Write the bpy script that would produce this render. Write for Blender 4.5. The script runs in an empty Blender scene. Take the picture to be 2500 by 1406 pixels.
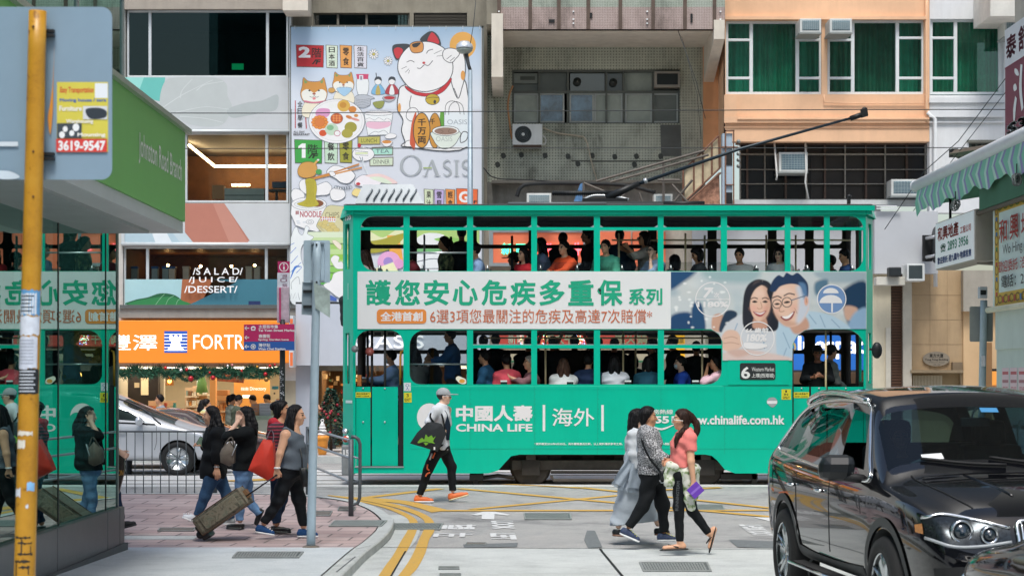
import bpy,math,random
import numpy as np
from mathutils import Vector,Matrix
from mathutils.geometry import tessellate_polygon
R=math.radians
random.seed(7)
SC=bpy.context.scene
COL=SC.collection
 # ------------------------------------------------------------------ camera, sky, sun, exposure
FPX,HOR,CXP,CAMZ=4640.0,925.0,1250.0,1.8 # focal length in photo pixels, horizon row, centre column, eye height
cam=bpy.data.cameras.new("camera")
cam.sensor_width=36.0
cam.lens=FPX/2500*36
cam.shift_y=(HOR-703)/2500
cam.clip_start=0.1
cam.clip_end=2000
cam.dof.use_dof=True
cam.dof.focus_distance=28.0
cam.dof.aperture_fstop=5.0
camo=bpy.data.objects.new("camera",cam)
COL.objects.link(camo)
camo.location=(0,0,CAMZ)
camo.rotation_euler=(R(90),0,0)
SC.camera=camo
SUN_EL,SUN_AZ=63,181 # the sun stands high behind the camera, straight behind it
W=bpy.data.worlds.new("World")
SC.world=W
W.use_nodes=True
_bg=W.node_tree.nodes["Background"]
_sky=W.node_tree.nodes.new("ShaderNodeTexSky")
_sky.sky_type='NISHITA'
_sky.sun_disc=False
_sky.sun_elevation=R(SUN_EL)
_sky.sun_rotation=R(SUN_AZ)
_sky.air_density=1.3
_sky.dust_density=3.0
_sky.ozone_density=1.0
W.node_tree.links.new(_sky.outputs[0],_bg.inputs[0])
_bg.inputs[1].default_value=0.13
sl=bpy.data.lights.new("sun",'SUN')
sl.energy=2.0
sl.angle=R(18)
sl.color=(1.0,0.985,0.95)
so=bpy.data.objects.new("sun",sl)
COL.objects.link(so)
so.location=(-10,-20,60)
_d=Vector((math.sin(R(SUN_AZ))*math.cos(R(SUN_EL)),math.cos(R(SUN_AZ))*math.cos(R(SUN_EL)),math.sin(R(SUN_EL))))
so.rotation_euler=(-_d).to_track_quat('-Z','Y').to_euler()
SC.view_settings.view_transform='Standard'
SC.view_settings.look='None'
SC.view_settings.exposure=0.5
SC.view_settings.gamma=1
SC.cycles.max_bounces=8
SC.cycles.transparent_max_bounces=24
SC.cycles.caustics_reflective=False
SC.cycles.caustics_refractive=False

 # ------------------------------------------------------------------ measuring from the photograph
def P(px,py,Y):
 return Vector(((px-CXP)*Y/FPX,Y,CAMZ-(py-HOR)*Y/FPX))

def lin(h):
 h=h.lstrip('#')
 c=[int(h[i:i+2],16)/255 for i in(0,2,4)]
 return[x/12.92 if x<=0.04045 else((x+0.055)/1.055)**2.4 for x in c]

_MC={}
def C(h,rough=0.6,metal=0.0,var=0.12,scale=3.0,bump=0.0,bscale=60.0,gain=1.12,emit=0.0,spec=0.5,coat=0.0,dirt=0.0):
 """A procedural surface: base colour with soft uneven tone, optional grime and relief."""
 key=(h,rough,metal,var,scale,bump,bscale,gain,emit,spec,coat,dirt)
 if key in _MC:
  return _MC[key]
 m=bpy.data.materials.new("surface_"+h.lstrip('#'))
 m.use_nodes=True
 nt=m.node_tree
 b=nt.nodes["Principled BSDF"]
 c=[min(0.86,x*gain)for x in lin(h)]
 b.inputs["Roughness"].default_value=rough
 b.inputs["Metallic"].default_value=metal
 b.inputs["Specular IOR Level"].default_value=spec
 b.inputs["Coat Weight"].default_value=coat
 b.inputs["Coat Roughness"].default_value=0.04
 b.inputs["Base Color"].default_value=(*c,1)
 m.diffuse_color=(*c,1)
 tc=None
 if var>0 or bump>0 or dirt>0:
  tc=nt.nodes.new("ShaderNodeTexCoord")
 out=None
 if var>0:
  n=nt.nodes.new("ShaderNodeTexNoise")
  n.inputs["Scale"].default_value=scale
  n.inputs["Detail"].default_value=6
  n.inputs["Roughness"].default_value=0.65
  nt.links.new(tc.outputs["Object"],n.inputs["Vector"])
  mr=nt.nodes.new("ShaderNodeMapRange")
  mr.inputs[1].default_value=0.3
  mr.inputs[2].default_value=0.7
  mr.inputs[3].default_value=1-var
  mr.inputs[4].default_value=1+var*0.6
  nt.links.new(n.outputs[0],mr.inputs[0])
  mx=nt.nodes.new("ShaderNodeMix")
  mx.data_type='RGBA'
  mx.blend_type='MULTIPLY'
  mx.inputs[0].default_value=1
  mx.inputs[6].default_value=(*c,1)
  nt.links.new(mr.outputs[0],mx.inputs[7])
  out=mx.outputs[2]
 if dirt>0:
  w=nt.nodes.new("ShaderNodeTexNoise")
  mp=nt.nodes.new("ShaderNodeMapping")
  mp.inputs["Scale"].default_value=(2.2,2.2,0.35)
  nt.links.new(tc.outputs["Object"],mp.inputs[0])
  nt.links.new(mp.outputs[0],w.inputs["Vector"])
  w.inputs["Scale"].default_value=1.5
  w.inputs["Detail"].default_value=8
  w.inputs["Roughness"].default_value=0.7
  r2=nt.nodes.new("ShaderNodeMapRange")
  r2.inputs[1].default_value=0.46
  r2.inputs[2].default_value=0.72
  r2.inputs[3].default_value=0
  r2.inputs[4].default_value=dirt
  nt.links.new(w.outputs[0],r2.inputs[0])
  m2=nt.nodes.new("ShaderNodeMix")
  m2.data_type='RGBA'
  nt.links.new(r2.outputs[0],m2.inputs[0])
  if out:
   nt.links.new(out,m2.inputs[6])
  else:
   m2.inputs[6].default_value=(*c,1)
  m2.inputs[7].default_value=(c[0]*0.28+.01,c[1]*0.25+.008,c[2]*0.22+.006,1)
  out=m2.outputs[2]
 if out:
  nt.links.new(out,b.inputs["Base Color"])
 if bump>0:
  n2=nt.nodes.new("ShaderNodeTexNoise")
  n2.inputs["Scale"].default_value=bscale
  n2.inputs["Detail"].default_value=4
  nt.links.new(tc.outputs["Object"],n2.inputs["Vector"])
  bp=nt.nodes.new("ShaderNodeBump")
  bp.inputs["Strength"].default_value=bump
  bp.inputs["Distance"].default_value=0.01
  nt.links.new(n2.outputs[0],bp.inputs["Height"])
  nt.links.new(bp.outputs[0],b.inputs["Normal"])
 if emit>0:
  b.inputs["Emission Color"].default_value=(*lin(h),1)
  b.inputs["Emission Strength"].default_value=emit
 _MC[key]=m
 return m

def gM(name,tint,refl,rough=0.0,thru=None,fres=0.0):
 """Window glass: a mirror-like coat (stronger at grazing angles) over a tinted see-through sheet."""
 m=bpy.data.materials.new(name)
 m.use_nodes=True
 nt=m.node_tree
 for n in list(nt.nodes):
  if n.type!='OUTPUT_MATERIAL':
   nt.nodes.remove(n)
 o=nt.nodes[0]
 g=nt.nodes.new("ShaderNodeBsdfGlossy")
 g.inputs["Roughness"].default_value=rough
 g.inputs["Color"].default_value=(0.92,0.96,0.95,1)if thru is None else(*thru,1)
 t=nt.nodes.new("ShaderNodeBsdfTransparent")
 t.inputs["Color"].default_value=(*tint,1)
 mix=nt.nodes.new("ShaderNodeMixShader")
 lw=nt.nodes.new("ShaderNodeLayerWeight")
 lw.inputs[0].default_value=0.25
 mr=nt.nodes.new("ShaderNodeMapRange")
 mr.inputs[3].default_value=refl
 mr.inputs[4].default_value=min(1.0,refl+fres)
 nt.links.new(lw.outputs["Fresnel"],mr.inputs[0])
 nt.links.new(mr.outputs[0],mix.inputs[0])
 nt.links.new(t.outputs[0],mix.inputs[1])
 nt.links.new(g.outputs[0],mix.inputs[2])
 nt.links.new(mix.outputs[0],o.inputs[0])
 m.diffuse_color=(*tint,0.5)
 return m

def nM(name,bD,rough=0.7,spec=.5):
 """A material whose colour (and relief) come from a small node graph: build(nt, tex_coord) -> colour socket or (colour, height)."""
 m=bpy.data.materials.new(name)
 m.use_nodes=True
 nt=m.node_tree
 b=nt.nodes["Principled BSDF"]
 b.inputs["Roughness"].default_value=rough
 b.inputs["Specular IOR Level"].default_value=spec
 tc=nt.nodes.new("ShaderNodeTexCoord")
 r=bD(nt,tc)
 col,hgt=r if isinstance(r,tuple)else(r,None)
 nt.links.new(col,b.inputs["Base Color"])
 if hgt is not None:
  bp=nt.nodes.new("ShaderNodeBump")
  bp.inputs["Strength"].default_value=0.6
  bp.inputs["Distance"].default_value=0.01
  nt.links.new(hgt,bp.inputs["Height"])
  nt.links.new(bp.outputs[0],b.inputs["Normal"])
 return m

def N(nt,kind,**kw):
 n=nt.nodes.new("ShaderNode"+kind)
 for k,v in kw.items():
  if k in n.inputs:
   n.inputs[k].default_value=v
  else:
   setattr(n,k,v)
 return n

def ramp(nt,sock,stops):
 r=nt.nodes.new("ShaderNodeValToRGB")
 e=r.color_ramp.elements
 while len(e)<len(stops):
  e.new(0.5)
 for i,(p,c)in enumerate(stops):
  e[i].position=p
  e[i].color=(*c,1)
 nt.links.new(sock,r.inputs[0])
 return r.outputs[0]

 # ------------------------------------------------------------------ meshes
def unit(v):
 v=Vector(v)
 return v.normalized()if v.length>1e-9 else Vector((0,0,1))

def sP(pts,closed=False,n=6):
 """Catmull-Rom curve through points of any dimension."""
 p=[np.array(q,float)for q in pts]
 m=len(p)
 if m<3:
  return[tuple(q)for q in p]
 out=[]
 rng=range(m)if closed else range(m-1)
 for i in rng:
  p0=p[i-1]if(closed or i>0)else p[i]*2-p[i+1]
  p1,p2=p[i],p[(i+1)%m]
  p3=p[(i+2)%m]if(closed or i+2<m)else p2*2-p1
  for k in range(n):
   t=k/n
   out.append(tuple(0.5*(2*p1+(p2-p0)*t+(2*p0-5*p1+4*p2-p3)*t*t+(3*p1-p0-3*p2+p3)*t**3)))
 if not closed:
  out.append(tuple(p[-1]))
 return out

def tess(loops):
 """Triangles of a flat outline with holes: (all points, triangles)."""
 allp=[q for l in loops for q in l]
 if len(loops)==1 and len(loops[0])==4:
  a=loops[0]
  s=[(a[(i+1)%4][0]-a[i][0])*(a[(i+2)%4][1]-a[(i+1)%4][1])-(a[(i+1)%4][1]-a[i][1])*(a[(i+2)%4][0]-a[(i+1)%4][0])for i in range(4)]
  if min(s)>0 or max(s)<0:
   return allp,[(0,1,2,3)]
 tri=tessellate_polygon([[Vector((q[0],q[1],0))for q in l]for l in loops])
 return allp,[tuple(t)for t in tri]

def rrect(x0,y0,x1,y1,r,n=5):
 """Rounded rectangle outline; r = one radius or four (top-left, top-right, bottom-right, bottom-left) with y pointing down."""
 if not isinstance(r,(list,tuple)):
  r=(r,)*4
 out=[]
 for(cx,cy,rr,a0)in((x0,y0,r[0],180),(x1,y0,r[1],270),(x1,y1,r[2],0),(x0,y1,r[3],90)):
  if rr<=0:
   out.append((cx,cy))
   continue
  ox=cx+rr if cx==x0 else cx-rr
  oy=cy+rr if cy==y0 else cy-rr
  for k in range(n+1):
   a=R(a0+90*k/n)
   out.append((ox+rr*math.cos(a),oy+rr*math.sin(a)))
 return out

_TX={}
def text_mesh(s,bold=0.0,shear=0.0):
 """Lettering as flat triangles, scaled so that its box is 0..1 by 0..1 (y up)."""
 key=(s,bold,shear)
 if key not in _TX:
  cu=bpy.data.curves.new("lettering",'FONT')
  cu.body=s
  cu.shear=shear
  cu.resolution_u=3
  ob=bpy.data.objects.new("lettering",cu)
  COL.objects.link(ob)
  dg=bpy.context.evaluated_depsgraph_get()
  me=bpy.data.meshes.new_from_object(ob.evaluated_get(dg))
  v=[(q.co.x,q.co.y)for q in me.vertices]
  f=[tuple(p.vertices)for p in me.polygons]
  if bold>0: # bolder strokes: a band along every edge of the letter
   bd={}
   for g in f:
    for i in range(len(g)):bd[(g[i],g[(i+1)%len(g)])]=1
   for k,(a,b)in enumerate([e for e in bd if(e[1],e[0])not in bd]):
    p,q=np.array(v[a]),np.array(v[b]);L=np.hypot(*(q-p))or 1;t=(q-p)/L*bold;n=np.array((-t[1],t[0]))
    o=len(v);e=6e-6*(1+k%23);v+=[(*c,e)for c in(p-t*.7-n,q+t*.7-n,q+t*.7+n,p-t*.7+n)];f.append((o,o+1,o+2,o+3))
  bpy.data.meshes.remove(me)
  bpy.data.objects.remove(ob)
  bpy.data.curves.remove(cu)
  if v:
   x0,x1=min(a[0]for a in v),max(a[0]for a in v)
   y0,y1=min(a[1]for a in v),max(a[1]for a in v)
   v=[((a[0]-x0)/max(1e-6,x1-x0),(a[1]-y0)/max(1e-6,y1-y0),a[2]if len(a)>2 else 0)for a in v]
  _TX[key]=(v,f)
 return _TX[key]

class MB:
 def __init__(s):
  s.v,s.f,s.m,s.sm,s.mats=[],[],[],[],[]
 def mi(s,mat):
  if mat not in s.mats:
   s.mats.append(mat)
  return s.mats.index(mat)
 def add(s,vs,fs,mat,smooth=False):
  o=len(s.v)
  s.v+=[tuple(q)for q in vs]
  k=s.mi(mat)
  for f in fs:
   s.f.append(tuple(i+o for i in f))
   s.m.append(k)
   s.sm.append(smooth)
  return s
 def box(s,x0,x1,y0,y1,z0,z1,mat):
  v=[(x,y,z)for x in(x0,x1)for y in(y0,y1)for z in(z0,z1)]
  return s.add(v,[(0,1,3,2),(4,6,7,5),(0,4,5,1),(2,3,7,6),(0,2,6,4),(1,5,7,3)],mat)
 def pB(s,px0,py0,px1,py1,Y,d,mat,back=0.0):
  """Box whose front face fills a photo rectangle at distance Y, d deep behind it."""
  a,b=P(px0,py1,Y),P(px1,py0,Y)
  return s.box(a.x,b.x,Y-back,Y+d,a.z,b.z,mat)
 def oB(s,c,ax,ay,az,mat):
  c,ax,ay,az=Vector(c),Vector(ax),Vector(ay),Vector(az)
  v=[c+i*ax+j*ay+k*az for i in(-1,1)for j in(-1,1)for k in(-1,1)]
  return s.add(v,[(0,1,3,2),(4,6,7,5),(0,4,5,1),(2,3,7,6),(0,2,6,4),(1,5,7,3)],mat)
 def tube(s,pts,r,mat,n=8,closed=False,flat=None):
  pts=[Vector(q)for q in pts]
  m=len(pts)
  rs=r if isinstance(r,(list,tuple))else[r]*m
  vs,prev=[],None
  for i,q in enumerate(pts):
   if closed:
    t=unit(pts[(i+1)%m]-pts[i-1])
   else:
    t=unit(pts[min(i+1,m-1)]-pts[max(i-1,0)])
   if prev is None:
    u=t.orthogonal().normalized()
    if flat is not None:
     u=unit(Vector(flat)-t*t.dot(Vector(flat)))
   else:
    u=prev-t*t.dot(prev)
    u=u.normalized()if u.length>1e-6 else t.orthogonal().normalized()
   prev=u
   w=t.cross(u)
   for k in range(n):
    a=2*math.pi*(k+(0.5 if n==4 else 0))/n
    vs.append(q+(u*math.cos(a)+w*math.sin(a))*rs[i])
  fs=[]
  for i in range(m if closed else m-1):
   j=(i+1)%m
   for k in range(n):
    fs.append((i*n+k,i*n+(k+1)%n,j*n+(k+1)%n,j*n+k))
  if not closed:
   fs.append(tuple(reversed(range(n))))
   fs.append(tuple((m-1)*n+k for k in range(n)))
  return s.add(vs,fs,mat,n>4)
 def lA(s,prof,c,mat,n=20,axis=(0,0,1),smooth=True,u=None):
  """Turned shape: prof = (radius, height along axis)."""
  c,w=Vector(c),unit(axis)
  u=w.orthogonal().normalized()if u is None else unit(u)
  q=w.cross(u)
  vs=[]
  for(r,h)in prof:
   for k in range(n):
    a=2*math.pi*k/n
    vs.append(c+w*h+(u*math.cos(a)+q*math.sin(a))*r)
  fs=[]
  for i in range(len(prof)-1):
   for k in range(n):
    fs.append((i*n+k,i*n+(k+1)%n,(i+1)*n+(k+1)%n,(i+1)*n+k))
  fs.append(tuple(reversed(range(n))))
  fs.append(tuple((len(prof)-1)*n+k for k in range(n)))
  return s.add(vs,fs,mat,smooth)
 def sH(s,c,r,mat,n=14,m=9):
  c=Vector(c)
  r=(r,r,r)if not isinstance(r,(tuple,list))else r
  vs=[c+Vector((0,0,-r[2]))]
  for i in range(1,m):
   a=-math.pi/2+math.pi*i/m
   for k in range(n):
    b=2*math.pi*k/n
    vs.append(c+Vector((r[0]*math.cos(a)*math.cos(b),r[1]*math.cos(a)*math.sin(b),r[2]*math.sin(a))))
  vs.append(c+Vector((0,0,r[2])))
  fs=[(0,1+(k+1)%n,1+k)for k in range(n)]
  for i in range(m-2):
   for k in range(n):
    a,b=1+i*n,1+(i+1)*n
    fs.append((a+k,a+(k+1)%n,b+(k+1)%n,b+k))
  l=1+(m-2)*n
  fs+=[(l+k,l+(k+1)%n,len(vs)-1)for k in range(n)]
  return s.add(vs,fs,mat,True)
 def plate(s,loops,mp,d0,d1,mat,edge=None):
  """A flat piece cut to an outline with holes; mp(x, y, d) maps to space, d0 = face towards the viewer, d1 = back."""
  pts,tr=tess(loops)
  n=len(pts)
  s.add([mp(q[0],q[1],d0)for q in pts],tr,mat)
  s.add([mp(q[0],q[1],d1)for q in pts],[tuple(reversed(t))for t in tr],mat)
  for l in loops:
   k=len(l)
   vs=[mp(q[0],q[1],d0)for q in l]+[mp(q[0],q[1],d1)for q in l]
   s.add(vs,[(i,(i+1)%k,k+(i+1)%k,k+i)for i in range(k)],edge or mat)
  return s
 def bD(s,name,parent=None,bevel=0.0,subd=0,fixn=False,sharp=None):
  me=bpy.data.meshes.new(name)
  me.from_pydata(s.v,[],s.f)
  for m in s.mats:
   me.materials.append(m)
  me.polygons.foreach_set("material_index",s.m)
  me.polygons.foreach_set("use_smooth",s.sm)
  me.update()
  if fixn:
   import bmesh
   bm=bmesh.new()
   bm.from_mesh(me)
   bmesh.ops.remove_doubles(bm,verts=bm.verts,dist=1e-5)
   bmesh.ops.recalc_face_normals(bm,faces=bm.faces)
   bm.to_mesh(me)
   bm.free()
  return link(me,name,parent,bevel,subd)

def link(me,name,parent=None,bevel=0.0,subd=0):
 o=bpy.data.objects.new(name,me)
 COL.objects.link(o)
 if parent is not None:
  o.parent=parent
  o.location=-wloc(parent)
 if bevel:
  b=o.modifiers.new("bevel",'BEVEL')
  b.width=bevel
  b.segments=2
  b.limit_method='ANGLE'
  b.angle_limit=R(40)
 if subd:
  b=o.modifiers.new("subdivision",'SUBSURF')
  b.levels=b.render_levels=subd
 return o

def wloc(o):
 l=Vector((0,0,0))
 while o is not None:
  l+=o.location
  o=o.parent
 return l

def tag(o,lB=None,cat=None,group=None,kind=None):
 if lB:o['label']=lB
 if cat:o['category']=cat
 if group:o['group']=group
 if kind:o['kind']=kind
 return o

def tH(name,lB,cat,loc,group=None):
 o=bpy.data.objects.new(name,None)
 o.empty_display_size=0.2
 COL.objects.link(o)
 o.location=loc
 return tag(o,lB,cat,group)

def struct(o):
 o['kind']='structure'
 return o

class Art(MB):
 """Flat artwork: every stroke lies a hair above the one before. mp(x, y, d) maps drawing units to space."""
 def __init__(s,mp,step=0.0004,d=0.002,**ck):
  super().__init__()
  s.mp,s.d,s.step,s.ck=mp,d,step,ck
 def c(s,h):
  return h if not isinstance(h,str)else C(h,**{**dict(rough=0.55,var=0.04),**s.ck})
 def poly(s,pts,h,holes=()):
  s.d+=s.step
  q,t=tess([list(pts)]+[list(x)for x in holes])
  s.add([s.mp(a[0],a[1],s.d)for a in q],t,s.c(h))
  return s
 def rect(s,x0,y0,x1,y1,h):
  return s.poly([(x0,y0),(x1,y0),(x1,y1),(x0,y1)],h)
 def blob(s,pts,h,line=None,w=2.0,n=6):
  p=sP(pts,True,n)
  if h:s.poly(p,h)
  if line:s.line(p,w,line,closed=True,smooth=False)
  return s
 def line(s,pts,w,h,closed=False,smooth=True):
  p=[np.array(q[:2],float)for q in(sP(pts,closed,5)if smooth and len(pts)>2 else pts)]
  m=len(p)
  s.d+=s.step
  vs=[]
  ws=w if isinstance(w,(list,tuple))else None
  for i in range(m):
   t=(p[(i+1)%m]-p[i-1])if closed else(p[min(i+1,m-1)]-p[max(i-1,0)])
   l=np.hypot(*t)or 1
   wi=w if ws is None else np.interp(i/max(1,m-1),np.linspace(0,1,len(ws)),ws)
   nn=np.array((-t[1],t[0]))/l*wi/2
   vs+=[s.mp(*(p[i]+nn),s.d),s.mp(*(p[i]-nn),s.d)]
  fs=[(2*i,2*i+1,2*((i+1)%m)+1,2*((i+1)%m))for i in range(m if closed else m-1)]
  s.add(vs,fs,s.c(h))
  return s
 def ell(s,cx,cy,rx,ry,h,line=None,w=2.0,n=24,rot=0):
  ca,sa=math.cos(R(rot)),math.sin(R(rot))
  p=[]
  for k in range(n):
   a=2*math.pi*k/n
   x,y=rx*math.cos(a),ry*math.sin(a)
   p.append((cx+x*ca-y*sa,cy+x*sa+y*ca))
  if h:s.poly(p,h)
  if line:s.line(p,w,line,closed=True,smooth=False)
  return s
 def ring(s,cx,cy,r0,r1,h,n=32):
  a=[(cx+r1*math.cos(2*math.pi*k/n),cy+r1*math.sin(2*math.pi*k/n))for k in range(n)]
  b=[(cx+r0*math.cos(2*math.pi*k/n),cy+r0*math.sin(2*math.pi*k/n))for k in range(n)]
  s.d+=s.step
  s.add([s.mp(*q,s.d)for q in a+b],[(k,(k+1)%n,n+(k+1)%n,n+k)for k in range(n)],s.c(h))
  return s
 def text(s,t,x0,y0,x1,y1,h,bold=0.0,shear=0.0,deep=0.0,mpf=None):
  """Lettering fitted to a rectangle (y down in drawing units)."""
  v,f=text_mesh(t,bold,shear)
  s.d+=s.step
  q=[(x0+a[0]*(x1-x0),y1+a[1]*(y0-y1))for a in v]
  if mpf:q=[mpf(*a)for a in q]
  s.add([s.mp(a[0],a[1],s.d+deep+b[2])for a,b in zip(q,v)],f,s.c(h))
  if bold>0:s.d+=.00015
  if deep:
   bd={}
   for g in f:
    for i in range(len(g)):
     e=(g[i],g[(i+1)%len(g)])
     bd[e]=1
   ed=[e for e in bd if(e[1],e[0])not in bd]
   for a,b in ed:
    s.add([s.mp(*q[a],s.d),s.mp(*q[b],s.d),s.mp(*q[b],s.d+deep),s.mp(*q[a],s.d+deep)],[(0,1,2,3)],s.c(h))
  return s

class Print:
 """A printed photograph: soft-edged patches of ink laid over each other on a fine grid of coloured points."""
 def __init__(s,x0,y0,x1,y1,st,base):
  s.X,s.Y=np.meshgrid(np.arange(x0,x1+st/2,st),np.arange(y0,y1+st/2,st));s.c=np.zeros(s.X.shape+(3,))+lin(base)
 def mix(s,m,h):
  m=m[...,None];s.c=s.c*(1-m)+np.array(lin(h))*m
 def sdf(s,p):
  p=np.array(p,float);ins=np.zeros(s.X.shape,bool);d=np.full(s.X.shape,1e9)
  for a,b in zip(p,np.roll(p,-1,0)):
   e=b-a;t=np.clip(((s.X-a[0])*e[0]+(s.Y-a[1])*e[1])/(e@e+1e-9),0,1);d=np.minimum(d,np.hypot(s.X-a[0]-t*e[0],s.Y-a[1]-t*e[1]))
   if abs(e[1])>1e-9:ins^=((a[1]>s.Y)!=(b[1]>s.Y))&(s.X<e[0]*(s.Y-a[1])/e[1]+a[0])
  return np.where(ins,-d,d)
 def blob(s,pts,h,f=1.6,al=1.0):s.mix(np.clip(.5-s.sdf(sP(pts,True,5))/(2*f),0,1)*al,h)
 def ell(s,x,y,rx,ry,h,f=.25,al=1.0):s.mix(np.clip((1+f-np.hypot((s.X-x)/rx,(s.Y-y)/ry))/(2*f),0,1)*al,h)
 def line(s,pts,w,h,al=1.0):
  p=sP(pts,False,5);d=np.full(s.X.shape,1e9)
  for a,b in zip(p[:-1],p[1:]):
   a,b=np.array(a),np.array(b);e=b-a;t=np.clip(((s.X-a[0])*e[0]+(s.Y-a[1])*e[1])/(e@e+1e-9),0,1);d=np.minimum(d,np.hypot(s.X-a[0]-t*e[0],s.Y-a[1]-t*e[1]))
  s.mix(np.clip(w/2+.7-d,0,1)*al,h)
 def ring(s,x,y,r0,r1,h,n=0):s.mix(np.clip((r1-r0)/2+.7-np.abs(np.hypot(s.X-x,s.Y-y)-(r0+r1)/2),0,1),h)
 def bD(s,name,parent,mp,d,outline):
  k=s.sdf(outline)<.3;ny,nx=s.X.shape;V=[tuple(mp(x,y,d))for x,y in zip(s.X.ravel(),s.Y.ravel())];i=np.arange(ny*nx).reshape(ny,nx)
  F=np.stack([i[:-1,:-1],i[:-1,1:],i[1:,1:],i[1:,:-1]],-1)[k[:-1,:-1]&k[1:,1:]&k[:-1,1:]&k[1:,:-1]]
  me=bpy.data.meshes.new(name);me.from_pydata(V,[],F.tolist());at=me.color_attributes.new("ink",'FLOAT_COLOR','POINT');at.data.foreach_set("color",np.concatenate([s.c.reshape(-1,3)*1.1,np.ones((ny*nx,1))],1).astype(np.float32).ravel())
  m=bpy.data.materials.new("printed_photo");m.use_nodes=True;q=m.node_tree.nodes.new("ShaderNodeVertexColor");q.layer_name="ink";b=m.node_tree.nodes["Principled BSDF"];m.node_tree.links.new(q.outputs[0],b.inputs["Base Color"]);b.inputs["Roughness"].default_value=.4;me.materials.append(m)
  return link(me,name,parent)
def onY(Y):
 return lambda x,y,d:P(x,y,Y)+Vector((0,-d,0))

 # ------------------------------------------------------------------ levels of the street
def zroad(Y):return float(np.interp(Y,[9,17,22,25,31.5],[-.06,-.13,-.20,-.19,0.0]))
def zpave(Y):return float(np.interp(Y,[9,17.8,20.9,22,25,29],[.05,-.03,-.083,-.10,-.08,0.03]))
def G(px,py,zf=zroad):
 """Where the ground seen at a photo pixel lies."""
 z=0.0
 for _ in range(12):
  Y=(CAMZ-z)*FPX/(py-HOR)
  z=zf(Y)
 return Vector(((px-CXP)*Y/FPX,Y,z))
 # ------------------------------------------------------------------ ground, road, pavements
def asphalt(nt,tc):
 f=N(nt,"TexNoise",Scale=220.0,Detail=3.0);nt.links.new(tc.outputs["Object"],f.inputs["Vector"])
 g=N(nt,"TexNoise",Scale=0.9,Detail=6.0,Roughness=0.7);nt.links.new(tc.outputs["Object"],g.inputs["Vector"])
 v=N(nt,"TexVoronoi",Scale=90.0);nt.links.new(tc.outputs["Object"],v.inputs["Vector"])
 a=ramp(nt,f.outputs[0],[(0.32,(.19,.19,.19)),(0.5,(.375,.375,.37)),(0.68,(.62,.615,.60))])
 b=ramp(nt,g.outputs[0],[(0.3,(.55,.55,.56)),(0.5,(.98,.98,.98)),(0.72,(1.16,1.14,1.1))])
 m=N(nt,"Mix",data_type='RGBA',blend_type='MULTIPLY');m.inputs[0].default_value=1
 nt.links.new(a,m.inputs[6]);nt.links.new(b,m.inputs[7])
 return m.outputs[2],v.outputs[0]
M_ASPH=nM("asphalt",asphalt,0.85)

def concrete(c0,c1,c2,sc=1.6):
 def f(nt,tc):
  g=N(nt,"TexNoise",Scale=sc,Detail=9.0,Roughness=0.72);nt.links.new(tc.outputs["Object"],g.inputs["Vector"])
  h=N(nt,"TexNoise",Scale=70.0,Detail=3.0);nt.links.new(tc.outputs["Object"],h.inputs["Vector"])
  a=ramp(nt,g.outputs[0],[(0.28,c0),(0.5,c1),(0.72,c2)])
  b=ramp(nt,h.outputs[0],[(0.3,(.84,.84,.84)),(0.6,(1.05,1.05,1.05))])
  m=N(nt,"Mix",data_type='RGBA',blend_type='MULTIPLY');m.inputs[0].default_value=1
  nt.links.new(a,m.inputs[6]);nt.links.new(b,m.inputs[7])
  return m.outputs[2],h.outputs[0]
 return f
M_CONC=nM("road_concrete",concrete((.42,.445,.44),(.56,.59,.58),(.64,.67,.655)),0.8)
M_APRON=nM("apron_concrete",concrete((.48,.53,.55),(.60,.65,.67),(.68,.72,.735)),0.75)
M_KERB=nM("kerb_stone",concrete((.40,.43,.42),(.52,.55,.54),(.62,.64,.62),3.0),0.8)
M_TRACK=nM("track_bed",concrete((.50,.50,.49),(.66,.66,.65),(.74,.74,.72),0.8),0.75)

def bricks(nt,tc):
 mp=N(nt,"Mapping");mp.inputs["Rotation"].default_value=(0,0,R(3))
 nt.links.new(tc.outputs["Object"],mp.inputs[0])
 b=N(nt,"TexBrick",Scale=1.0)
 b.inputs["Brick Width"].default_value=0.62;b.inputs["Row Height"].default_value=0.42;b.inputs["Mortar Size"].default_value=0.014
 b.inputs["Color1"].default_value=(.46,.34,.328,1);b.inputs["Color2"].default_value=(.55,.44,.425,1);b.inputs["Mortar"].default_value=(.2,.165,.16,1)
 nt.links.new(mp.outputs[0],b.inputs["Vector"])
 g=N(nt,"TexNoise",Scale=1.1,Detail=7.0,Roughness=0.7);nt.links.new(tc.outputs["Object"],g.inputs["Vector"])
 gr=ramp(nt,g.outputs[0],[(0.3,(.72,.74,.76)),(0.52,(1,1,1)),(0.75,(1.14,1.12,1.1))])
 m=N(nt,"Mix",data_type='RGBA',blend_type='MULTIPLY');m.inputs[0].default_value=1
 nt.links.new(b.outputs[0],m.inputs[6]);nt.links.new(gr,m.inputs[7])
 return m.outputs[2],b.outputs[1]
M_PAVER=nM("pink_pavers",bricks,0.8)

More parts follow.
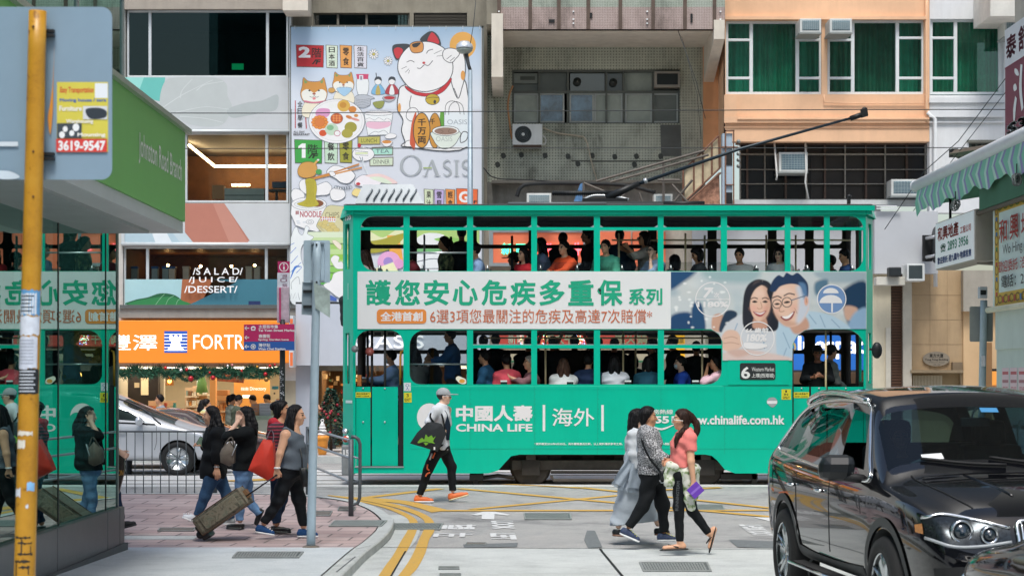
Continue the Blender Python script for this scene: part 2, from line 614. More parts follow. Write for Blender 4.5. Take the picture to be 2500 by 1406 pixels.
def sheet(xs_at,Ys,zf,off,mat):
 """Ground sheet: for every Y a left and right end; follows the street's level."""
 mb=MB()
 vs=[]
 for Y in Ys:
  a,b=xs_at(Y)
  vs+=[(a,Y,zf(Y)+off),(b,Y,zf(Y)+off)]
 mb.add(vs,[(2*i,2*i+1,2*i+3,2*i+2)for i in range(len(Ys)-1)],mat)
 return mb
Yall=[-60,0,9]+[9+0.5*k for k in range(1,46)]+[40,60,200]
road=struct(sheet(lambda Y:(-150,150),Yall,zroad,0,M_ASPH).bD("road"))
Yc=[4,9]+[9+0.5*k for k in range(1,27)]+[22.42]
struct(sheet(lambda Y:(-1.9,9),Yc,zroad,0.004,M_CONC).bD("road_concrete"))
struct(sheet(lambda Y:(-60,60),[31.75,33,35,37.6],zroad,0.004,M_TRACK).bD("tram_track_bed"))
M_RAIL=C('#6f6a62',0.35,0.8,var=0.2)
M_DARK=C('#15181a',0.7,var=0.1)
for k,Y in enumerate((32.55,33.62,35.45,36.52)):
 mb=MB()
 mb.box(-60,60,Y-0.035,Y+0.035,0.0,0.012,M_RAIL)
 mb.box(-60,60,Y+0.04,Y+0.09,0.0,0.009,M_DARK)
 struct(mb.bD("tram_rail"))
 # far pavement in front of the shops
mb=MB();mb.box(-60,60,41.0,45.9,-0.2,0.14,C('#a8a29c',0.8,var=0.2,bump=0.2));mb.box(-60,60,40.8,41.0,-0.2,0.145,M_KERB)
struct(mb.bD("far_pavement"))

 # near-left pavement: edge read from the photograph
edge_px=[(290,1204),(560,1204),(700,1206),(800,1213),(856,1220),(901,1231),(934,1245),(957,1262),(962,1272),(951,1296),(929,1318),(897,1343),(860,1378),(826,1412),(760,1480)]
edge=sP([tuple(G(x,y,zpave))[:2]for x,y in edge_px],False,6)
edge=[(-40.0,edge[0][1])]+edge
def inset(poly,d):
 out=[]
 for i in range(len(poly)):
  a,b=np.array(poly[max(i-1,0)]),np.array(poly[min(i+1,len(poly)-1)])
  t=(b-a)/(np.linalg.norm(b-a)+1e-9)
  out.append(tuple(np.array(poly[i])+np.array((t[1],-t[0]))*d))
 return out
inner=inset(edge,0.17)
inner2=inset(edge,0.19)
Yapron=G(400,1336,zpave).y
def xin(Y,line):
 ys=[q[1]for q in line][::-1];xs=[q[0]for q in line][::-1]
 return float(np.interp(Y,ys,xs))
ytop=max(q[1]for q in inner2)
Yp=list(np.arange(Yapron,26,0.25))+list(np.arange(26,ytop,0.12))+[ytop-0.01]
struct(sheet(lambda Y:(-40,xin(Y,inner2)),Yp,zpave,0.0,M_PAVER).bD("pavement"))
Ya=list(np.arange(5,Yapron,0.25))+[Yapron-0.004]
struct(sheet(lambda Y:(-40,xin(Y,inner2)),Ya,zpave,0.004,M_APRON).bD("pavement_apron"))
mb=MB()
n=len(edge)
vs=[]
for i in range(n):
 Y=edge[i][1]
 zt=zpave(Y)+0.006
 vs+=[(*inner[i],zt),(*inset(edge,0.015)[i],zt),(*edge[i],zt-0.015),(*edge[i],zroad(Y)-0.05)]
mb.add(vs,[(4*i+j,4*i+j+1,4*i+j+5,4*i+j+4)for i in range(n-1)for j in range(3)],M_KERB)
struct(mb.bD("kerb",fixn=True))
 # pale gutter band along the kerb and a lighter square of paving
out1,out2=inset(edge,-0.01),inset(edge,-0.34)
mb=MB()
sel=[i for i in range(n)if 20<edge[i][1]<27]
mb.add([q for i in sel for q in((*out1[i],zroad(edge[i][1])+0.006),(*out2[i],zroad(edge[i][1])+0.006))],[(2*i,2*i+1,2*i+3,2*i+2)for i in range(len(sel)-1)],M_KERB)
struct(mb.bD("gutter_path"))

 # ---- painted markings: parts of the road
def worn(c,lo):
 def f(nt,tc):
  n=N(nt,"TexNoise",Scale=26.0,Detail=9.0,Roughness=.8);nt.links.new(tc.outputs["Object"],n.inputs["Vector"])
  return ramp(nt,n.outputs[0],[(lo-.04,(.36,.36,.35)),(lo+.02,tuple(q*.8 for q in c)),(lo+.25,c)])
 return f
M_YEL=nM("worn_yellow_paint",worn((.70,.42,.085),.40),.75)
M_WHT=nM("worn_white_paint",worn((.78,.79,.79),.38),.75)
def gstrip(mb,left,right,off,mat,n=7):
 a=sP(left,False,n);b=sP(right,False,n)
 vs=[]
 for p,q in zip(a,b):
  vs+=[G(*p)+Vector((0,0,off)),G(*q)+Vector((0,0,off))]
 mb.add(vs,[(2*i,2*i+1,2*i+3,2*i+2)for i in range(len(a)-1)],mat)
def gpoly(mb,pts,off,mat):
 q,t=tess([pts]);mb.add([G(*p)+Vector((0,0,off))for p in q],t,mat)
def gline(mb,a,b,w,off,mat,n=10):
 """A straight band w metres wide between two ground pixels."""
 A,B=G(*a),G(*b);d=unit(B-A);s=Vector((-d.y,d.x,0))*w/2
 vs=[]
 for k in range(n+1):
  q=A.lerp(B,k/n)
  for e in(q+s,q-s):
   vs.append((e.x,e.y,zroad(e.y)+off))
 mb.add(vs,[(2*i,2*i+1,2*i+3,2*i+2)for i in range(n)],mat)
def zc(x,y):return(800+x/3.571,1150+y/3.571)
L1=[zc(*q)for q in[(250,262),(350,285),(480,318),(590,358),(680,405),(712,450),(695,520),(640,610),(570,735),(500,830),(440,920),(380,1010)]]
R1=[zc(*q)for q in[(250,252),(365,272),(500,302),(620,340),(735,395),(785,448),(775,525),(735,615),(690,700),(600,830),(545,920),(490,1010)]]
L2=[zc(*q)for q in[(250,248),(400,275),(560,312),(700,355),(800,400),(845,445),(838,510),(795,600),(745,720),(680,830),(610,920),(540,1010)]]
R2=[zc(*q)for q in[(250,240),(420,258),(600,292),(750,338),(870,390),(925,445),(930,520),(885,600),(850,720),(780,850),(715,920),(640,1010)]]
mb=MB();gstrip(mb,L1,R1,0.008,M_YEL);gstrip(mb,L2,R2,0.008,M_YEL)
mb.bD("double_yellow_line",road)
mb=MB()
gline(mb,(1050,1247),(1890,1246),0.2,0.0088,M_YEL)
gline(mb,(860,1219),(1075,1193),0.2,0.008,M_YEL)
gstrip(mb,[zc(0,215),zc(200,245),zc(420,262),zc(640,285),zc(800,325),zc(905,362)],[zc(0,210),zc(220,228),zc(480,240),zc(720,265),zc(900,305),zc(1060,342)],0.0075,M_YEL)
gline(mb,(1150,1244),(1560,1205),0.16,0.0095,M_YEL)
gline(mb,(1120,1193),(1890,1263),0.17,0.0103,M_YEL)
gline(mb,(1200,1181),(1420,1192),0.17,0.0112,M_YEL)
gline(mb,(1420,1191),(1900,1243),0.15,0.0118,M_YEL)
gline(mb,(1560,1199),(1760,1191),0.18,0.0125,M_YEL)
gline(mb,(560,1176),(700,1169),0.5,0.0168,M_YEL)
mb.bD("box_junction_marking",road)
mb=MB()
ar=[(1250,380),(1290,372),(1355,355),(1460,355),(1530,370),(1590,380),(1570,389),(1520,383),(1455,378),(1452,422),(1342,420),(1345,382),(1300,388)]
gpoly(mb,[zc(*q)for q in ar],0.008,M_WHT)
def gtext(mb,s,c,u,wu,wv,off,mat,bold=0.05):
 """Lettering on the road: c = corner, u = reading direction, wu long and wv high (metres)."""
 v,f=text_mesh(s,bold)
 u=Vector((*u,0));w=Vector((-u.y,u.x,0))
 vs=[]
 for a in v:
  q=c+u*a[0]*wu+w*a[1]*wv
  vs.append((q.x,q.y,zroad(q.y)+off+a[2]))
 mb.add(vs,f,mat)
 # words for people stepping off the left kerb: they read away from the tram
c=G(1197,1272);gtext(mb,"LOOK",c,(0.03,-1),1.05,0.32,0.008,M_WHT)
c=G(1196,1302);gtext(mb,"LEFT",c,(0.03,-1),0.95,0.32,0.008,M_WHT)
c=G(1065,1281);gtext(mb,"望",c,(0.0,-1),0.62,0.55,0.008,M_WHT,0.03)
c=G(1061,1301);gtext(mb,"左",c,(0.0,-1),0.62,0.5,0.008,M_WHT,0.03)
gpoly(mb,[(1838,1263),(1895,1264),(1895,1277),(1868,1270)],0.008,M_WHT)
c=G(1895,1308);gtext(mb,"LOOK RIGHT",c,(0,1),1.55,0.3,0.008,M_WHT)
mb.bD("look_both_ways_marking",road)
 # dark repair patches and slab joints
M_PATCH=C('#6d7274',0.9,var=0.25,scale=20.0,bump=0.3,bscale=200)
mb=MB()
gpoly(mb,[zc(*q)for q in[(2260,520),(2330,520),(2395,665),(2270,672),(2235,600)]],0.0075,M_PATCH)
gpoly(mb,[zc(*q)for q in[(1180,640),(1660,625),(1650,662),(1190,668)]],0.0062,M_PATCH)
gpoly(mb,[(1780,1318),(1900,1322),(1900,1340),(1800,1336)],0.0078,M_PATCH)
gline(mb,(1465,1340),(1530,1420),0.03,0.009,M_DARK)
gline(mb,(990,1346),(950,1415),0.02,0.009,M_DARK)
gline(mb,(930,1337),(1900,1342),0.03,0.0095,M_DARK)
gline(mb,(860,1203),(1100,1197),0.02,0.0105,M_DARK)
mb.bD("road_repair_patch",road)
mb=MB()
def pline(a,b,w,off,mat):
 A,B=G(*a,zpave),G(*b,zpave);d=unit(B-A);s=Vector((-d.y,d.x,0))*w/2
 vs=[]
 for k in range(9):
  q=A.lerp(B,k/8)
  for e in(q+s,q-s):vs.append((e.x,e.y,zpave(e.y)+off))
 mb.add(vs,[(2*i,2*i+1,2*i+3,2*i+2)for i in range(8)],mat)
M_JOINT=C('#5c6164',0.9,var=0.2)
pline((885,1345),(795,1420),0.02,0.006,M_JOINT)
pline((290,1312),(480,1312),0.5,0.003,M_KERB)
pline((290,1307),(480,1306),0.03,0.006,M_JOINT)
for a in((905,1334,868,1342),(870,1362,845,1368)):
 pline(a[:2],a[2:],0.012,0.013,M_JOINT)
struct(mb.bD("pavement_joint"))

 # ---- manhole covers and drain gratings
M_IRON=C('#a3a8a6',0.55,0.5,var=0.25,scale=12.0,bump=0.25,bscale=120)
M_IRON2=C('#666c6c',0.6,0.3,var=0.2)
def cV(px0,py0,px1,py1,lB,zf,skew=0,kind='bars',name='manhole_cover'):
 """An iron cover let into the ground: its four corners come from the photograph."""
 cs=[G(px0+skew,py0,zf),G(px1+skew,py0,zf),G(px1,py1,zf),G(px0,py1,zf)]
 mid=sum(cs,Vector())/4
 lift=0.012
 def mp(u,v,d):
  a=cs[0].lerp(cs[1],u);b=cs[3].lerp(cs[2],u);q=b.lerp(a,v)
  return Vector((q.x,q.y,zf(q.y)+lift+d))
 t=tH(name,lB,'manhole cover',mid,'iron covers and gratings in the ground')
 mb=MB();mb.plate([[(0,0),(1,0),(1,1),(0,1)]],mp,0.0,-0.04,M_IRON2);mb.bD("cover_plate",t)
 mb=MB()
 mb.plate([[(0,0),(1,0),(1,1),(0,1)],[(.03,.07),(.97,.07),(.97,.93),(.03,.93)]],mp,0.006,0.0005,M_IRON);mb.bD("frame",t)
 mb=MB()
 if kind=='bars':
  k=22
  for i in range(k):
   u=.05+.9*i/k
   mb.plate([[(u,.12),(u+.026,.12),(u+.026-.01,.88),(u-.01,.88)]],mp,0.005,0.0008,M_IRON)
 elif kind=='weave':
  rng=random.Random(px0)
  for i in range(26):
   for j in range(5):
    u,v=.05+.9*i/26,.12+.76*j/5
    if(i+j)%2:mb.plate([[(u,v),(u+.03,v),(u+.03,v+.06),(u,v+.06)]],mp,0.005,0.0008,M_IRON)
    else:mb.plate([[(u,v),(u+.011,v),(u+.011,v+.13),(u,v+.13)]],mp,0.005,0.0008,M_IRON)
 else:
  mb.plate([[(.06,.14),(.94,.14),(.94,.86),(.06,.86)]],mp,0.004,0.0008,C('#6f6a64',0.8,var=0.25,scale=30,bump=0.5,bscale=150))
 mb.bD("tread_pattern",t)
 return t
cV(1281,1254,1396,1269,"rectangular iron cover in the asphalt right of the white arrow",zroad,-3,'weave')
cV(1690,1233,1770,1246,"iron cover in the road beside the woman with flip flops",zroad,-6,'weave')
cV(1570,1374,1738,1396,"large slotted drain grating in the pale concrete near the black car",zroad,-10,'bars','drain_grating')
cV(1070,1385,1122,1391,"small dark slot cover in the concrete, farther of the two",zroad,0,'weave')
cV(1072,1402,1126,1409,"small dark slot cover in the concrete at the front edge",zroad,0,'weave')
cV(1136,1326,1186,1331,"small narrow iron cover below the painted letters",zroad,2,'plain')
cV(945,1279,1075,1294,"iron cover crossed by the double yellow lines",zroad,8,'weave')
cV(802,1272,932,1286,"slotted iron grating in the pink paving by the kerb",zpave,14,'bars','drain_grating')
cV(566,1349,730,1363,"slotted grating in the pale pavement below the suitcase",zpave,12,'bars','drain_grating')
cV(384,1290,474,1297,"grey flush cover in the paving behind the suitcase wheels",zpave,5,'plain')
cV(745,1249,806,1260,"greenish worn cover in the paving behind the grey pole",zpave,6,'plain')
cV(824,1238,866,1247,"small dark cover at the foot of the looped handrail",zpave,4,'plain')
 # ------------------------------------------------------------------ buildings across the street
YF=46.0
GZ=0.14
M_FRAME=C('#c3c9cb',0.45,0.2,var=0.08)
M_GLASS=gM("window_glass",(.84,.88,.87),0.04,fres=0.25)
M_DKGLASS=gM("dark_window_glass",(.3,.42,.42),0.05,thru=(.45,.62,.62),fres=0.15)
M_GRGLASS=gM("green_window_glass",(.62,.88,.82),0.08,thru=(.6,.85,.78),fres=0.3)
def wI(b,x0,y0,x1,y1,Y,vs=(),hs=(),w=7,fm=None,gm=None,d=0.10,set_back=0.08,rail=None):
 """One window: a frame with its bars (vertical bars at vs, horizontal ones at hs = (y, xa, xb)) and a pane."""
 fm=fm or M_FRAME
 mb=MB()
 for(a,c,e,f)in((x0,y0,x1,y0+w),(x0,y1-w,x1,y1),(x0,y0+w,x0+w,y1-w),(x1-w,y0+w,x1,y1-w)):
  mb.pB(a,c,e,f,Y+set_back,d,fm)
 for v in vs:
  mb.pB(v-w*.7,y0+w,v+w*.7,y1-w,Y+set_back-.004,d,fm)
 for h in hs:
  y,a,c=h if isinstance(h,(tuple,list))else(h,x0+w,x1-w)
  mb.pB(a,y-w*.5,c,y+w*.5,Y+set_back-.007,d,fm)
 fr=mb.bD("window_frame",b,bevel=0.006)
 mb=MB();a,c=P(x0,y1,Y),P(x1,y0,Y);yy=Y+set_back+d*.5
 mb.add([(a.x,yy,a.z),(c.x,yy,a.z),(c.x,yy,c.z),(a.x,yy,c.z)],[(0,1,2,3)],gm or M_GLASS)
 mb.bD("pane",fr)
 return fr
def room(x0,y0,x1,y1,Y,depth,wall,ceil=None,floor=None):
 """Inside of a room seen through an opening: back, sides, ceiling, floor."""
 a,c=P(x0,y1,Y),P(x1,y0,Y)
 mb=MB()
 v=[(a.x,Y,a.z),(c.x,Y,a.z),(c.x,Y,c.z),(a.x,Y,c.z),(a.x,Y+depth,a.z),(c.x,Y+depth,a.z),(c.x,Y+depth,c.z),(a.x,Y+depth,c.z)]
 mb.add(v,[(4,5,6,7),(0,4,7,3),(1,2,6,5)],wall)
 mb.add(v,[(3,7,6,2)],ceil or wall)
 mb.add(v,[(0,1,5,4)],floor or wall)
 return mb
def wP(b,outer,holes,Y,thick,mat,name="wall"):
 mb=MB();mb.plate([outer]+holes,onY(Y),0,-thick,mat)
 return mb.bD(name,b)
M_TOW=C('#2e3a46',.35,var=.12)
def tower(b,x0,x1,Y):
 mb=MB();mb.pB(x0,-5500,x1,-300,Y,.4,M_TOW);mb.bD("tower_wall",b)
def R4(x0,y0,x1,y1):return[(x0,y0),(x1,y0),(x1,y1),(x0,y1)]
def ypx(z,Y):return HOR-(z-CAMZ)*FPX/Y
YG=ypx(GZ,YF)

 # ---- 1. white commercial building with the electronics shop
b1=tH("commercial_building","white panelled building with three bands of wide windows above the orange shop sign","building",(P(500,YG,YF).x,YF,GZ))
M_W1=C('#b7b6b0',0.7,var=0.1,dirt=0.15)
wP(b1,R4(-250,-300,712,YG),[R4(306,24,706,190),R4(306,322,706,496),R4(300,600,708,746),R4(200,892,690,YG-1)],YF,0.30,M_W1)
mb=MB();mb.pB(-200,0,712,23,YF-.12,.11,C('#9d958a',0.8,dirt=0.2));mb.pB(690,-300,752,26,YF-.9,.8,C('#cfc8bb',0.7));mb.bD("fascia_beam",b1)
tower(b1,-250,712,YF)
M_ROOM=C('#7a5436',0.7,var=0.2);M_ROOMD=C('#22383e',0.6,var=0.2);M_CEIL=C('#6d5c4c',0.7)
room(308,26,704,188,YF+.3,3.0,M_ROOMD).bD("dark_room",b1)
mb=MB();mb.pB(566,156,594,170,YF+2.6,.06,C('#17d680',emit=.35));mb.bD("exit_light",b1)
room(308,324,704,494,YF+.3,5.0,C('#80552f',0.6,var=0.25),C('#3b342d',0.5)).bD("warm_room",b1)
mb=MB()
strip=C('#ffd9a0',emit=16.0)
mb.tube([P(462,355,YF+2.2),P(524,406,YF+4.6),P(660,406,YF+4.6),P(720,406,YF+4.6)],.035,strip,6)
mb.tube([P(566,452,YF+4.5),P(610,452,YF+4.5)],.03,strip,6)
for q in((545,332),(610,336)):mb.sH(P(*q,YF+2.5),.05,strip,8,6)
mb.bD("cove_light",b1)
mb=MB();mb.pB(548,460,645,494,YF+1.6,.4,C('#a9bdb4',0.5));mb.pB(548,476,645,478,YF+1.59,.02,C('#5b6d68'));mb.pB(655,462,700,466,YF+1.2,.5,C('#23272a'))
mb.pB(672,466,678,494,YF+1.3,.06,C('#23272a'));mb.pB(664,444,700,458,YF+1.2,.3,C('#2f3f56'));mb.pB(518,452,546,486,YF+2.6,.4,C('#c9a06d'));mb.bD("counter",b1)
room(302,602,706,745,YF+.3,4.0,C('#6a4527',0.6,var=0.3),C('#7d5430',0.5)).bD("cafe_room",b1)
mb=MB()
for q in((410,648),(490,650),(565,650),(622,648),(505,607),(560,608),(680,607)):mb.sH(P(*q,YF+2.8),.035,C('#ffc27a',emit=40.0),8,6)
mb.bD("spot_light",b1)
for q in(320,370,396,412,446,600,620):
 mb=MB();mb.pB(q,654,q+15,684,YF+.75,.2,C('#d9c7ad' if q>400 else '#9fb0a8',0.5));mb.pB(q-1,650,q+16,656,YF+.74,.22,C('#2f5f8f' if q<420 else '#c8b79a',0.5));mb.bD("storage_jar",b1,bevel=.01)
wI(b1,310,26,704,190,YF,vs=(366,653),w=5,gm=M_DKGLASS)
wI(b1,452,324,704,495,YF,vs=(651,),w=5)
wI(b1,302,602,706,746,YF,vs=(360,650),w=5)
 # printed panels between the windows
a=Art(onY(YF),d=0.02)
a.rect(300,190,704,318,'#bcc0c2')
a.poly([(300,190),(404,190),(396,250),(340,235),(300,200)],'#63b5ac');a.poly([(300,190),(352,190),(340,222),(300,214)],'#8fcfc6')
leaf='#b3bab9'
a.blob([(392,260),(400,205),(430,190),(520,190),(552,205),(556,235),(566,258),(560,282),(536,308),(470,306),(430,285)],leaf)
a.blob([(556,268),(600,252),(640,246),(676,232),(680,252),(672,270),(640,276),(600,284),(566,288)],'#aab2b2')
for q in([(400,262),(450,230),(520,196)],[(440,240),(446,220),(470,194)],[(480,222),(500,208),(545,200)],[(430,275),(500,262),(560,268)],[(440,285),(500,290),(545,300)]):
 a.line(q,[2.2,1.2],'#c6cccb')
a.rect(300,497,706,592,'#bfc3c5')
a.poly([(452,497),(548,497),(610,588),(598,592),(452,592)],'#b07463');a.poly([(520,497),(548,497),(607,592),(560,592)],'#bb8474')
a.poly([(300,540),(330,536),(420,541),(455,590),(455,592),(300,592)],'#a9bfc9');a.poly([(360,540),(392,540),(420,592),(380,592)],'#d6dde1');a.poly([(400,541),(430,541),(472,592),(440,592)],'#b9c8ce')
a.blob([(297,546),(306,541),(314,548),(309,553),(312,558),(302,556)],'#2a5470')
a.bD("printed_panel",b1)
a=Art(onY(YF+.06),d=0.01)
a.rect(305,682,445,744,'#a3c8cd');a.poly([(445,682),(520,682),(490,744),(440,744)],'#a2603c');a.poly([(520,682),(704,682),(704,744),(462,744),(575,690)],'#3a7384')
a.rect(607,735,636,744,'#1e2f5c')
for k,c in((0,'#1f5e3a'),(9,'#2f7f49')):
 a.blob([(312+k,744),(330,732+k*.4),(360,726+k*.4),(392,716+k),(425,720+k*.6),(446,734),(458,744)],c)
for q in([(380,744),(392,728),(402,718)],[(405,744),(412,730),(425,722)],[(430,744),(434,734),(440,730)]):a.line(q,1.4,'#7fb08a')
a.bD("lower_panel",b1)
a=Art(onY(YF-.02),d=0.02)
wl=C('#e8eaec',0.5,var=0.02,emit=0.12)
[a.text(t,x0,y0,x1,y0+17,wl,.010)for t,x0,x1,y0 in(("/S A L A D/",471,593,654),("/J U I C E/",461,581,676),("/DESSERT/",450,580,698))]
a.bD("window_lettering",b1)
mb=MB();mb.tube([P(296,596,YF-.08),P(708,597,YF-.08)],.05,M_FRAME,10);mb.bD("sill_tube",b1);mb=MB();mb.tube([P(296,320,YF-.06),P(706,321,YF-.06)],.035,M_FRAME,10)
mb.bD("sill_tube",b1);mb=MB();mb.pB(292,744,722,753,YF-.35,.35,C('#565c5c',0.5));mb.pB(290,753,722,776,YF-.3,.3,C('#8b9290',0.5,0.3,dirt=.2));mb.bD("ledge",b1)
mb=MB();mb.pB(296,-20,304,600,YF-.05,.05,M_FRAME);mb.pB(706,22,711,740,YF-.05,.05,M_FRAME);mb.bD("corner_trim",b1)
mb=MB();mb.pB(230,886,690,895,YF-.22,.2,C('#d5dadd',.5));mb.pB(690,886,722,929,YF-.05,.1,C('#d5dadd',.5));mb.bD("white_fascia",b1)
mb=MB();mb.pB(690,929,724,YG,YF-.03,.2,C('#b9b19c',.7,dirt=.15));mb.bD("shop_column",b1)

 # shop interior
si=tH("shop_interior","brightly lit open shop room behind the garland with cream walls and shelving","shop",(P(480,YG,YF+3).x,YF+3,GZ))
M_CREAM=C('#cdbfa2',0.7,var=0.06)
room(240,893,692,YG,YF+.31,5.5,M_CREAM,C('#e8e2d2'),C('#8d8578')).bD("room_shell",si)
mb=MB()
lamp=C('#fff3e2',emit=3.4)
for x in(330,450,570,670):
 a_,b_=P(x-22,900,YF+2.5),P(x+22,900,YF+2.5)
 zc_=P(0,893,YF+.31).z-.03
 mb.box(a_.x,b_.x,YF+1.2,YF+4.6,zc_-.02,zc_,lamp)
mb.bD("ceiling_light",si)
mb=MB();mb.pB(312,908,386,1110,YF+2.6,.3,C('#2a2119',.5));mb.pB(344,922,362,964,YF+2.58,.03,C('#d8c093',emit=.4));mb.pB(328,934,340,946,YF+2.58,.03,C('#c9b38c'));mb.bD("dark_booth",si)
mb=MB()
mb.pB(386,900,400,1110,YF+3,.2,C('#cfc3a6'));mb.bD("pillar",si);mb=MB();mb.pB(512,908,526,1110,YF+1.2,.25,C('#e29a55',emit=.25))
mb.bD("pillar",si)
rng=random.Random(3)
def shelf(x0,x1,ys,Y,cols,name="shelf"):
 mb=MB()
 mb.pB(x0,ys[0]-20,x1,ys[-1]+30,Y+.32,.04,C('#d8b48c'))
 for y in ys:mb.pB(x0,y,x1,y+4,Y,.32,C('#d9c5a6'))
 sh=mb.bD(name,si)
 mb=MB()
 for y in ys:
  x=x0+2
  while x<x1-5:
   w,h=rng.uniform(3,8),rng.uniform(7,17)
   mb.pB(x,y-h,min(x+w,x1),y,Y+.05,.2,C(rng.choice(cols),.5));x+=w+1.5
 mb.bD("goods",sh)
shelf(452,480,(966,990,1014,1040),YF+2.6,['#e9dcc4','#c9853f','#8a9a8d','#d6cdb9','#7f5a3a'])
shelf(470,506,(962,986,1010,1036),YF+3.2,['#dfe0d8','#6e8f5a','#e7d8b8','#b7673a'])
shelf(528,560,(978,1002,1028),YF+2.4,['#c48a52','#b77f4a','#d0a271','#9f6a3c'])
shelf(362,430,(998,1018),YF+2.0,['#b5482f','#3f8f86','#d77d4a','#7b9c8a','#c7b08a'])
mb=MB();mb.pB(528,952,556,966,YF+2.2,.4,C('#b9824b'));mb.pB(526,966,554,978,YF+2.2,.4,C('#c79a66'));mb.bD("carton",si,bevel=.01)
mb=MB();mb.lA([(.16,0),(.12,.18),(.13,.2),(.07,.42),(.0,.62)],P(493,958,YF+2.8),C('#5f8a4a'),10);mb.pB(480,928,490,958,YF+2.9,.1,C('#e4e2d6'));mb.bD("ornament",si)
mb=MB();mb.plate([[(527,905),(596,905),(595,935),(530,930)]],onY(YF+1.6),0,-.03,C('#8f4a2c',.6,var=.5,scale=12));mb.bD("hanging_board",si)
a=Art(onY(YF+1.9),d=0);og=C('#f2a04c',emit=.35)
a.rect(571,926,659,1040,og);a.rect(592,964,616,971,C('#fff1d8',emit=1.5))
a.text("指南",588,945,607,953,C('#fff3e2',emit=.8),.01);a.text("Directory",610,944,650,955,C('#fff3e2',emit=.8),.01);a.bD("directory_board",si)
a=Art(onY(YF+1.0),d=0);a.rect(664,942,680,950,'#4fa3bd');a.rect(668,958,672,962,'#333333');a.rect(672,974,724,1010,'#d9dde0');a.rect(674,974,722,976,'#c8693a');a.bD("wall_notice",si)
mb=MB();mb.pB(550,1014,690,1024,YF+.5,.7,C('#9fb8a8',.3));mb.pB(550,1024,690,YG,YF+.52,.66,C('#c6cfc4',.4));mb.bD("glass_counter",si)
for(x0,y0,x1,y1,c,nm)in((613,985,632,1014,'#b98e72','brown carton of goods on the shop counter'),(633,984,662,1014,'#b4bfc9','stack of pale printed boxes on the shop counter'),(572,1000,584,1014,'#d98a94','small pink packet on the left end of the shop counter'),(578,993,600,1000,'#3c4f9c','small blue tray on the shop counter beside a dark green shirt')):
 mb=MB();mb.pB(x0,y0,x1,y1,YF+.6,.3,C(c,.6))
 for k in range(3):mb.pB(x0+3,y0+3+k*(y1-y0)/4,x1-3,y0+4.2+k*(y1-y0)/4,YF+.595,.01,C('#8b93a3'))
 tag(mb.bD("product_box",None,bevel=.008),nm,"box")
 # shop sign
M_OR=C('#f28c26',.5,var=.03,emit=.16,gain=.95)
t=tH("shop_sign","long orange lightbox shop sign with white characters and a blue tower logo","sign",P(500,885,YF-.3))
mb=MB();mb.pB(180,782,718,886,YF-.55,.45,M_OR);mb.bD("sign_box",t,bevel=.015)
a=Art(onY(YF-.55),d=.002)
wh=C('#fbf3ea',.5,var=.02,emit=.7)
a.text("豐澤",262,817,384,855,wh,.008)
a.bD("sign_characters",t)
a=Art(onY(YF-.55),d=.002)
bl=C('#2350a8',.5,var=.02,emit=.25)
a.rect(401,808,457,861,bl)
for y in(815,823,831,839,847,854):a.rect(401,y,457,y+1.6,wh)
a.poly([(414,818),(421,818),(421,822),(426,822),(426,818),(433,818),(433,822),(438,822),(438,818),(444,818),(444,829),(439,833),(443,848),(448,851),(448,856),(410,856),(410,851),(415,848),(419,833),(414,829)],wh)
a.bD("tower_emblem",t)
a=Art(onY(YF-.55),d=.002)
a.text("FORTRESS",472,817,652,852,wh,.002);a.bD("sign_lettering",t)
mb=MB();mb.pB(706,770,716,896,YF-1.2,.6,C('#c3c8cc',.5));a=Art(onY(YF-1.2),d=.004);a.rect(708,860,715,893,'#e0703c');a.rect(708,778,715,790,'#e0703c')
t=tH("projecting_sign","narrow pale projecting sign with orange ends beside the shop column","sign",P(711,896,YF-1));mb.bD("sign_box",t);a.bD("sign_face",t)

 # Christmas garland
M_FIR=C('#2c5a48',.8,var=.35,scale=25);M_FIR2=C('#3b7358',.8,var=.3,scale=25)
t=tH("christmas_garland","bushy green fir garland with red and white baubles along the shop front","garland",P(480,910,YF-.4))
rng=random.Random(5)
mb=MB()
def needles(mb,c,n,rad,L):
 for _ in range(n):
  d=Vector((rng.uniform(-1,1),rng.uniform(-1,1),rng.uniform(-.8,1))).normalized()
  s=d.orthogonal().normalized()*.012
  p=c+d*rng.uniform(0,rad)
  q=p+d*rng.uniform(.5,1)*L
  mb.add([p-s,p+s,q],[(0,1,2)],rng.choice((M_FIR,M_FIR2)))
x=270.0
while x<680:
 y=909+5*math.sin(x*.11)+(6 if x>600 else 0)*0+rng.uniform(-3,3)
 needles(mb,P(x,y,YF-.45),26,.10,.17);x+=2.6
mb.bD("fir_branch",t)
for k,pts in enumerate(([(430,912),(445,924),(462,929),(485,922),(500,912)],[(522,912),(540,921),(560,922),(578,908)],[(596,912),(612,921),(630,919),(650,908)])):
 mb=MB()
 for q in sP(pts,False,12):needles(mb,P(*q,YF-.5),10,.03,.06)
 mb.bD("hanging_swag",t)
for(x,y,r,c)in((404,898,4,'#b3202a'),(442,903,4,'#d8dadb'),(456,902,4,'#b3202a'),(466,924,7,'#a51f2a'),(512,909,3,'#b3202a'),(520,922,6,'#a51f2a'),(519,922,4,'#d8a13e'),(556,893,3,'#d8dadb'),(567,891,3,'#c98a92'),(590,905,3,'#b3202a'),(648,913,5,'#a51f2a'),(659,893,4,'#b3202a'),(671,890,3,'#b3202a'),(650,926,6,'#8b6a3a'),(628,895,3,'#d8a13e'),(490,898,3,'#d8a13e')):
 mb=MB();mb.sH(P(x,y,YF-.6),r*YF/FPX,C(c,.2,.3,var=0),12,8);mb.bD("bauble",t)
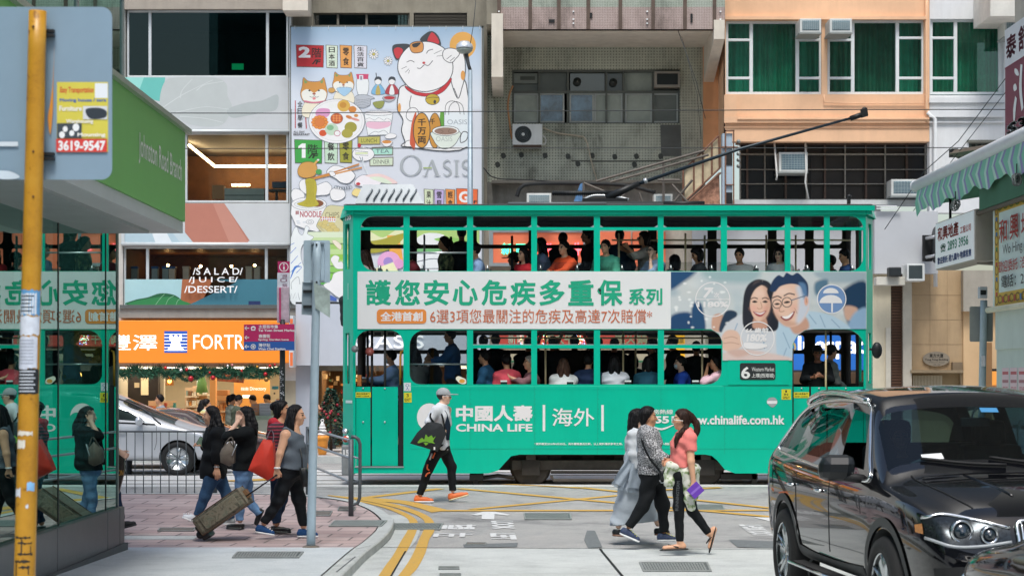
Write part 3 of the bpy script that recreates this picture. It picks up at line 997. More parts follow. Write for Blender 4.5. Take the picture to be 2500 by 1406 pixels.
for x in(403,):
 t=tH("hanging_lantern","amber patterned lantern hanging below the garland","lantern",P(x+11,935,YF+.4))
 mb=MB();mb.lA([(.09,0),(.105,.02),(.10,.3),(.09,.32)],P(x+11,941,YF+.4),nM("amber_shade",lambda nt,tc:(lambda v:(nt.links.new(tc.outputs["Object"],v.inputs["Vector"]),ramp(nt,v.outputs[0],[(.2,(.45,.12,.02)),(.5,(.9,.42,.1))]))[1])(N(nt,"TexVoronoi",Scale=22.0)),.4),14)
 mb.bD("lamp_shade",t)
 mb=MB();mb.sH(P(x+11,930,YF+.25),.05,C('#ffb050',emit=6),8,6);mb.tube([P(x+11,908,YF+.4),P(x+11,896,YF+.4)],.006,M_DARK,5);mb.bD("bulb",t)

 # ---- 2. beige building carrying the great banner
b2=tH("beige_building","weathered beige building almost covered by the big illustrated banner","building",(P(950,YG,YF).x,YF,GZ))
M_B2=C('#8d887a',.8,var=.18,dirt=.35)
wP(b2,R4(713,-300,1189,YG),[R4(765,32,1000,66),R4(1010,32,1140,66),R4(775,905,1000,YG-1),R4(1050,890,1180,YG-1)],YF+.25,.3,M_B2)
tower(b2,713,1189,YF+.25)
wI(b2,765,32,1000,66,YF+.25,vs=(825,895),w=4,fm=C('#6c6a60',.6),gm=gM("dusty_glass",(.5,.55,.5),.12))
room(765,32,1000,66,YF+.55,.8,C('#6d6f60')).bD("back_room",b2)
mb=MB()
for k in range(9):mb.pB(1012,34+k*3.6,1138,35.8+k*3.6,YF+.27,.12,C('#4d4a42',.7))
mb.pB(1010,32,1140,66,YF+.45,.05,M_DARK);mb.bD("louvre_vent",b2)
mb=MB();mb.pB(722,742,1195,892,YF-.35,.5,C('#b9c0cb',.5,var=.03,dirt=.05));mb.bD("cladding_panel",b2)
mb=MB();mb.pB(722,893,768,YG,YF-.05,.3,C('#a7aeba',.6,var=.05));mb.bD("shop_pillar",b2)
a=Art(onY(YF-.36),d=.002);a.text("OASIS",862,818,1035,850,C('#f2f4f6',.5,emit=.3),.006,0,.03);a.text("THE TIME",893,894,955,908,'#7c5a3b',0,0,.02);a.bD("shop_lettering",b2)
mb=MB();mb.tube([P(722,742,YF-.3),P(1190,742,YF-.3)],.05,M_DARK,6);mb.bD("pipe",b2)
 # gift shop below
room(774,893,1182,YG,YF+.31,4.0,C('#7a5a3c',.7,var=.3),C('#d8d2c4'),C('#6b5a4c')).bD("gift_shop_room",b2)
mb=MB();zc_=P(0,893,YF+.31).z-.03
for x in(800,900,1000,1100):mb.box(P(x,0,YF).x,P(x+40,0,YF).x,YF+1.2,YF+2.6,zc_-.02,zc_,C('#ffe3b8',emit=5))
mb.bD("ceiling_light",b2)
mb=MB()
for _ in range(170):
 x,y=rng.uniform(776,1000),rng.uniform(908,1040);w,h=rng.uniform(3,9),rng.uniform(4,12)
 mb.pB(x,y,x+w,y+h,YF+rng.uniform(1.5,3.6),.15,C(rng.choice(['#d8b58a','#b5793f','#e9e0cb','#a03a34','#4d6a4a','#38322c','#caa24f','#e3c9a0']),.6))
mb.bD("hanging_goods",b2)
mb=MB();mb.pB(774,905,785,YG,YF+.3,.12,C('#7e5a34',.4,.3,var=.4,scale=9));mb.bD("door_jamb",b2)

 # ---- 3. the illustrated banner
t=tH("billboard","huge illustrated banner with a waving lucky cat and food drawings on a pale blue ground","billboard",P(944,736,YF-.1))
mb=MB();mb.pB(712,69,1176,738,YF-.14,.05,C('#cbd0d8',.6,var=.02));mb.bD("banner_cloth",t)
mb=MB()
for q in((708,64,1180,69),(708,738,1180,742),(1176,64,1181,740),(708,64,712,740)):mb.pB(*q,YF-.12,.08,C('#7b7f7c',.5,.3))
for k in range(12):mb.tube([P(720+k*41,72,YF-.16),P(720+k*41,64,YF-.12)],.008,M_FRAME,4)
mb.bD("banner_frame",t)
def grad(nt,tc):
 s=N(nt,"SeparateXYZ");nt.links.new(tc.outputs["Object"],s.inputs[0])
 mr=N(nt,"MapRange");mr.inputs[1].default_value=P(0,230,YF).z-P(0,736,YF-.1).z*0;mr.inputs[2].default_value=P(0,72,YF).z
 nt.links.new(s.outputs[2],mr.inputs[0])
 return ramp(nt,mr.outputs[0],[(0,(.70,.755,.83)),(.6,(.52,.64,.78)),(1,(.33,.48,.64))])
OFF=P(0,0,1)
K1=3.056
art=Art(lambda x,y,d:P(690+x/K1,40+y/K1,YF)+Vector((0,-.14-d,0)),step=.00003,d=.003)
Z='#55606b'
sky_print=nM("printed_sky",lambda nt,tc:grad(nt,tc),.6)
art.rect(68,90,1482,700,sky_print)
art.ell(1345,225,98,100,'#d8a355')
 # the floor labels
def lB(x0,y0,x1,y1,bg,txt,fg='#2a2723',bold=.02,boxes=None,br='#56524c'):
 art.poly([(x0-5,y0-4),(x1+5,y0+2),(x1+2,y1+4),(x0+1,y1)],br)
 art.poly([(x0,y0),(x1,y0+5),(x1-2,y1-1),(x0+4,y1-5)],bg)
 h=(y1-y0)/(len(txt)+.35)
 for i,ch in enumerate(txt):
  art.text(ch,x0+(x1-x0)*.22,y0+h*(.25+i),x0+(x1-x0)*.78,y0+h*(1.08+i),fg,bold)
lB(108,224,308,388,'#b02a30','')
art.text("2",122,236,212,318,'#e9e9ea',.05);art.text("階",222,245,294,318,'#2b2320',.012);art.text("/F",222,330,292,368,'#2b2320',.05,.2)
lB(330,226,412,394,'#ccd9c6',"日本酒");lB(434,226,518,394,'#d99a55',"零食");lB(538,228,630,396,'#d2d1da',"生活百貨")
lB(96,928,296,1102,'#3d9a45','')
art.poly([(122,975),(150,955),(176,955),(176,1062),(148,1062),(148,985),(122,990)],'#e9edea');art.text("階",192,962,266,1035,'#22301f',.012);art.text("/F",194,1030,272,1066,'#22301f',.05,.2)
lB(318,930,412,1102,'#bcd4bd',"餐飲");lB(430,930,520,1098,'#9a9a3c',"零食")
for(x0,y0,x1,y1,bg,s,fg)in((566,905,730,962,'#b5b05c',"LUNCH",'#5b5a30'),(672,985,824,1040,'#a5d5c4',"TEA",'#557'),(655,1062,826,1120,'#c8d5bd',"DINNER",'#5b5f58')):
 art.poly([(x0-4,y0-3),(x1+4,y0-8),(x1+3,y1+2),(x0-4,y1+4)],'#77756c');art.poly([(x0+3,y0+4),(x1-3,y0),(x1-4,y1-5),(x0+3,y1-3)],bg)
 art.text(s,x0+25,y0+14,x1-25,y1-14,fg if len(fg)==7 else '#5a6a70',.0)
art.rect(97,636,103,842,'#b23239');art.line([(168,628),(182,846)],7,'#b23239')
for i,ch in enumerate("全日早餐"):art.text(ch,116,642+i*52,154,684+i*52,'#33363a',.012)
art.text("ALL DAY",86,862,170,876,'#33363a',.02);art.text("BREAKFAST",86,880,208,896,'#33363a',.02)
 # flowers, little dolls, bowls
for(x,y,r)in((683,292,40),(790,342,36)):
 for k in range(10):art.ell(x+r*.62*math.cos(k*.628),y+r*.62*math.sin(k*.628),r*.38,r*.17,'#e9ecee',Z,2,12,k*36)
 art.ell(x,y,r*.27,r*.27,'#c3b85a',Z,2,12)
for(x,c1,c2)in((715,'#78aed0','#b6a35c'),(818,'#a8434b','#dfe3e8')):
 art.blob([(x-20,520),(x-48,585),(x+52,585),(x+22,520)],c1,Z,2);art.blob([(x-8,530),(x-18,588),(x+18,588),(x+8,530)],c2)
 art.ell(x,495,24,24,'#ece8e2',Z,2);art.blob([(x-26,490),(x-20,466),(x,458),(x+22,466),(x+27,490),(x,478)],'#41474d')
art.line([(700,430),(704,470)],6,'#444b52')
art.blob([(680,650),(758,640),(752,680),(730,696),(706,692),(688,678)],'#8f9450',Z,2);art.blob([(748,612),(800,598),(848,606),(832,634),(800,648),(765,640)],'#a7a9ad',Z,2);art.ell(800,616,40,12,'#b23a3f')
 # jar, teapot
art.blob([(560,470),(640,470),(636,590),(566,590)],'#dfe4ea',Z,3,3);art.poly([(552,440),(645,440),(640,478),(560,478)],'#c34b6d');art.rect(575,448,605,490,'#d8dbe2');art.rect(582,455,597,482,'#8f8790')
art.blob([(545,610),(590,592),(640,598),(690,620),(660,630),(655,670),(600,692),(545,670)],'#b4b9c0',Z,3)
for k in range(5):art.line([(548,625+k*12),(600,632+k*12),(655,622+k*12)],2,Z)
 # two smiling dogs
def dog(x,y,s,lean):
 f=lambda q:[(x+a*s,y+b*s)for a,b in q]
 art.blob(f([(-60,80),(-80,190),(90,190),(70,80)]),'#e6dcc6',Z,2)
 art.blob(f([(-88,-30),(-78,-92),(-40,-66),(40,-66),(70,-92),(88,-30),(96,30),(70,84),(0,96),(-72,84),(-100,30)]),'#c98f48',Z,3)
 art.blob(f([(-92,20),(-50,-8),(0,18),(50,-8),(90,20),(70,80),(0,92),(-70,80)]),'#e9e4da')
 art.blob(f([(-74,-76),(-66,-50),(-48,-60)]),'#77985f');art.blob(f([(66,-76),(58,-50),(44,-60)]),'#77985f')
 for e in(-34,34):art.ell(x+e*s,y+2*s,8*s,6*s,'#3b3a3a')
 art.ell(x,y+26*s,12*s,8*s,'#9c5a4a');art.line(f([(-34,44),(-14,52),(0,40),(16,52),(34,44)]),3,'#4a4a4c');art.ell(x,y+60*s,12*s,10*s,'#d58b8b')
dog(458,500,.82,0);art.blob([(408,545),(520,545),(464,604)],'#9fc3dc',Z,2);dog(240,560,1.02,0);art.line([(165,640),(240,652),(330,640)],12,'#c9798c')
art.ell(370,560,26,20,'#c79a55',Z,2)
 # breakfast plate
art.ell(408,790,208,165,'#e6eae6',Z,3,40);art.ell(408,788,190,148,'#edf0ec','#b7bcba',2,36)
art.blob([(250,740),(272,698),(350,700),(352,745),(300,770)],'#cf94b8');art.ell(282,798,58,50,'#cf7a3e');
for k in range(12):art.ell(282+50*math.cos(k*.52),798+42*math.sin(k*.52),15,11,'#d9893f','#a65a2c',1.5,10)
art.ell(460,675,48,44,'#cfa84f');art.ell(455,670,26,22,'#bf8a3b')
for k in range(8):art.line([(350+k*8,690),(356+k*6,650+(k%3)*10)],5,'#dfe2dd')
art.ell(408,770,46,40,'#b8562f','#8a8f8c',3);
for k in range(9):art.ell(385+(k%3)*22,750+(k//3)*18,9,8,'#d98a52')
art.ell(305,878,28,24,'#c9552f');art.ell(370,850,50,44,'#b9cfb8');art.ell(360,838,26,20,'#7fae84');art.ell(412,880,22,20,'#e9eef0','#b2486b',4)
art.ell(512,835,46,40,'#9a9440');art.ell(486,880,42,34,'#a39b45');art.ell(525,702,30,24,'#c9813c');art.ell(500,760,26,12,'#c47b44',None,2,16,20);art.ell(545,776,34,9,'#d08f83',None,2,16,15);art.ell(552,748,16,12,'#c98a45')
 # glass dessert
art.poly([(612,735),(826,735),(800,890),(640,895)],'#dfe6ee');art.line([(612,735),(640,895),(800,890),(826,735)],3,Z,smooth=False);art.ell(719,730,108,18,'#e9eef4',Z,3)
art.blob([(630,800),(700,786),(805,796),(795,830),(715,848),(640,836)],'#dcb3c4');art.blob([(625,790),(650,766),(690,782),(720,764),(760,784),(780,768),(806,792)],'#eef2f5',Z,2)
art.line([(650,890),(690,866),(720,872),(760,858),(795,886)],2.5,Z)
art.blob([(740,935),(820,935),(815,960),(790,978),(760,974)],'#e8ebee',Z,2.5);art.ell(780,944,36,12,'#cc8a4a');art.blob([(765,905),(800,880),(850,890),(842,912),(790,920)],'#f0f2f4',Z,2)
 # cake on a plate, fork
art.ell(605,1035,82,52,'#e7ecef',Z,3);art.poly([(545,1010),(610,980),(640,1020),(640,1045),(548,1040)],'#f1eef0');art.line([(545,1010),(640,1018),(640,1045),(548,1040)],3,Z,True,False);art.rect(550,1022,638,1034,'#c9d6a3');art.ell(575,970,13,16,'#b53a3f')
art.line([(590,1060),(612,1120),(645,1195)],[16,12,9],'#d3dade');art.line([(578,1055),(596,1090),(600,1056)],4,Z)
 # the lucky cat
cw,ol='#e4e9ef','#3a3f44'
art.blob([(915,520),(868,600),(860,700),(900,780),(890,860),(915,940),(920,980),(1380,980),(1378,560),(1330,470),(1250,480)],cw,ol,7)
art.blob([(1268,330),(1330,270),(1360,330),(1362,440),(1340,540),(1306,620),(1255,470)],cw,ol,6)
art.ell(1346,450,16,36,'#d59a55');art.ell(874,690,12,34,'#d59a55')
art.blob([(820,245),(850,218),(950,222),(900,290),(860,335),(835,310)],'#3e4347');art.blob([(832,262),(862,242),(900,262),(872,320),(850,318)],'#bd3b42')
art.blob([(1028,190),(1070,138),(1120,122),(1165,160),(1182,228),(1120,220)],'#3e4347');art.blob([(1085,200),(1105,140),(1125,134),(1160,176),(1166,214)],'#bd3b42')
art.blob([(862,400),(876,320),(940,240),(1040,200),(1140,212),(1230,270),(1270,360),(1262,450),(1210,520),(1130,560),(1040,570),(950,540),(890,470)],cw,ol,6)
art.blob([(950,228),(978,204),(1030,198),(1052,220),(1046,270),(1000,284),(965,274)],'#cc8f52',ol,5);art.blob([(968,220),(1000,208),(1032,208),(1010,236),(980,242)],'#35383b')
art.line([(928,352),(958,340),(986,352)],5,ol);art.line([(1075,288),(1090,266),(1124,256)],5,ol);art.ell(1056,357,11,9,'#b5393c')
art.line([(1006,395),(1030,398),(1060,372),(1090,376),(1122,340)],5,ol)
for q in([(1130,290),(1190,262)],[(1150,308),(1192,302)],[(888,402),(930,384)],[(918,428),(945,402)],[(942,436),(950,412)]):art.line(q,3,ol)
art.blob([(1200,320),(1200,270),(1240,248),(1300,258),(1320,292),(1290,330),(1268,352),(1236,352)],cw,ol,5);art.line([(1225,330),(1262,300)],4,ol);art.line([(1250,345),(1285,315)],4,ol)
art.blob([(920,528),(1000,570),(1110,580),(1200,530),(1256,470),(1256,500),(1200,570),(1110,606),(1000,596),(930,556)],'#bb343b',ol,3)
art.ell(1120,628,52,40,'#b9a13b',ol,4);art.line([(1072,622),(1120,612),(1168,618)],4,ol);art.ell(1137,646,10,14,ol);art.line([(1137,650),(1140,668)],5,ol)
art.line([(962,600),(950,660),(955,700)],5,ol);art.line([(1306,612),(1290,570),(1280,545)],5,ol)
art.blob([(925,760),(940,705),(985,690),(1015,720),(1000,770),(960,790)],cw,ol,4);art.blob([(915,975),(925,940),(960,935),(975,975)],cw,ol,4)
 # shopping bag and gold plaques, cup
art.poly([(1178,720),(1206,720),(1206,960),(1160,960)],'#5f9a3c');art.poly([(1206,718),(1384,718),(1384,980),(1206,980)],'#d8e0ea');art.line([(1206,980),(1206,718),(1384,718)],4,ol,smooth=False);art.line([(1214,742),(1220,670),(1260,640),(1310,660),(1326,738)],4,ol);art.line([(1240,742),(1248,680),(1290,645),(1340,670),(1356,742)],4,ol)
art.text("OASIS",1230,778,1378,814,'#9aa3ab',-.01)
art.ell(1138,860,46,130,'#c08a3e',ol,5,30);art.blob([(952,940),(966,800),(1000,730),(990,985),(962,975)],'#c25a3c');art.ell(1040,858,62,130,'#c9913f',ol,6,34)
for i,ch in enumerate("千万両"):art.text(ch,1010,770+i*66,1072,825+i*66,'#3a3026',.03)
art.text("千",1102,770,1138,815,'#3a3026',.03)
art.blob([(1330,900),(1350,868),(1382,880),(1372,930),(1330,948)],None,ol,6)
art.blob([(1118,868),(1128,930),(1165,980),(1215,996),(1272,976),(1308,930),(1318,868)],'#d3dcd2',ol,4);art.ell(1218,862,100,36,'#e0e6e0',ol,4);art.ell(1218,864,84,27,'#8f7567');art.text("OASIS",1146,904,1268,940,'#a9b3ad',-.01);art.line([(1160,850),(1200,866),(1180,882)],3,'#6b5449');art.line([(1250,848),(1240,870),(1280,880)],3,'#6b5449')
 # the big OASIS word, drawn with thick and thin strokes
g_='#a2a9ad'
def O_(x,y,rx,ry):
 n=40;o_=[(x+rx*math.cos(2*math.pi*k/n),y+ry*math.sin(2*math.pi*k/n))for k in range(n)]
 i_=[(x+rx*.74*math.cos(2*math.pi*k/n),y+ry*.9*math.sin(2*math.pi*k/n))for k in range(n)]
 art.poly(o_,g_,[i_])
O_(960,1120,82,78)
art.poly([(1060,1196),(1112,1076),(1120,1076),(1072,1196)],g_);art.poly([(1106,1082),(1124,1076),(1172,1196),(1146,1196)],g_);art.line([(1052,1137),(1115,1137)],9,'#9bb06a');art.line([(1046,1197),(1086,1197)],5,g_);art.line([(1132,1197),(1182,1197)],5,g_)
def S_(x,w):
 art.line([(x+w*.9,1096),(x+w*.55,1080),(x+w*.15,1100),(x+w*.25,1128),(x+w*.7,1146),(x+w*.92,1172),(x+w*.5,1196),(x+w*.06,1180)],[5,10,15,17,17,15,10,5],g_)
S_(1196,66);art.rect(1290,1082,1308,1196,g_);art.line([(1278,1081),(1320,1081)],5,g_);art.line([(1278,1197),(1320,1197)],5,g_);S_(1336,66)
 # lower right labels
lB(1060,1296,1124,1440,'#c9d3b4',"果汁");lB(1136,1298,1204,1440,'#b9a9d2',"雪糕");lB(1220,1296,1284,1440,'#d98f4a',"輕食");lB(1300,1292,1454,1446,'#e06a3a','')
art.text("G",1316,1310,1392,1396,'#ece9e6',.04);art.text("F",1426,1378,1450,1402,'#333',.04)if False else art.text("F",1426,1378,1450,1402,'#333333',.04)
 # chicken, hand with chopsticks, clouds, bowl of noodles
for q in([(130,1250),(160,1222),(220,1230),(262,1262),(330,1240),(372,1280),(350,1330),(300,1340),(200,1340),(140,1300)],[(70,1320),(100,1290),(150,1310),(170,1350),(120,1390),(80,1380)],[(360,1310),(410,1280),(460,1300),(470,1350),(420,1380),(370,1370)]):
 art.blob(q,'#e6ebf0',Z,3)
art.blob([(118,1150),(150,1102),(210,1092),(252,1110),(262,1150),(240,1196),(180,1212),(130,1196)],'#c6954f','#7c5a2c',3);art.line([(240,1110),(268,1080)],16,'#cfa25c');art.ell(270,1078,10,8,'#efe7d8',Z,2)
art.blob([(252,1160),(272,1146),(296,1156),(292,1180),(262,1184)],'#4f9a55')
art.blob([(335,1160),(385,1120),(450,1130),(520,1160),(545,1200),(500,1250),(440,1246),(400,1216),(350,1190)],'#e9eef2',Z,4);art.line([(175,1228),(400,1166),(575,1108)],11,'#bb7d3c');art.line([(210,1224),(400,1180),(596,1134)],11,'#c68843');art.blob([(350,1168),(385,1166),(398,1190),(370,1200)],'#e9eef2',Z,3)
for k in range(7):art.ell(402+k*18,1290-abs(k-3)*3,12,12,None,Z,3,12)
art.blob([(545,1230),(600,1190),(700,1200),(742,1240),(700,1270),(560,1270)],'#ecdfe4',Z,3);art.blob([(620,1196),(720,1180),(800,1206),(860,1250),(760,1250),(730,1220)],'#e3c9c5');art.blob([(650,1210),(740,1205),(820,1250),(760,1250)],'#d3dfc9')
art.ell(568,1256,16,12,'#b53a3f');art.blob([(520,1330),(545,1290),(590,1300),(600,1340),(560,1350)],'#e6cf8b',Z,2)
K2=4.394
a2=Art(lambda x,y,d:P(700+x/K2,440+y/K2,YF)+Vector((0,-.14-d,0)),step=.00003,d=art.d+.004)
a2.blob([(60,280),(430,280),(380,500),(330,560),(130,500),(95,470)],'#e2e7ea',Z,4,2);a2.ell(246,262,186,70,'#e7ebee',Z,4,36);a2.ell(250,266,160,44,'#d9ddde',Z,2,36);a2.ell(330,256,72,38,'#7d4f34')
a2.blob([(212,0),(304,0),(330,90),(320,200),(350,270),(240,296),(120,262),(208,216),(218,100)],'#b3a83c','#6f6a2c',3)
for k in range(8):a2.line([(222+k*11,5),(216+k*12,90),(230+k*10,180),(200+k*16,270)],2.5,'#837b2c')
a2.text("NOODLE",150,338,382,404,'#b0656c',.03);a2.rect(104,335,116,376,'#8f3438');a2.rect(122,335,136,374,'#8f3438')
for q in((110,440),(118,460),(180,450)):a2.rect(q[0],q[1],q[0]+36,q[1]+14,'#c9d0d5')
a2.ell(256,455,40,24,None,Z,3);a2.ell(256,455,18,10,None,Z,3)
 # crisps bag
a2.blob([(330,480),(380,390),(440,290),(540,280),(700,330),(660,560),(560,610),(400,570),(340,520)],'#c9c59b',Z,4)
a2.text("CHIPS",420,350,570,410,'#77745a',-.01);a2.poly([(390,395),(540,420),(525,460),(360,440)],'#d8dcdf')
for k in range(14):a2.rect(372+(k%7)*24,400+(k//7)*26,384+(k%7)*24,416+(k//7)*26,'#c04a32' if k%3 else '#d88a3a')
for(x,y)in((370,480),(410,500),(450,520),(490,480),(420,460),(510,510),(470,545),(540,540)):a2.ell(x,y,34,26,'#c9ba78','#8e845a',2,14)
a2.line([(345,490),(430,570),(580,590)],16,'#b9b38a')
 # white splashes over green stripes, blue feather
for(y,c)in((560,'#cfdcc0'),(620,'#bcd39c'),(690,'#9cc46a'),(745,'#b9d394'),(800,'#8fbf4e'),(860,'#a9cf7d'),(930,'#86c05e'),(1000,'#7cbf4a'),(1060,'#5fae52')):a2.poly([(240,y),(700,y),(700,y+62),(200,y+62)],c)
a2.blob([(60,600),(90,520),(120,510),(140,570),(180,590),(210,500),(250,520),(230,580),(290,610),(280,640),(180,700),(160,800),(180,900),(240,1060),(220,1290),(45,1290),(50,700)],'#dde4e8',Z,3)
a2.blob([(480,850),(520,810),(570,830),(560,880),(600,880),(620,950),(540,950),(500,900)],'#e6ebe8',Z,2);a2.blob([(400,1130),(480,1080),(520,1000),(640,1000),(640,1270),(560,1260),(480,1200)],'#e9edea',Z,2)
a2.blob([(495,660),(530,650),(590,700),(585,750),(540,720)],'#e5d9c6','#9a815a',2)
for q in([(48,700),(90,680)],[(48,790),(110,725)],[(52,900),(128,815)],[(50,990),(165,885)],[(48,1060),(100,940),(170,930)],[(110,1000),(170,940)]):
 a2.line(q,[6,26,5],'#3f74c0')
a2.line([(60,1170),(62,1100),(130,1040),(150,1120)],4,Z)
for q in([(45,1280),(60,1220),(75,1275),(100,1210),(105,1270),(130,1210),(145,1285)],):a2.line(q,4,Z,smooth=False)
a2.poly([(470,1230),(545,1270),(540,1300),(470,1290)],'#4a66b0')
a3=Art(onY(YF-.14),step=.00003,d=a2.d+.004)
 # what shows through the tram windows
a3.rect(872,555,1170,600,'#a9c878');a3.blob([(872,575),(900,565),(935,580),(975,560),(1000,590),(940,600),(890,596)],'#d8dcb0');a3.poly([(945,575),(975,575),(985,640),(955,640)],'#e0a24a');a3.blob([(872,596),(930,585),(990,570),(960,605),(905,618)],'#a29c3a')
a3.ell(950,640,28,26,'#dba3cb');a3.ell(948,640,12,12,'#9b86c4');a3.ell(974,644,12,12,'#d79ac6');a3.poly([(905,660),(960,640),(975,668),(930,700),(900,700)],'#f0e6b8');a3.blob([(1010,590),(1040,570),(1085,575),(1070,600),(1030,600)],'#dfe4e2');a3.blob([(1010,610),(1050,600),(1085,608),(1040,618)],'#6fae72');a3.blob([(1060,585),(1100,580),(1150,590),(1120,600)],'#8cbf62')
a3.rect(1010,620,1170,700,'#dde2e4');a3.line([(1015,640),(1060,632),(1120,640)],2,Z);a3.rect(1010,655,1160,657,Z);a3.line([(1015,670),(1080,664),(1160,690)],2,Z)
art.v,art.f=art.v,art.f
art.bD("illustration",t);a2.bD("lower_illustration",t);a3.bD("side_illustration",t)
 # ---- 4. grey mosaic tenement with the projecting upper storey
b3=tH("mosaic_tenement","stained grey-green mosaic tenement with a projecting upper storey above a recessed window wall","building",(P(1450,YG,YF).x,YF,GZ))
def mosaic(c0,c1,c2,dots):
 def f(nt,tc):
  g=N(nt,"TexNoise",Scale=1.3,Detail=9.0,Roughness=0.75)
  mp=N(nt,"Mapping");mp.inputs["Scale"].default_value=(1,1,.45);nt.links.new(tc.outputs["Object"],mp.inputs[0]);nt.links.new(mp.outputs[0],g.inputs["Vector"])
  a=ramp(nt,g.outputs[0],[(0.3,c0),(0.5,c1),(0.7,c2)])
  v=N(nt,"TexVoronoi",Scale=dots);v.inputs["Randomness"].default_value=0.0
  m2=N(nt,"Mapping");m2.inputs["Scale"].default_value=(1,0.0,1);nt.links.new(tc.outputs["Object"],m2.inputs[0]);nt.links.new(m2.outputs[0],v.inputs["Vector"])
  b=ramp(nt,v.outputs["Distance"],[(0.16,(.3,.32,.3)),(0.27,(1,1,1)),(1,(1,1,1))])
  fl=N(nt,"TexNoise",Scale=60.0,Detail=2.0);nt.links.new(tc.outputs["Object"],fl.inputs["Vector"])
  c=ramp(nt,fl.outputs[0],[(0.35,(.7,.7,.7)),(0.6,(1.1,1.1,1.1))])
  m=N(nt,"Mix",data_type='RGBA',blend_type='MULTIPLY');m.inputs[0].default_value=1
  nt.links.new(a,m.inputs[6]);nt.links.new(b,m.inputs[7])
  n=N(nt,"Mix",data_type='RGBA',blend_type='MULTIPLY');n.inputs[0].default_value=1
  nt.links.new(m.outputs[2],n.inputs[6]);nt.links.new(c,n.inputs[7])
  return n.outputs[2]
 return f
M_MOS=nM("grey_mosaic",mosaic((.18,.185,.145),(.52,.54,.44),(.66,.68,.55),14.0),.8)
M_MOSP=nM("pink_mosaic",mosaic((.22,.17,.15),(.46,.36,.33),(.52,.43,.40),26.0),.8)
M_MOSG=nM("green_mosaic",mosaic((.2,.23,.19),(.38,.43,.36),(.46,.5,.44),26.0),.8)
Y3=YF+.8
wP(b3,R4(1180,60,1722,445),[R4(1250,170,1660,302)],Y3,.3,M_MOS)
mb=MB();mb.pB(1180,445,1722,560,Y3-.1,.4,C('#8f8d86',.8,var=.3,dirt=.5));mb.pB(1200,440,1720,447,Y3-.5,.5,C('#6d6a62',.8));mb.bD("low_wall",b3)
 # projecting storey: front, soffit, side brackets
YO=YF-1.6
mb=MB()
a,c=P(1214,72,YO),P(1770,-600,YO)
mb.plate([R4(1214,18,1770,72)],onY(YO),0,-.2,M_MOSP);mb.plate([R4(1214,-300,1770,18)],onY(YO),0,-.2,M_MOSG)
mb.bD("upper_storey",b3);tower(b3,1214,1770,YO+.1)
mb=MB()
for x in(1214,1290,1360,1432,1510,1590,1668,1740):mb.pB(x,-200,x+9,72,YO-.02,.03,C('#5b4d44',.8,var=.35))
mb.pB(1340,48,1354,55,YO-.03,.03,M_DARK);mb.pB(1440,32,1446,44,YO-.03,.03,M_DARK);mb.pB(1686,34,1691,55,YO-.03,.03,M_DARK)
for x in(1216,1398,1578,1757):
 for y in(27,46,56):mb.pB(x,y,x+4,y+3,YO-.04,.03,C('#dfe3e4',.4))
mb.bD("stained_rib",b3)
M_SOF=C('#cfc8ba',.7,var=.1,dirt=.2)
mb=MB();zb=P(0,72,YO).z
mb.box(P(1226,0,YO).x,P(1764,0,YO).x,YO+.02,Y3,zb,zb+.15,M_SOF);mb.bD("soffit",b3)
mb=MB();x0,x1=P(1200,0,YO).x,P(1228,0,YO).x
mb.add([(x,y,z)for x in(x0,x1)for(y,z)in((YO-.1,zb+.35),(YO-.1,P(0,190,YO).z),(Y3,P(0,190,YO).z-.1),(Y3,zb+.35))],[(0,1,2,3),(7,6,5,4),(0,4,5,1),(1,5,6,2),(2,6,7,3),(3,7,4,0)],M_SOF)
mb.bD("bracket",b3)
mb=MB();x0,x1=P(1742,0,YO).x,P(1768,0,YO).x
mb.add([(x,y,z)for x in(x0,x1)for(y,z)in((YO-.1,zb+.2),(YO-.1,P(0,98,YO).z),(Y3,P(0,205,Y3).z),(Y3,zb+.2))],[(0,1,2,3),(7,6,5,4),(0,4,5,1),(1,5,6,2),(2,6,7,3),(3,7,4,0)],M_SOF)
mb.bD("bracket",b3)
mb=MB();mb.pB(1188,-300,1214,60,YF-.9,1.5,C('#8d887a',.8,dirt=.3));mb.bD("side_pier",b3)
M_FR3=C('#5f635c',.6,var=.15);M_FR3B=C('#aeb3ae',.5,var=.1)
fog=C('#a3aa9e',.35,var=.3,scale=1.3,spec=.4);refl_blue=C('#56748a',.12,var=.75,scale=3.5,spec=.8);fog2=C('#6a7068',.35,var=.3,scale=1.3)  # the blotchy blue paints reflections into the colour of two panes
room(1252,172,1658,300,Y3+.3,2.0,C('#30352f',.8)).bD("back_room",b3)
mb=MB();k=0
for(x0,x1)in((1252,1313),(1316,1383),(1392,1476),(1480,1520),(1524,1592),(1596,1656)):
 mb.pB(x0,176,x1,222,Y3+.2,.02,(fog2,fog2,C('#3d443f',.08,spec=.8),C('#3d443f',.1),fog,fog2)[k]);k+=1
mb.bD("upper_pane",b3)
k=0
for(x0,x1)in((1256,1313),(1318,1376),(1392,1448),(1453,1518),(1528,1590),(1594,1654)):
 fr=wI(b3,x0-2,228,x1+2,300,Y3,w=4,fm=M_FR3B,gm=(fog,refl_blue,refl_blue,fog,fog,fog2)[k],set_back=.1);k+=1
mb=MB()
for q in((1250,170,1660,176),(1250,222,1660,228),(1250,300,1660,304)):mb.pB(*q,Y3+.06,.2,M_FR3)
for x in(1250,1314,1384,1478,1520,1592,1655):mb.pB(x,172,x+5,302,Y3+.08,.2,M_FR3)
mb.bD("window_mullion",b3)
mb=MB();mb.pB(1598,175,1660,213,Y3-.12,.3,C('#9a948a',.6));mb.pB(1604,180,1655,207,Y3-.13,.02,C('#1b2222',.6));tag(mb.bD("window_air_conditioner",None),"old dark-fronted air conditioner in the upper right corner of the grey mosaic wall's windows","air conditioner")
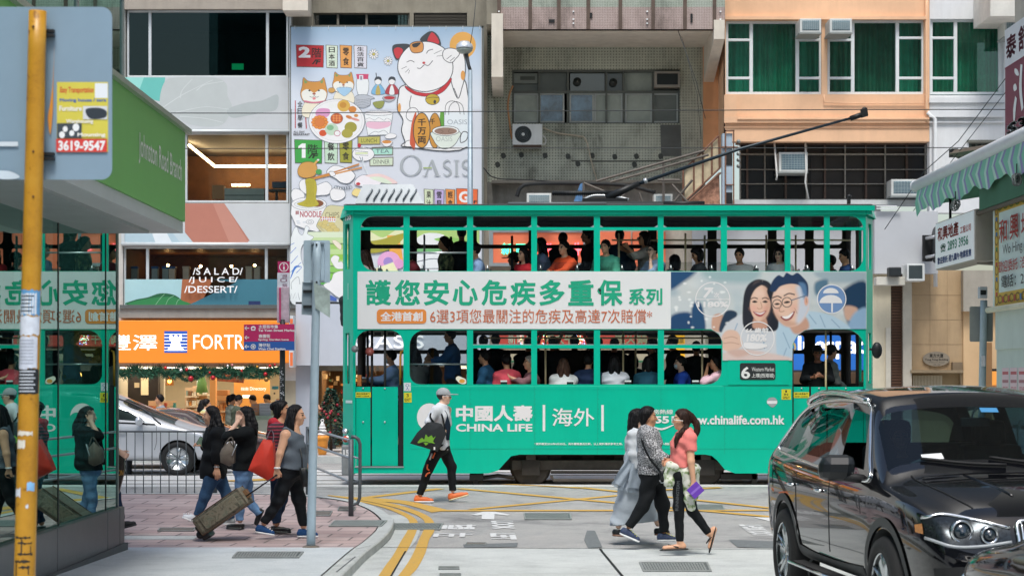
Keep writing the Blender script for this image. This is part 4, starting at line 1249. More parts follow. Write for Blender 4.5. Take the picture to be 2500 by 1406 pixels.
mb=MB();mb.pB(1253,180,1312,204,Y3+.12,.06,C('#7d837c',.5));mb.pB(1270,187,1306,196,Y3+.11,.02,C('#4e544e'));mb.bD("vent_slot",b3)
for x,y in((1409,200),(1497,202)):
 mb=MB();c_=P(x,y,Y3+.14);mb.lA([(.10,0),(.10,.05),(.03,.05),(.03,.07)],c_,C('#2b302d',.5),14,(0,-1,0));mb.lA([(.03,.06),(.0,.08)],c_,C('#8a8f8a'),8,(0,-1,0));mb.bD("extractor_fan",b3)
mb=MB();a=Art(onY(Y3),d=.004);a.poly([(1612,305),(1662,305),(1664,382),(1614,382)],C('#5d605c',.8,var=.2));
for k,(x,y)in enumerate(((1228,380),(1272,378),(1330,380),(1386,382),(1445,380),(1500,383),(1553,382),(1612,382),(1214,402),(1410,400),(1548,402))):a.blob([(x-5,y-4),(x+4,y-6),(x+7,y+4),(x-2,y+7)],'#3f423c')
a.line([(1395,393),(1480,394),(1620,393)],3,'#4a4b43');a.bD("wall_stain",b3)
 # split air conditioner and its cable
def sU(px0,py0,px1,py1,Y,lB):
 t=tH("split_air_conditioner",lB,"air conditioner",P((px0+px1)/2,py1,Y))
 wh=C('#d5d8d4',.45,var=.06,dirt=.15)
 mb=MB();mb.pB(px0,py0,px1,py1,Y-.3,.3,wh);mb.bD("casing",t,bevel=.012)
 w_,h_=px1-px0,py1-py0;c_=P(px0+w_*.36,py0+h_*.5,Y-.3);r_=h_*.4*Y/FPX
 mb=MB()
 mb.lA([(r_,.004),(r_,-.02)],c_,C('#3a4142',.6),28,(0,-1,0))
 for k in range(5):mb.tube([c_+Vector((r_*(k+1)/5.4*math.cos(u*.2618),-.012,r_*(k+1)/5.4*math.sin(u*.2618)))for u in range(24)],.006,C('#596163',.5),4,True)
 mb.lA([(.04,.0),(.04,.025),(.0,.03)],c_,wh,12,(0,-1,0));mb.bD("fan_grille",t)
 mb=MB();mb.pB(px0+2,py1,px1-2,py1+5,Y-.3,.3,C('#4d3d33',.7));mb.bD("mounting_bracket",t)
 return t
sU(1251,303,1324,354,Y3,"white split air conditioner with a round dark fan on the grey mosaic wall")
mb=MB()
mb.tube([P(*q,Y3-.1)for q in sP([(1252,210),(1244,230),(1240,260),(1244,300),(1250,340)])],.025,C('#c08a5c',.5),6)
mb.tube([P(*q,Y3-.06)for q in sP([(1324,312),(1360,325),(1410,332),(1430,342),(1445,400),(1460,450),(1468,468)])],.018,C('#b9ad98',.5),6)
mb.tube([P(*q,Y3-.1)for q in sP([(1324,330),(1332,340),(1330,352),(1320,354)])],.02,C('#c9c9c4',.5),6)
mb.bD("pipe",b3)
 # things on the low roof seen above the tram
def bA(px0,py0,px1,py1,Y,lB,side=6,tilt=0,deep=.45):
 """Window air conditioner: casing, finned front, mounting frame; its left side shows."""
 t=tH("window_air_conditioner",lB,"air conditioner",P((px0+px1)/2,py1,Y),"window air conditioners on the facades")
 wh=C('#c9cdca',.5,var=.08,dirt=.2)
 mb=MB();mb.pB(px0,py0,px1,py1,Y-deep,deep,wh);mb.bD("casing",t,bevel=.01)
 mb=MB();mb.pB(px0+6,py0+5,px1-5,py1-6,Y-deep-.006,.02,C('#5f7a86',.5,var=.15))
 n=8
 for k in range(n):
  y=py0+7+k*(py1-py0-14)/n
  mb.pB(px0+6,y,px1-5,y+1,Y-deep-.02,.02,C('#9fb0b4',.5))
 for k in range(n):
  x=px0+9+k*(px1-px0-14)/n
  mb.pB(x,py0+5,x+.8,py1-6,Y-deep-.016,.02,C('#9fb0b4',.5))
 mb.bD("grille",t)
 mb=MB();mb.pB(px0-2,py1,px1+1,py1+3,Y-deep,deep,C('#8c9290',.6));mb.bD("mounting_bracket",t)
 return t
bA(1286,472,1346,500,YF-.2,"white window air conditioner just above the tram roof on the left")
bA(1596,474,1642,500,YF-.2,"white window air conditioner above the tram roof behind the steel struts")
mb=MB()
M_RUST=C('#7d5a48',.8,var=.35,scale=20)
for q in(((1455,443),(1720,368)),((1490,445),(1730,378)),((1620,400),(1620,500)),((1425,446),(1425,500)),((1425,447),(1480,470)),((1530,470),(1500,500)),((1560,470),(1570,500)),((1640,450),(1680,495)),((1690,440),(1640,500)),((1605,440),(1660,440))):
 mb.tube([P(*q[0],YF-.9),P(*q[1],YF-.9)],.03,C('#5f5a54',.7,var=.25),4)
tag(mb.bD("steel_sign_frame",None),"weathered steel struts of a sign frame rising above the tram roof","frame")
mb=MB();mb.tube([P(*q,YF-.4)for q in sP([(1262,480),(1272,458),(1300,449),(1400,448),(1520,452),(1600,470)])],.05,M_DARK,6);mb.tube([P(*q,YF-.4)for q in sP([(1180,410),(1210,435),(1300,440),(1430,452)])],.015,M_DARK,5)
mb.bD("pipe",b3)
mb=MB();mb.plate([[(1416,450),(1424,446),(1426,500),(1398,500)]],onY(YF-.5),0,-.05,C('#4e76a0',.6,var=.6,scale=6));mb.bD("poster",b3)
 # street level and the red neon board
wP(b3,R4(1180,560,1722,YG),[R4(1215,905,1480,YG-1),R4(1500,905,1640,YG-1)],YF+.2,.3,C('#b9b2a4',.7,var=.15,dirt=.2))
t=tH("neon_sign","salmon red sign board with green and red neon characters behind the tram's upper windows","sign",P(1310,650,YF))
mb=MB();mb.plate([R4(1194,562,1432,650),R4(1204,568,1424,642)],onY(YF-.1),.03,-.2,C('#8f9698',.5,.3));mb.bD("frame",t)
mb=MB();mb.pB(1204,568,1424,642,YF-.1,.05,C('#d9714f',.5,var=.05,emit=.1));mb.bD("board",t)
ng,nr=C('#38e0a8',emit=2.2),C('#ff5f6a',emit=2.0)
a=Art(onY(YF-.1),d=.05)
a.text("新",1224,594,1252,622,ng,.02);a.text("電",1258,596,1286,624,ng,.02);a.text("石",1290,594,1312,622,nr,.02);a.text("淘",1332,594,1358,620,nr,.03);a.text("牛",1398,592,1424,624,nr,.03);a.bD("neon_characters",t)
mb=MB();mb.pB(1430,566,1540,655,YF-.05,.2,C('#d9714f',.5,var=.05,emit=.08));mb.pB(1545,566,1625,650,YF-.05,.2,C('#d9714f',.5,emit=.08));mb.bD("board",t)
t=tH("restaurant_sign","red lower sign board with dark lettering and dotted lights behind the tram's lower windows","sign",P(1400,870,YF))
mb=MB();mb.pB(1218,806,1590,845,YF-.1,.2,C('#b8483c',.5,var=.08,emit=.2));mb.pB(1218,799,1590,803,YF-.12,.2,C('#c9663f',.5,emit=.3));mb.pB(1230,852,1590,880,YF-.1,.2,C('#a59c84',.6));mb.pB(1230,880,1590,884,YF-.15,.25,C('#2f6a4a',.6));mb.bD("board",t)
a=Art(onY(YF-.1),d=.02);
a.text("新電石",1240,812,1300,840,'#b9c0a8',.02);a.text("淘大牛",1330,812,1400,840,'#9fa888',.02);a.text("雞火鍋",1500,812,1580,840,'#8e9a78',.02);a.bD("sign_characters",t)
mb=MB();rng=random.Random(11)
for _ in range(120):
 x=rng.choice((1272,1330,1412,1422,1444,1452))+rng.uniform(-6,6);mb.sH(P(x,rng.uniform(808,842),YF-.14),.011,C(rng.choice(['#ff8080','#80ffc0','#ffffff','#80a0ff','#ffd080']),emit=5),5,4)
mb.bD("light_dot",t)
room(1216,903,1478,YG,YF+.5,3,C('#4a3526',.7),C('#6f5a40'),C('#3c332a')).bD("restaurant_room",b3)
mb=MB()
for x in(1310,1380,1450,1500,1535):mb.sH(P(x,915,YF+1),.07,C('#ffb55e',emit=5),8,6)
mb.bD("lamp_bulb",b3)
t=tH("shop_sign","yellow shop sign with dark characters beside a grey notice behind the tram's last lower window","sign",P(1645,870,YF))
mb=MB();mb.pB(1636,806,1672,875,YF-.2,.1,C('#e0a520',.5,emit=.2));a=Art(onY(YF-.2),d=.004);a.text("粥麵飯",1638,822,1670,838,'#7a6a2a',.02);mb.bD("sign_panel",t);a.bD("sign_characters",t)
mb=MB();mb.pB(1590,800,1634,876,YF-.1,.08,C('#aeb5b0',.5));a=Art(onY(YF-.1),d=.004);a.rect(1622,858,1634,874,'#8fa3a3');a.text("樂",1628,888,1644,906,'#b02430',.04);tag(mb.bD("wall_board",b3));a.bD("red_character",b3)

 # ---- 5. orange building
b4=tH("orange_building","pale orange rendered building with green glazed windows and dark steel grid windows below","building",(P(2020,YG,45.2).x,45.2,GZ))
Y4=45.2
M_OR4=C('#f0c09a',.75,var=.1,scale=1.2,dirt=.1,gain=1.02)
wP(b4,R4(1770,-300,2269,346),[R4(1772,50,2006,231),R4(2020,46,2256,231)],Y4,.3,M_OR4)
tower(b4,1770,2269,Y4+.1)
mb=MB();a,c=P(1770,346,Y4),P(1770,-600,Y4);y2=49.4
zlo,zhi=P(0,400,Y4).z,c.z
mb.add([(a.x,Y4,zlo),(a.x,y2,zlo),(a.x,y2,zhi),(a.x,Y4,zhi)],[(0,1,2,3)],M_OR4)
xs=P(1714,0,YF+1).x
mb.box(xs,a.x,YF+.7,YF+.9,zlo,P(0,60,Y4).z,C('#d79f72',.75,var=.1));mb.bD("side_wall",b4)
mb=MB()
for q in((1768,284,2269,300,.08),(1768,232,1800,300,.05),(1800,288,2269,292,.11),(1768,310,2269,312,.03)):mb.pB(q[0],q[1],q[2],q[3],Y4-q[4],q[4],M_OR4)
mb.pB(1770,40,2262,48,Y4-.1,.1,M_OR4);mb.bD("string_course",b4)
curt=C('#2f9a80',.8,var=.25,scale=2.5)
def curtains(b,x0,y0,x1,y1,Y,mat,seed=0,name="curtain"):
 rng=random.Random(seed);n=int((x1-x0)/2.2);vs=[]
 ph=rng.uniform(0,6)
 for k in range(n+1):
  x=x0+(x1-x0)*k/n
  d=.05*math.sin(k*1.05+ph+1.2*math.sin(k*.33))+.03*math.sin(k*.41+ph)
  p,q=P(x,y1,Y),P(x,y0,Y)
  vs+=[(p.x,Y+d,p.z),(q.x,Y+d*.7,q.z)]
 mb=MB();mb.add(vs,[(2*k,2*k+2,2*k+3,2*k+1)for k in range(n)],mat,True);return mb.bD(name,b)
for k,(x0,x1)in enumerate(((1772,1836),(1836,1944),(1944,2006),(2020,2080),(2080,2190),(2190,2256))):curtains(b4,x0-4,46,x1+4,233,Y4+.55,(curt,C('#23876a',.8,var=.3,scale=2.5),curt,C('#207a61',.8,var=.3),C('#1d6650',.8,var=.35,scale=3),curt)[k],k)
room(1770,44,2258,233,Y4+.31,.6,C('#173d33',.8)).bD("back_room",b4)
M_WF=C('#d3d9da',.45,var=.06)
wI(b4,1772,52,2006,231,Y4,vs=(1834,1947),hs=((98,1776,1832),(191,1776,1832),(98,1950,2002),(191,1950,2002)),w=6,fm=M_WF,gm=M_GRGLASS)
wI(b4,2020,50,2256,231,Y4,vs=(2082,2191),hs=((98,2024,2080),(191,2024,2080),(93,2194,2252),(191,2194,2252)),w=6,fm=M_WF,gm=M_GRGLASS)
bA(1953,46,2005,80,Y4,"white window air conditioner above the left orange wall window",deep=.7)
bA(2026,46,2080,80,Y4,"white window air conditioner above the middle orange wall window",deep=.7)
mb=MB();mb.tube([P(2262,y,Y4-.06)for y in(-60,60,150,260,300)],.035,M_OR4,8);mb.tube([P(*q,Y4-.05)for q in((2012,232),(2012,251),(2060,252),(2256,252))],.015,M_OR4,6);mb.bD("pipe",b4)
 # dark steel grid windows under the orange wall
M_STEEL=C('#5c4a40',.7,var=.35,scale=15);M_STEELW=C('#9a958c',.7,var=.4,scale=15)
mb=MB();mb.pB(1806,346,2264,490,YF+.25,.05,C('#2b2622',.35,var=.4,scale=1.0,spec=.6));mb.pB(1806,376,1980,488,YF+.24,.02,C('#161b20',.2,var=.3,scale=1.0,spec=.6));mb.bD("dark_glazing",b4)
mb=MB()
for k,x in enumerate((1806,1822,1866,1916,1968,2012,2062,2112,2160,2212,2258)):mb.pB(x,346,x+(5 if k%2 else 3),490,YF+.15,.09,M_STEEL if k%2 else M_STEELW)
for y in(352,375,413,448,486):mb.pB(1806,y,2264,y+(4 if y==375 else 2.2),YF+.14,.09,M_STEELW if y!=352 else M_STEEL)
mb.bD("window_grid",b4)
mb=MB();mb.pB(1800,340,2268,350,YF+.1,.4,C('#a9805f',.8));mb.pB(1790,488,2268,500,YF-.2,.5,C('#cfd3d3',.6,dirt=.15));mb.pB(1690,500,2150,668,YF+.1,.3,C('#bfc1c4',.6,var=.04,dirt=.08,gain=1));mb.pB(1690,668,2150,790,YF+.15,.3,C('#b9b4a4',.7));mb.pB(1690,905,2150,YG,YF+.35,.3,C('#9b7a56',.7));mb.bD("lower_wall",b4)
bA(1902,372,1972,420,YF,"grey window air conditioner hung on two white straps in the dark grid window",deep=.6)
mb=MB()
for q in(((1890,342),(1897,430),(1895,440)),((1966,338),(1968,420),(1966,445),(1974,486))):mb.tube([P(*p,YF-.62)for p in q],.022,C('#c9cac6',.5),6)
tag(mb.bD("hanging_strap",None),"pair of thin white straps holding the grey air conditioner","strap")
bA(2176,438,2250,478,YF,"grey window air conditioner at the right end of the dark grid window",deep=.6)
 # narrow vertical sign tower with rusty frame
t=tH("vertical_sign","tall narrow blue-grey sign tower in a rusty frame above the tram roof","sign",P(1782,500,YF-1.2))
mb=MB();mb.pB(1764,326,1788,500,YF-1.2,.3,C('#a9bccb',.5,var=.1));mb.bD("sign_panel",t)
mb=MB()
for q in((1770,318,1773,500),(1790,318,1793,500),(1770,318,1793,321),(1760,358,1800,361),(1770,450,1793,452)):mb.pB(*q,YF-1.26,.06,M_RUST)
for y in(375,470):mb.pB(1772,y,1788,y+28,YF-1.22,.02,M_DARK)
for k in range(5):mb.sH(P(1803,346+k*15,YF-1.1),.05,C('#8f9391',.5,.4,var=.3),8,6)
mb.bD("rusty_frame",t)
 # leaning panel with rusty ladder frame
t=tH("hanging_signboard","back of an old slanting sign board with a rusty ladder-like frame and peeling paint","sign",P(1720,500,YF-.8))
mb=MB();mb.plate([[(1672,418),(1752,338),(1756,410),(1672,492)]],onY(YF-.8),0,-.08,C('#cdbfa0',.8,var=.25,scale=4,dirt=.4));mb.bD("sign_panel",t)
mb=MB();mb.plate([[(1672,500),(1756,420),(1758,500)]],onY(YF-.75),0,-.08,C('#b98a72',.9,var=.7,scale=9,dirt=.3));mb.bD("peeling_panel",t)
mb=MB()
for q in(((1668,416),(1754,332)),((1668,496),(1758,410)),((1668,416),(1668,500)),((1755,332),(1757,412)),((1694,392),(1694,468)),((1716,370),(1716,450)),((1738,350),(1738,428)),((1672,500),(1760,422))):mb.tube([P(*q[0],YF-.86),P(*q[1],YF-.86)],.022,M_RUST,4)
mb.bD("rusty_frame",t)

 # ---- 6. white building to the right
b5=tH("white_corner_building","white rendered building with green glass windows right of the orange building","building",(P(2400,YG,45.2).x,45.2,GZ))
M_W5=C('#c6c8c9',.7,var=.05,dirt=.14,gain=1.35)
wP(b5,R4(2269.5,-300,4200,520),[R4(2271,47,2452,233),R4(2365,346,2520,400)],Y4,.3,M_W5)
tower(b5,2270,4200,Y4+.1)
for k,(x0,x1)in enumerate(((2271,2334),(2334,2438))):curtains(b5,x0-3,44,x1+3,233,Y4+.55,C('#2f9273',.8,var=.35,scale=2),9+k)
room(2268,44,2456,235,Y4+.31,.6,C('#1c5a48',.8)).bD("back_room",b5)
wI(b5,2271,48,2450,231,Y4,vs=(2333,2442),hs=((93,2275,2330),(191,2275,2330)),w=6,fm=M_WF,gm=M_GRGLASS)
mb=MB()
for(y0,y1,d)in((238,252,.05),(270,286,.12),(296,300,.06)):mb.pB(2269,y0,2452,y1,Y4-d,d,M_W5)
mb.tube([P(2269,252,Y4-.08),P(2452,252,Y4-.08)],.012,C('#8a8f92'),5);mb.bD("string_course",b5)
mb=MB();mb.tube([P(*q,Y4-.08)for q in((2264,275),(2282,290),(2282,500),(2284,700))],.05,M_W5,8);mb.bD("pipe",b5)
mb=MB();mb.pB(2366,346,2520,400,Y4+.25,.05,C('#3d443f',.4));
for k in range(8):mb.pB(2368+k*14,348,2372+k*14,400,Y4+.2,.03,C('#5f6a62',.6))
mb.pB(2362,342,2524,348,Y4-.05,.3,C('#6f6f66',.7));mb.bD("barred_opening",b5)
mb=MB();mb.pB(2418,-40,2640,40,Y4-1.6,1.6,C('#d2d0c8',.7,dirt=.1));mb.bD("projecting_slab",b5)
bA(2452,48,2520,90,Y4-.2,"white window air conditioner half hidden behind the maroon sign",deep=.6)
 # lower: blank white hoarding, cream wall, shutter, plaque wall
mb=MB();mb.pB(2135,516,2290,668,Y4-.3,.35,C('#c2c5c9',.6,var=.03,gain=1));mb.bD("blank_hoarding",b5)
for q in((2140,502,2190,505),(2140,508,2200,511)):
 mb=MB();mb.pB(*q,Y4-.4,.04,M_W5);mb.bD("conduit",b5)
M_CRM=C('#cfc6ae',.7,var=.08,dirt=.12);M_TAN=C('#b59b78',.7,var=.12,scale=1.2,dirt=.25)
mb=MB();mb.pB(2120,668,2175,YG,Y4,.4,M_CRM);mb.pB(2205,668,2226,YG,Y4,.4,C('#b9b3a4',.7));mb.pB(2345,668,2352,YG,Y4+.3,.3,C('#a99a80'));mb.pB(2352,660,2620,760,Y4,.4,C('#a29c90',.7,dirt=.2));mb.pB(2352,760,2620,YG,Y4+.2,.4,C('#d4b389',.7,var=.06));mb.bD("street_wall",b5)
mb=MB();mb.pB(2226,660,2352,906,Y4+.25,.3,M_TAN)
for y in(720,780,840):mb.pB(2226,y,2352,y+1,Y4+.246,.01,C('#8f795c'))
for x in(2270,2312):mb.pB(x,660,x+1,906,Y4+.246,.01,C('#97815f'))
mb.bD("stone_wall",b5)
mb=MB();mb.pB(2224,903,2352,910,Y4-.05,.5,C('#8b7a60'));mb.pB(2226,910,2352,YG,Y4+.4,.1,C('#a08c68'))
for k in range(20):mb.pB(2230+k*3.6,916,2231.6+k*3.6,946,Y4+.2,.03,C('#cfc7ae'))
mb.pB(2326,884,2350,908,Y4+.1,.2,C('#7d6c55'));mb.bD("railing_niche",b5)
mb=MB()
for k in range(42):mb.pB(2174,672+k*7,2206,677+k*7,Y4+.12,.06,C('#5a3f2e',.6,var=.15))
mb.pB(2174,668,2206,YG,Y4+.17,.1,C('#35241a'));mb.bD("roller_shutter",b5)
t=tH("wall_plaque","oval stone plaque with the building's name on the tan wall","plaque",P(2285,893,Y4))
mb=MB();c_=P(2285,876,Y4+.25);k_=Y4/FPX
mb.plate([[(2285+33*math.cos(a_*.2618),876+18*math.sin(a_*.2618))for a_ in range(24)]],onY(Y4+.25),.05,0,C('#8c8272',.5,var=.15));mb.bD("plaque_stone",t)
a=Art(onY(Y4+.25),d=.052);a.text("東方大廈",2268,863,2302,873,'#2c2721',.02);a.text("Tung Fong Building",2257,875,2314,881,'#2c2721',.02);a.text("Johnston Road",2266,883,2304,886,'#4c453a',0);a.text("136-142",2277,888,2294,891,'#4c453a',0);a.bD("plaque_lettering",t)
mb=MB();mb.pB(2558-158,900,2450,906,Y4+.1,.05,M_DARK);mb.pB(2420,906,2460,940,Y4+.1,.05,C('#d08a3c',emit=.5));mb.pB(2408,836,2422,YG,Y4-.02,.1,C('#8d6a44'));mb.bD("lit_doorway",b5)
t=tH("flood_light","black box floodlight on a white bracket beside the blank hoarding","lamp",P(2188,690,Y4-.8))
mb=MB();mb.pB(2171,652,2201,674,Y4-1.0,.3,C('#23292b',.5));mb.bD("lamp_body",t,bevel=.02)
mb=MB();mb.pB(2140,676,2210,696,Y4-.7,.35,C('#d2d0c6',.6));mb.bD("bracket_arm",t,bevel=.01)
t=tH("wall_speaker","square dark-screened box in a white casing on the wall bracket","speaker",P(2234,684,Y4-.8))
mb=MB();mb.pB(2214,644,2258,686,Y4-.9,.5,C('#d0d4d2',.5));mb.bD("casing",t,bevel=.015);mb=MB();mb.pB(2219,648,2252,680,Y4-.905,.02,C('#3a4446',.4));mb.bD("screen",t)
t=tH("wall_lamp","dark slim round lamp unit on two pipes at the right of the blank hoarding","lamp",P(2268,690,Y4-.5))
mb=MB();mb.pB(2254,574,2276,638,Y4-.55,.12,M_DARK);mb.bD("back_plate",t);mb=MB()
for y in(582,628):mb.tube([P(2262,y,Y4-.6),P(2284,y-4,Y4-.9)],.04,C('#b9bcc0',.4,.5),8)
mb.bD("pipe",t);mb=MB();mb.lA([(.0,-.05),(.42,-.04),(.42,.04),(.0,.05)],P(2286,598,Y4-.9),C('#2b3033',.5),20,(1,0,0));mb.bD("disc",t)
 # blue shop sign behind the tram's exit
t=tH("shop_sign","deep blue lightbox sign with white lower-case letters behind the tram's rear platform","sign",P(2050,905,YF-.2))
mb=MB();mb.pB(1900,786,2163,904,YF-.5,.3,C('#1f5fae',.5,var=.03,emit=.3));mb.bD("sign_box",t)
mb=MB();mb.plate([R4(1896,782,2167,908),R4(1901,787,2162,903)],onY(YF-.5),.03,-.1,C('#2b2f36',.5));mb.bD("frame",t)
a=Art(onY(YF-.5),d=.004);a.text("b",1922,820,1944,862,'#b9a36c',.0);a.text("luespace",1948,820,2146,876,C('#f4f6f8',.4,emit=.9),.025);a.bD("sign_lettering",t)
mb=MB();mb.pB(2142,906,2162,946,YF+.1,.1,C('#e09a52',emit=.3));mb.pB(2163,800,2175,YG,Y4-.05,.1,C('#c6c1b2'));mb.bD("shop_front",b5)
 # ------------------------------------------------------------------ near left: glass corner bank
XG=-4.34
YE=20.9
def onX(X,side):
 """Plane facing +X (side=1) or -X (side=-1): drawing units are photo pixels projected on that plane."""
 def mp(px,py,d):
  Y=X*FPX/(px-CXP)
  return Vector((X+side*d,Y,CAMZ-(py-HOR)*Y/FPX))
 return mp
bg_=tH("glass_corner_building","green-tinted glass corner building with a dark granite base at the left edge","building",(XG,YE,zpave(YE)))
M_MIRR=gM("green_mirror_glass",(.18,.36,.34),.46,thru=(.62,.88,.82),fres=.28)
zt,zbse=5.1,.40
def Ypx(px):return XG*FPX/(px-CXP)
cuts=[8.0,12.0,Ypx(-60),Ypx(65),Ypx(142),Ypx(258),YE-.02]
for k in range(len(cuts)-1):
 mb=MB();y0,y1=cuts[k]+.012,cuts[k+1]-.012
 mb.add([(XG,y0,zbse),(XG,y1,zbse),(XG,y1,zt),(XG,y0,zt)],[(0,1,2,3)],M_MIRR);mb.bD("glass_pane",bg_)
mb=MB()
for y in cuts[1:-1]:mb.box(XG-.05,XG+.006,y-.012,y+.012,zbse,zt,C('#141d1c',.4))
mb.box(XG-.08,XG+.012,YE-.03,YE+.02,zbse,zt,C('#7e8683',.3,.6));mb.bD("glass_joint",bg_)
mb=MB();mb.add([(XG,YE,zbse),(XG-5,YE+.0,zbse),(XG-5,YE,zt),(XG,YE,zt)],[(0,1,2,3)],M_MIRR);mb.bD("glass_pane",bg_)
mb=MB()
M_GRAN=C('#54575b',.35,.3,var=.12,scale=6)
ys=[8,12,15.2,Ypx(122),Ypx(247),Ypx(277),YE+.06]
for k in range(len(ys)-1):mb.box(XG-.2,XG+.07,ys[k]+.006,ys[k+1]-.006,-.02 if ys[k]<17 else-.06,zbse+.0,M_GRAN)
mb.box(XG-5,XG-.2,YE-.05,YE+.06,-.08,zbse,M_GRAN);mb.bD("granite_base",bg_,bevel=.012)
mb=MB();mb.box(XG-.18,XG+.10,8,YE+.09,-.2,-.0,C('#55585a',.6));mb.box(XG-.16,XG+.05,8,YE+.05,zbse-.05,zbse-.001,M_DARK);mb.bD("plinth",bg_)
mb=MB();mb.box(XG-7,XG-.9,8,YE-.9,0,zt,C('#16302b',.7,var=.3,scale=.7));mb.box(XG-6.9,XG-.5,8,YE-.3,0.0,.3,C('#35403c'));mb.bD("dark_interior",bg_)
 # canopy fascia: green panel seen end-on, soffit below
XC=-3.42
mp=onX(XC,1)
M_GRN=C('#569045',.5,var=.04,gain=1.6)
mb=MB();zf0,zf1=P(0,542,XC*FPX/(452-CXP)).z,P(0,325,XC*FPX/(452-CXP)).z
yc1=XC*FPX/(452-CXP)
mb.box(XC-.06,XC,8,yc1,zf0,zf1,M_GRN);mb.box(XC-4,XC-.06,yc1-.06,yc1-.002,zf0,zf1,M_GRN);mb.bD("green_fascia",bg_)
mb=MB();mb.box(XC-4,XC+.05,8,yc1+.12,zf1,zf1+.05,C('#8f9a8b',.4,.3));mb.bD("fascia_cap",bg_)
mb=MB();mb.box(XC-3,XC-.02,8,yc1-.02,zf0-.12,zf0-.003,C('#b9bdbd',.5,.2,var=.05));mb.box(XC-2.8,XC-.3,8,yc1-.4,zf0-.15,zf0-.12,C('#8f9595',.5));mb.bD("canopy_soffit",bg_)
a=Art(mp,d=.004)
 # letters keep their upright in perspective on the fascia: set them out in metres
aa=Art(lambda u,v,d:Vector((XC+d,u,v)),d=.004)
def yat(px):return XC*FPX/(px-CXP)
y0_,y1_=yat(338),yat(443)
aa.text("Johnston Road Branch",y0_,zf0+.62,y1_,zf0+.33,C('#dfe4da',.5),.004);aa.bD("fascia_lettering",bg_)
 # upper storeys above the canopy
mb=MB();YU=XG*FPX/(296-CXP);mb.box(XG-7,XG+.02,6,YU,zf1+.4,30,M_MIRR);mb.bD("upper_glass",bg_)
mb=MB()
for k in range(6):mb.box(XG-.1,XG+.04,YU-.08-k*2.2,YU-.02-k*2.2,zf1,30,C('#8c9996',.4,.4))
for z in(zf1+2,zf1+6):mb.box(XG-.1,XG+.05,6,YU,z,z+.08,C('#8c9996',.4,.4))
mb.box(XG-6.5,XG-.4,6.2,YU-.5,zf1+.5,29,C('#2c5a4c',.7));mb.bD("curtain_mullion",bg_)

 # ------------------------------------------------------------------ near right: shops along the side street
XR=6.6
br=tH("corner_shophouse","pale green shopfront building at the right edge under a striped awning","building",(XR+.6,24,0))
M_PALE=C('#c9d5cb',.6,var=.06,dirt=.1)
def yr(px,X):return X*FPX/(px-CXP)
yn,yf=18.0,yr(2430,XR+.02)
mb=MB();mb.box(XR+.02,XR+.4,yn,yf,2.2,4.0,M_PALE);mb.box(XR+.05,XR+.45,yn,yf+.05,1.25,2.25,M_PALE);mb.bD("shop_fascia",br);mb=MB();mb.box(-45,45,-27,-25,-1,17,C('#6f7274',.7,var=.3,scale=.3));mb.bD("added_sky_blocker",br)  # last box: unseen wall behind the camera, added to block low sky
mb=MB();mb.box(XR+1.6,XR+8,10,31.0,-.2,26,C('#b7b2a6',.7,dirt=.2));mb.box(XR+.4,XR+1.6,20,yf,0,4.2,C('#aab3aa',.7));mb.bD("wall",br)
mb=MB()
for y in(yf-.05,yf-.55,yf-1.1,yf-2):mb.box(XR+.05,XR+.14,y-.05,y+.02,0,1.25,C('#cfd4d2',.5))
mb.box(XR+.1,XR+.12,yn,yf-.05,0,1.22,C('#8f9a98',.2));mb.box(XR+.05,XR+.14,yn,yf,1.2,1.26,C('#cfd4d2',.5));mb.bD("shop_window",br)
a=Art(lambda u,v,d:Vector((XR+.05-d,u,v)),d=.004)
for k in range(4):
 y=yf-.25-k*.42;a.rect(y,1.55,y-.36,1.95,'#e8c9cc');a.rect(y-.03,1.86,y-.33,1.9,'#c05a62');a.rect(y-.03,1.75,y-.33,1.79,'#b0747c');a.text("出租",y-.06,1.62,y-.3,1.7,'#c05a62')
 a.bD("paper_notice",br);a=Art(a.mp,d=.004)
 a.rect(y,.75,y-.34,1.15,'#d9dde6');a.rect(y-.02,.9,y-.3,.93,'#7f8fb0');a.rect(y,.3,y-.34,.7,'#dfb9bf');a.bD("paper_notice",br);a=Art(a.mp,d=.004)
 # the big estate-agent board
t=tH("estate_agent_sign","pale sign board with a patterned gold border and red and black characters","sign",(XR,22,2))
u0=yr(2428,XR);zb0,zb1=CAMZ-(750-HOR)*u0/FPX,CAMZ-(500-HOR)*u0/FPX
H_=zb1-zb0
mb=MB();mb.box(XR-.02,XR+.06,17.5,u0,zb0,zb1,C('#cfe0da',.5,var=.03));mb.bD("sign_panel",t)
a=Art(lambda u,v,d:Vector((XR-.02-d,u0-u,zb0+v)),d=.002)
a.rect(.10,.0,6,H_*.13,'#c9a83c');a.rect(.1,H_*.90,6,H_,'#c9a83c');a.rect(.10,H_*.13,.32,H_*.9,'#c9a83c')
rng=random.Random(4)
for k in range(7):
 v=H_*(.06+k*.145);a.ell(.21,v,.08,.06,None,'#7a5a24',.02);a.rect(.16,v+.06,.26,v+.11,rng.choice(['#b0412f','#2f6a9a','#3f7a4a']))
for k in range(16):
 u=.4+k*.3;a.ell(u,H_*.065,.1,.05,None,'#7a5a24',.02);a.rect(u+.12,H_*.03,u+.2,H_*.09,rng.choice(['#b0412f','#2f6a9a','#3f7a4a']));a.ell(u,H_*.95,.1,.04,None,'#6a7a34',.02)
rd='#b8362f';bk='#2b2e30'
def tx(s,u,v,w,h,c,b=.015):a.text(s,u,v+h,u+w,v,c,b)
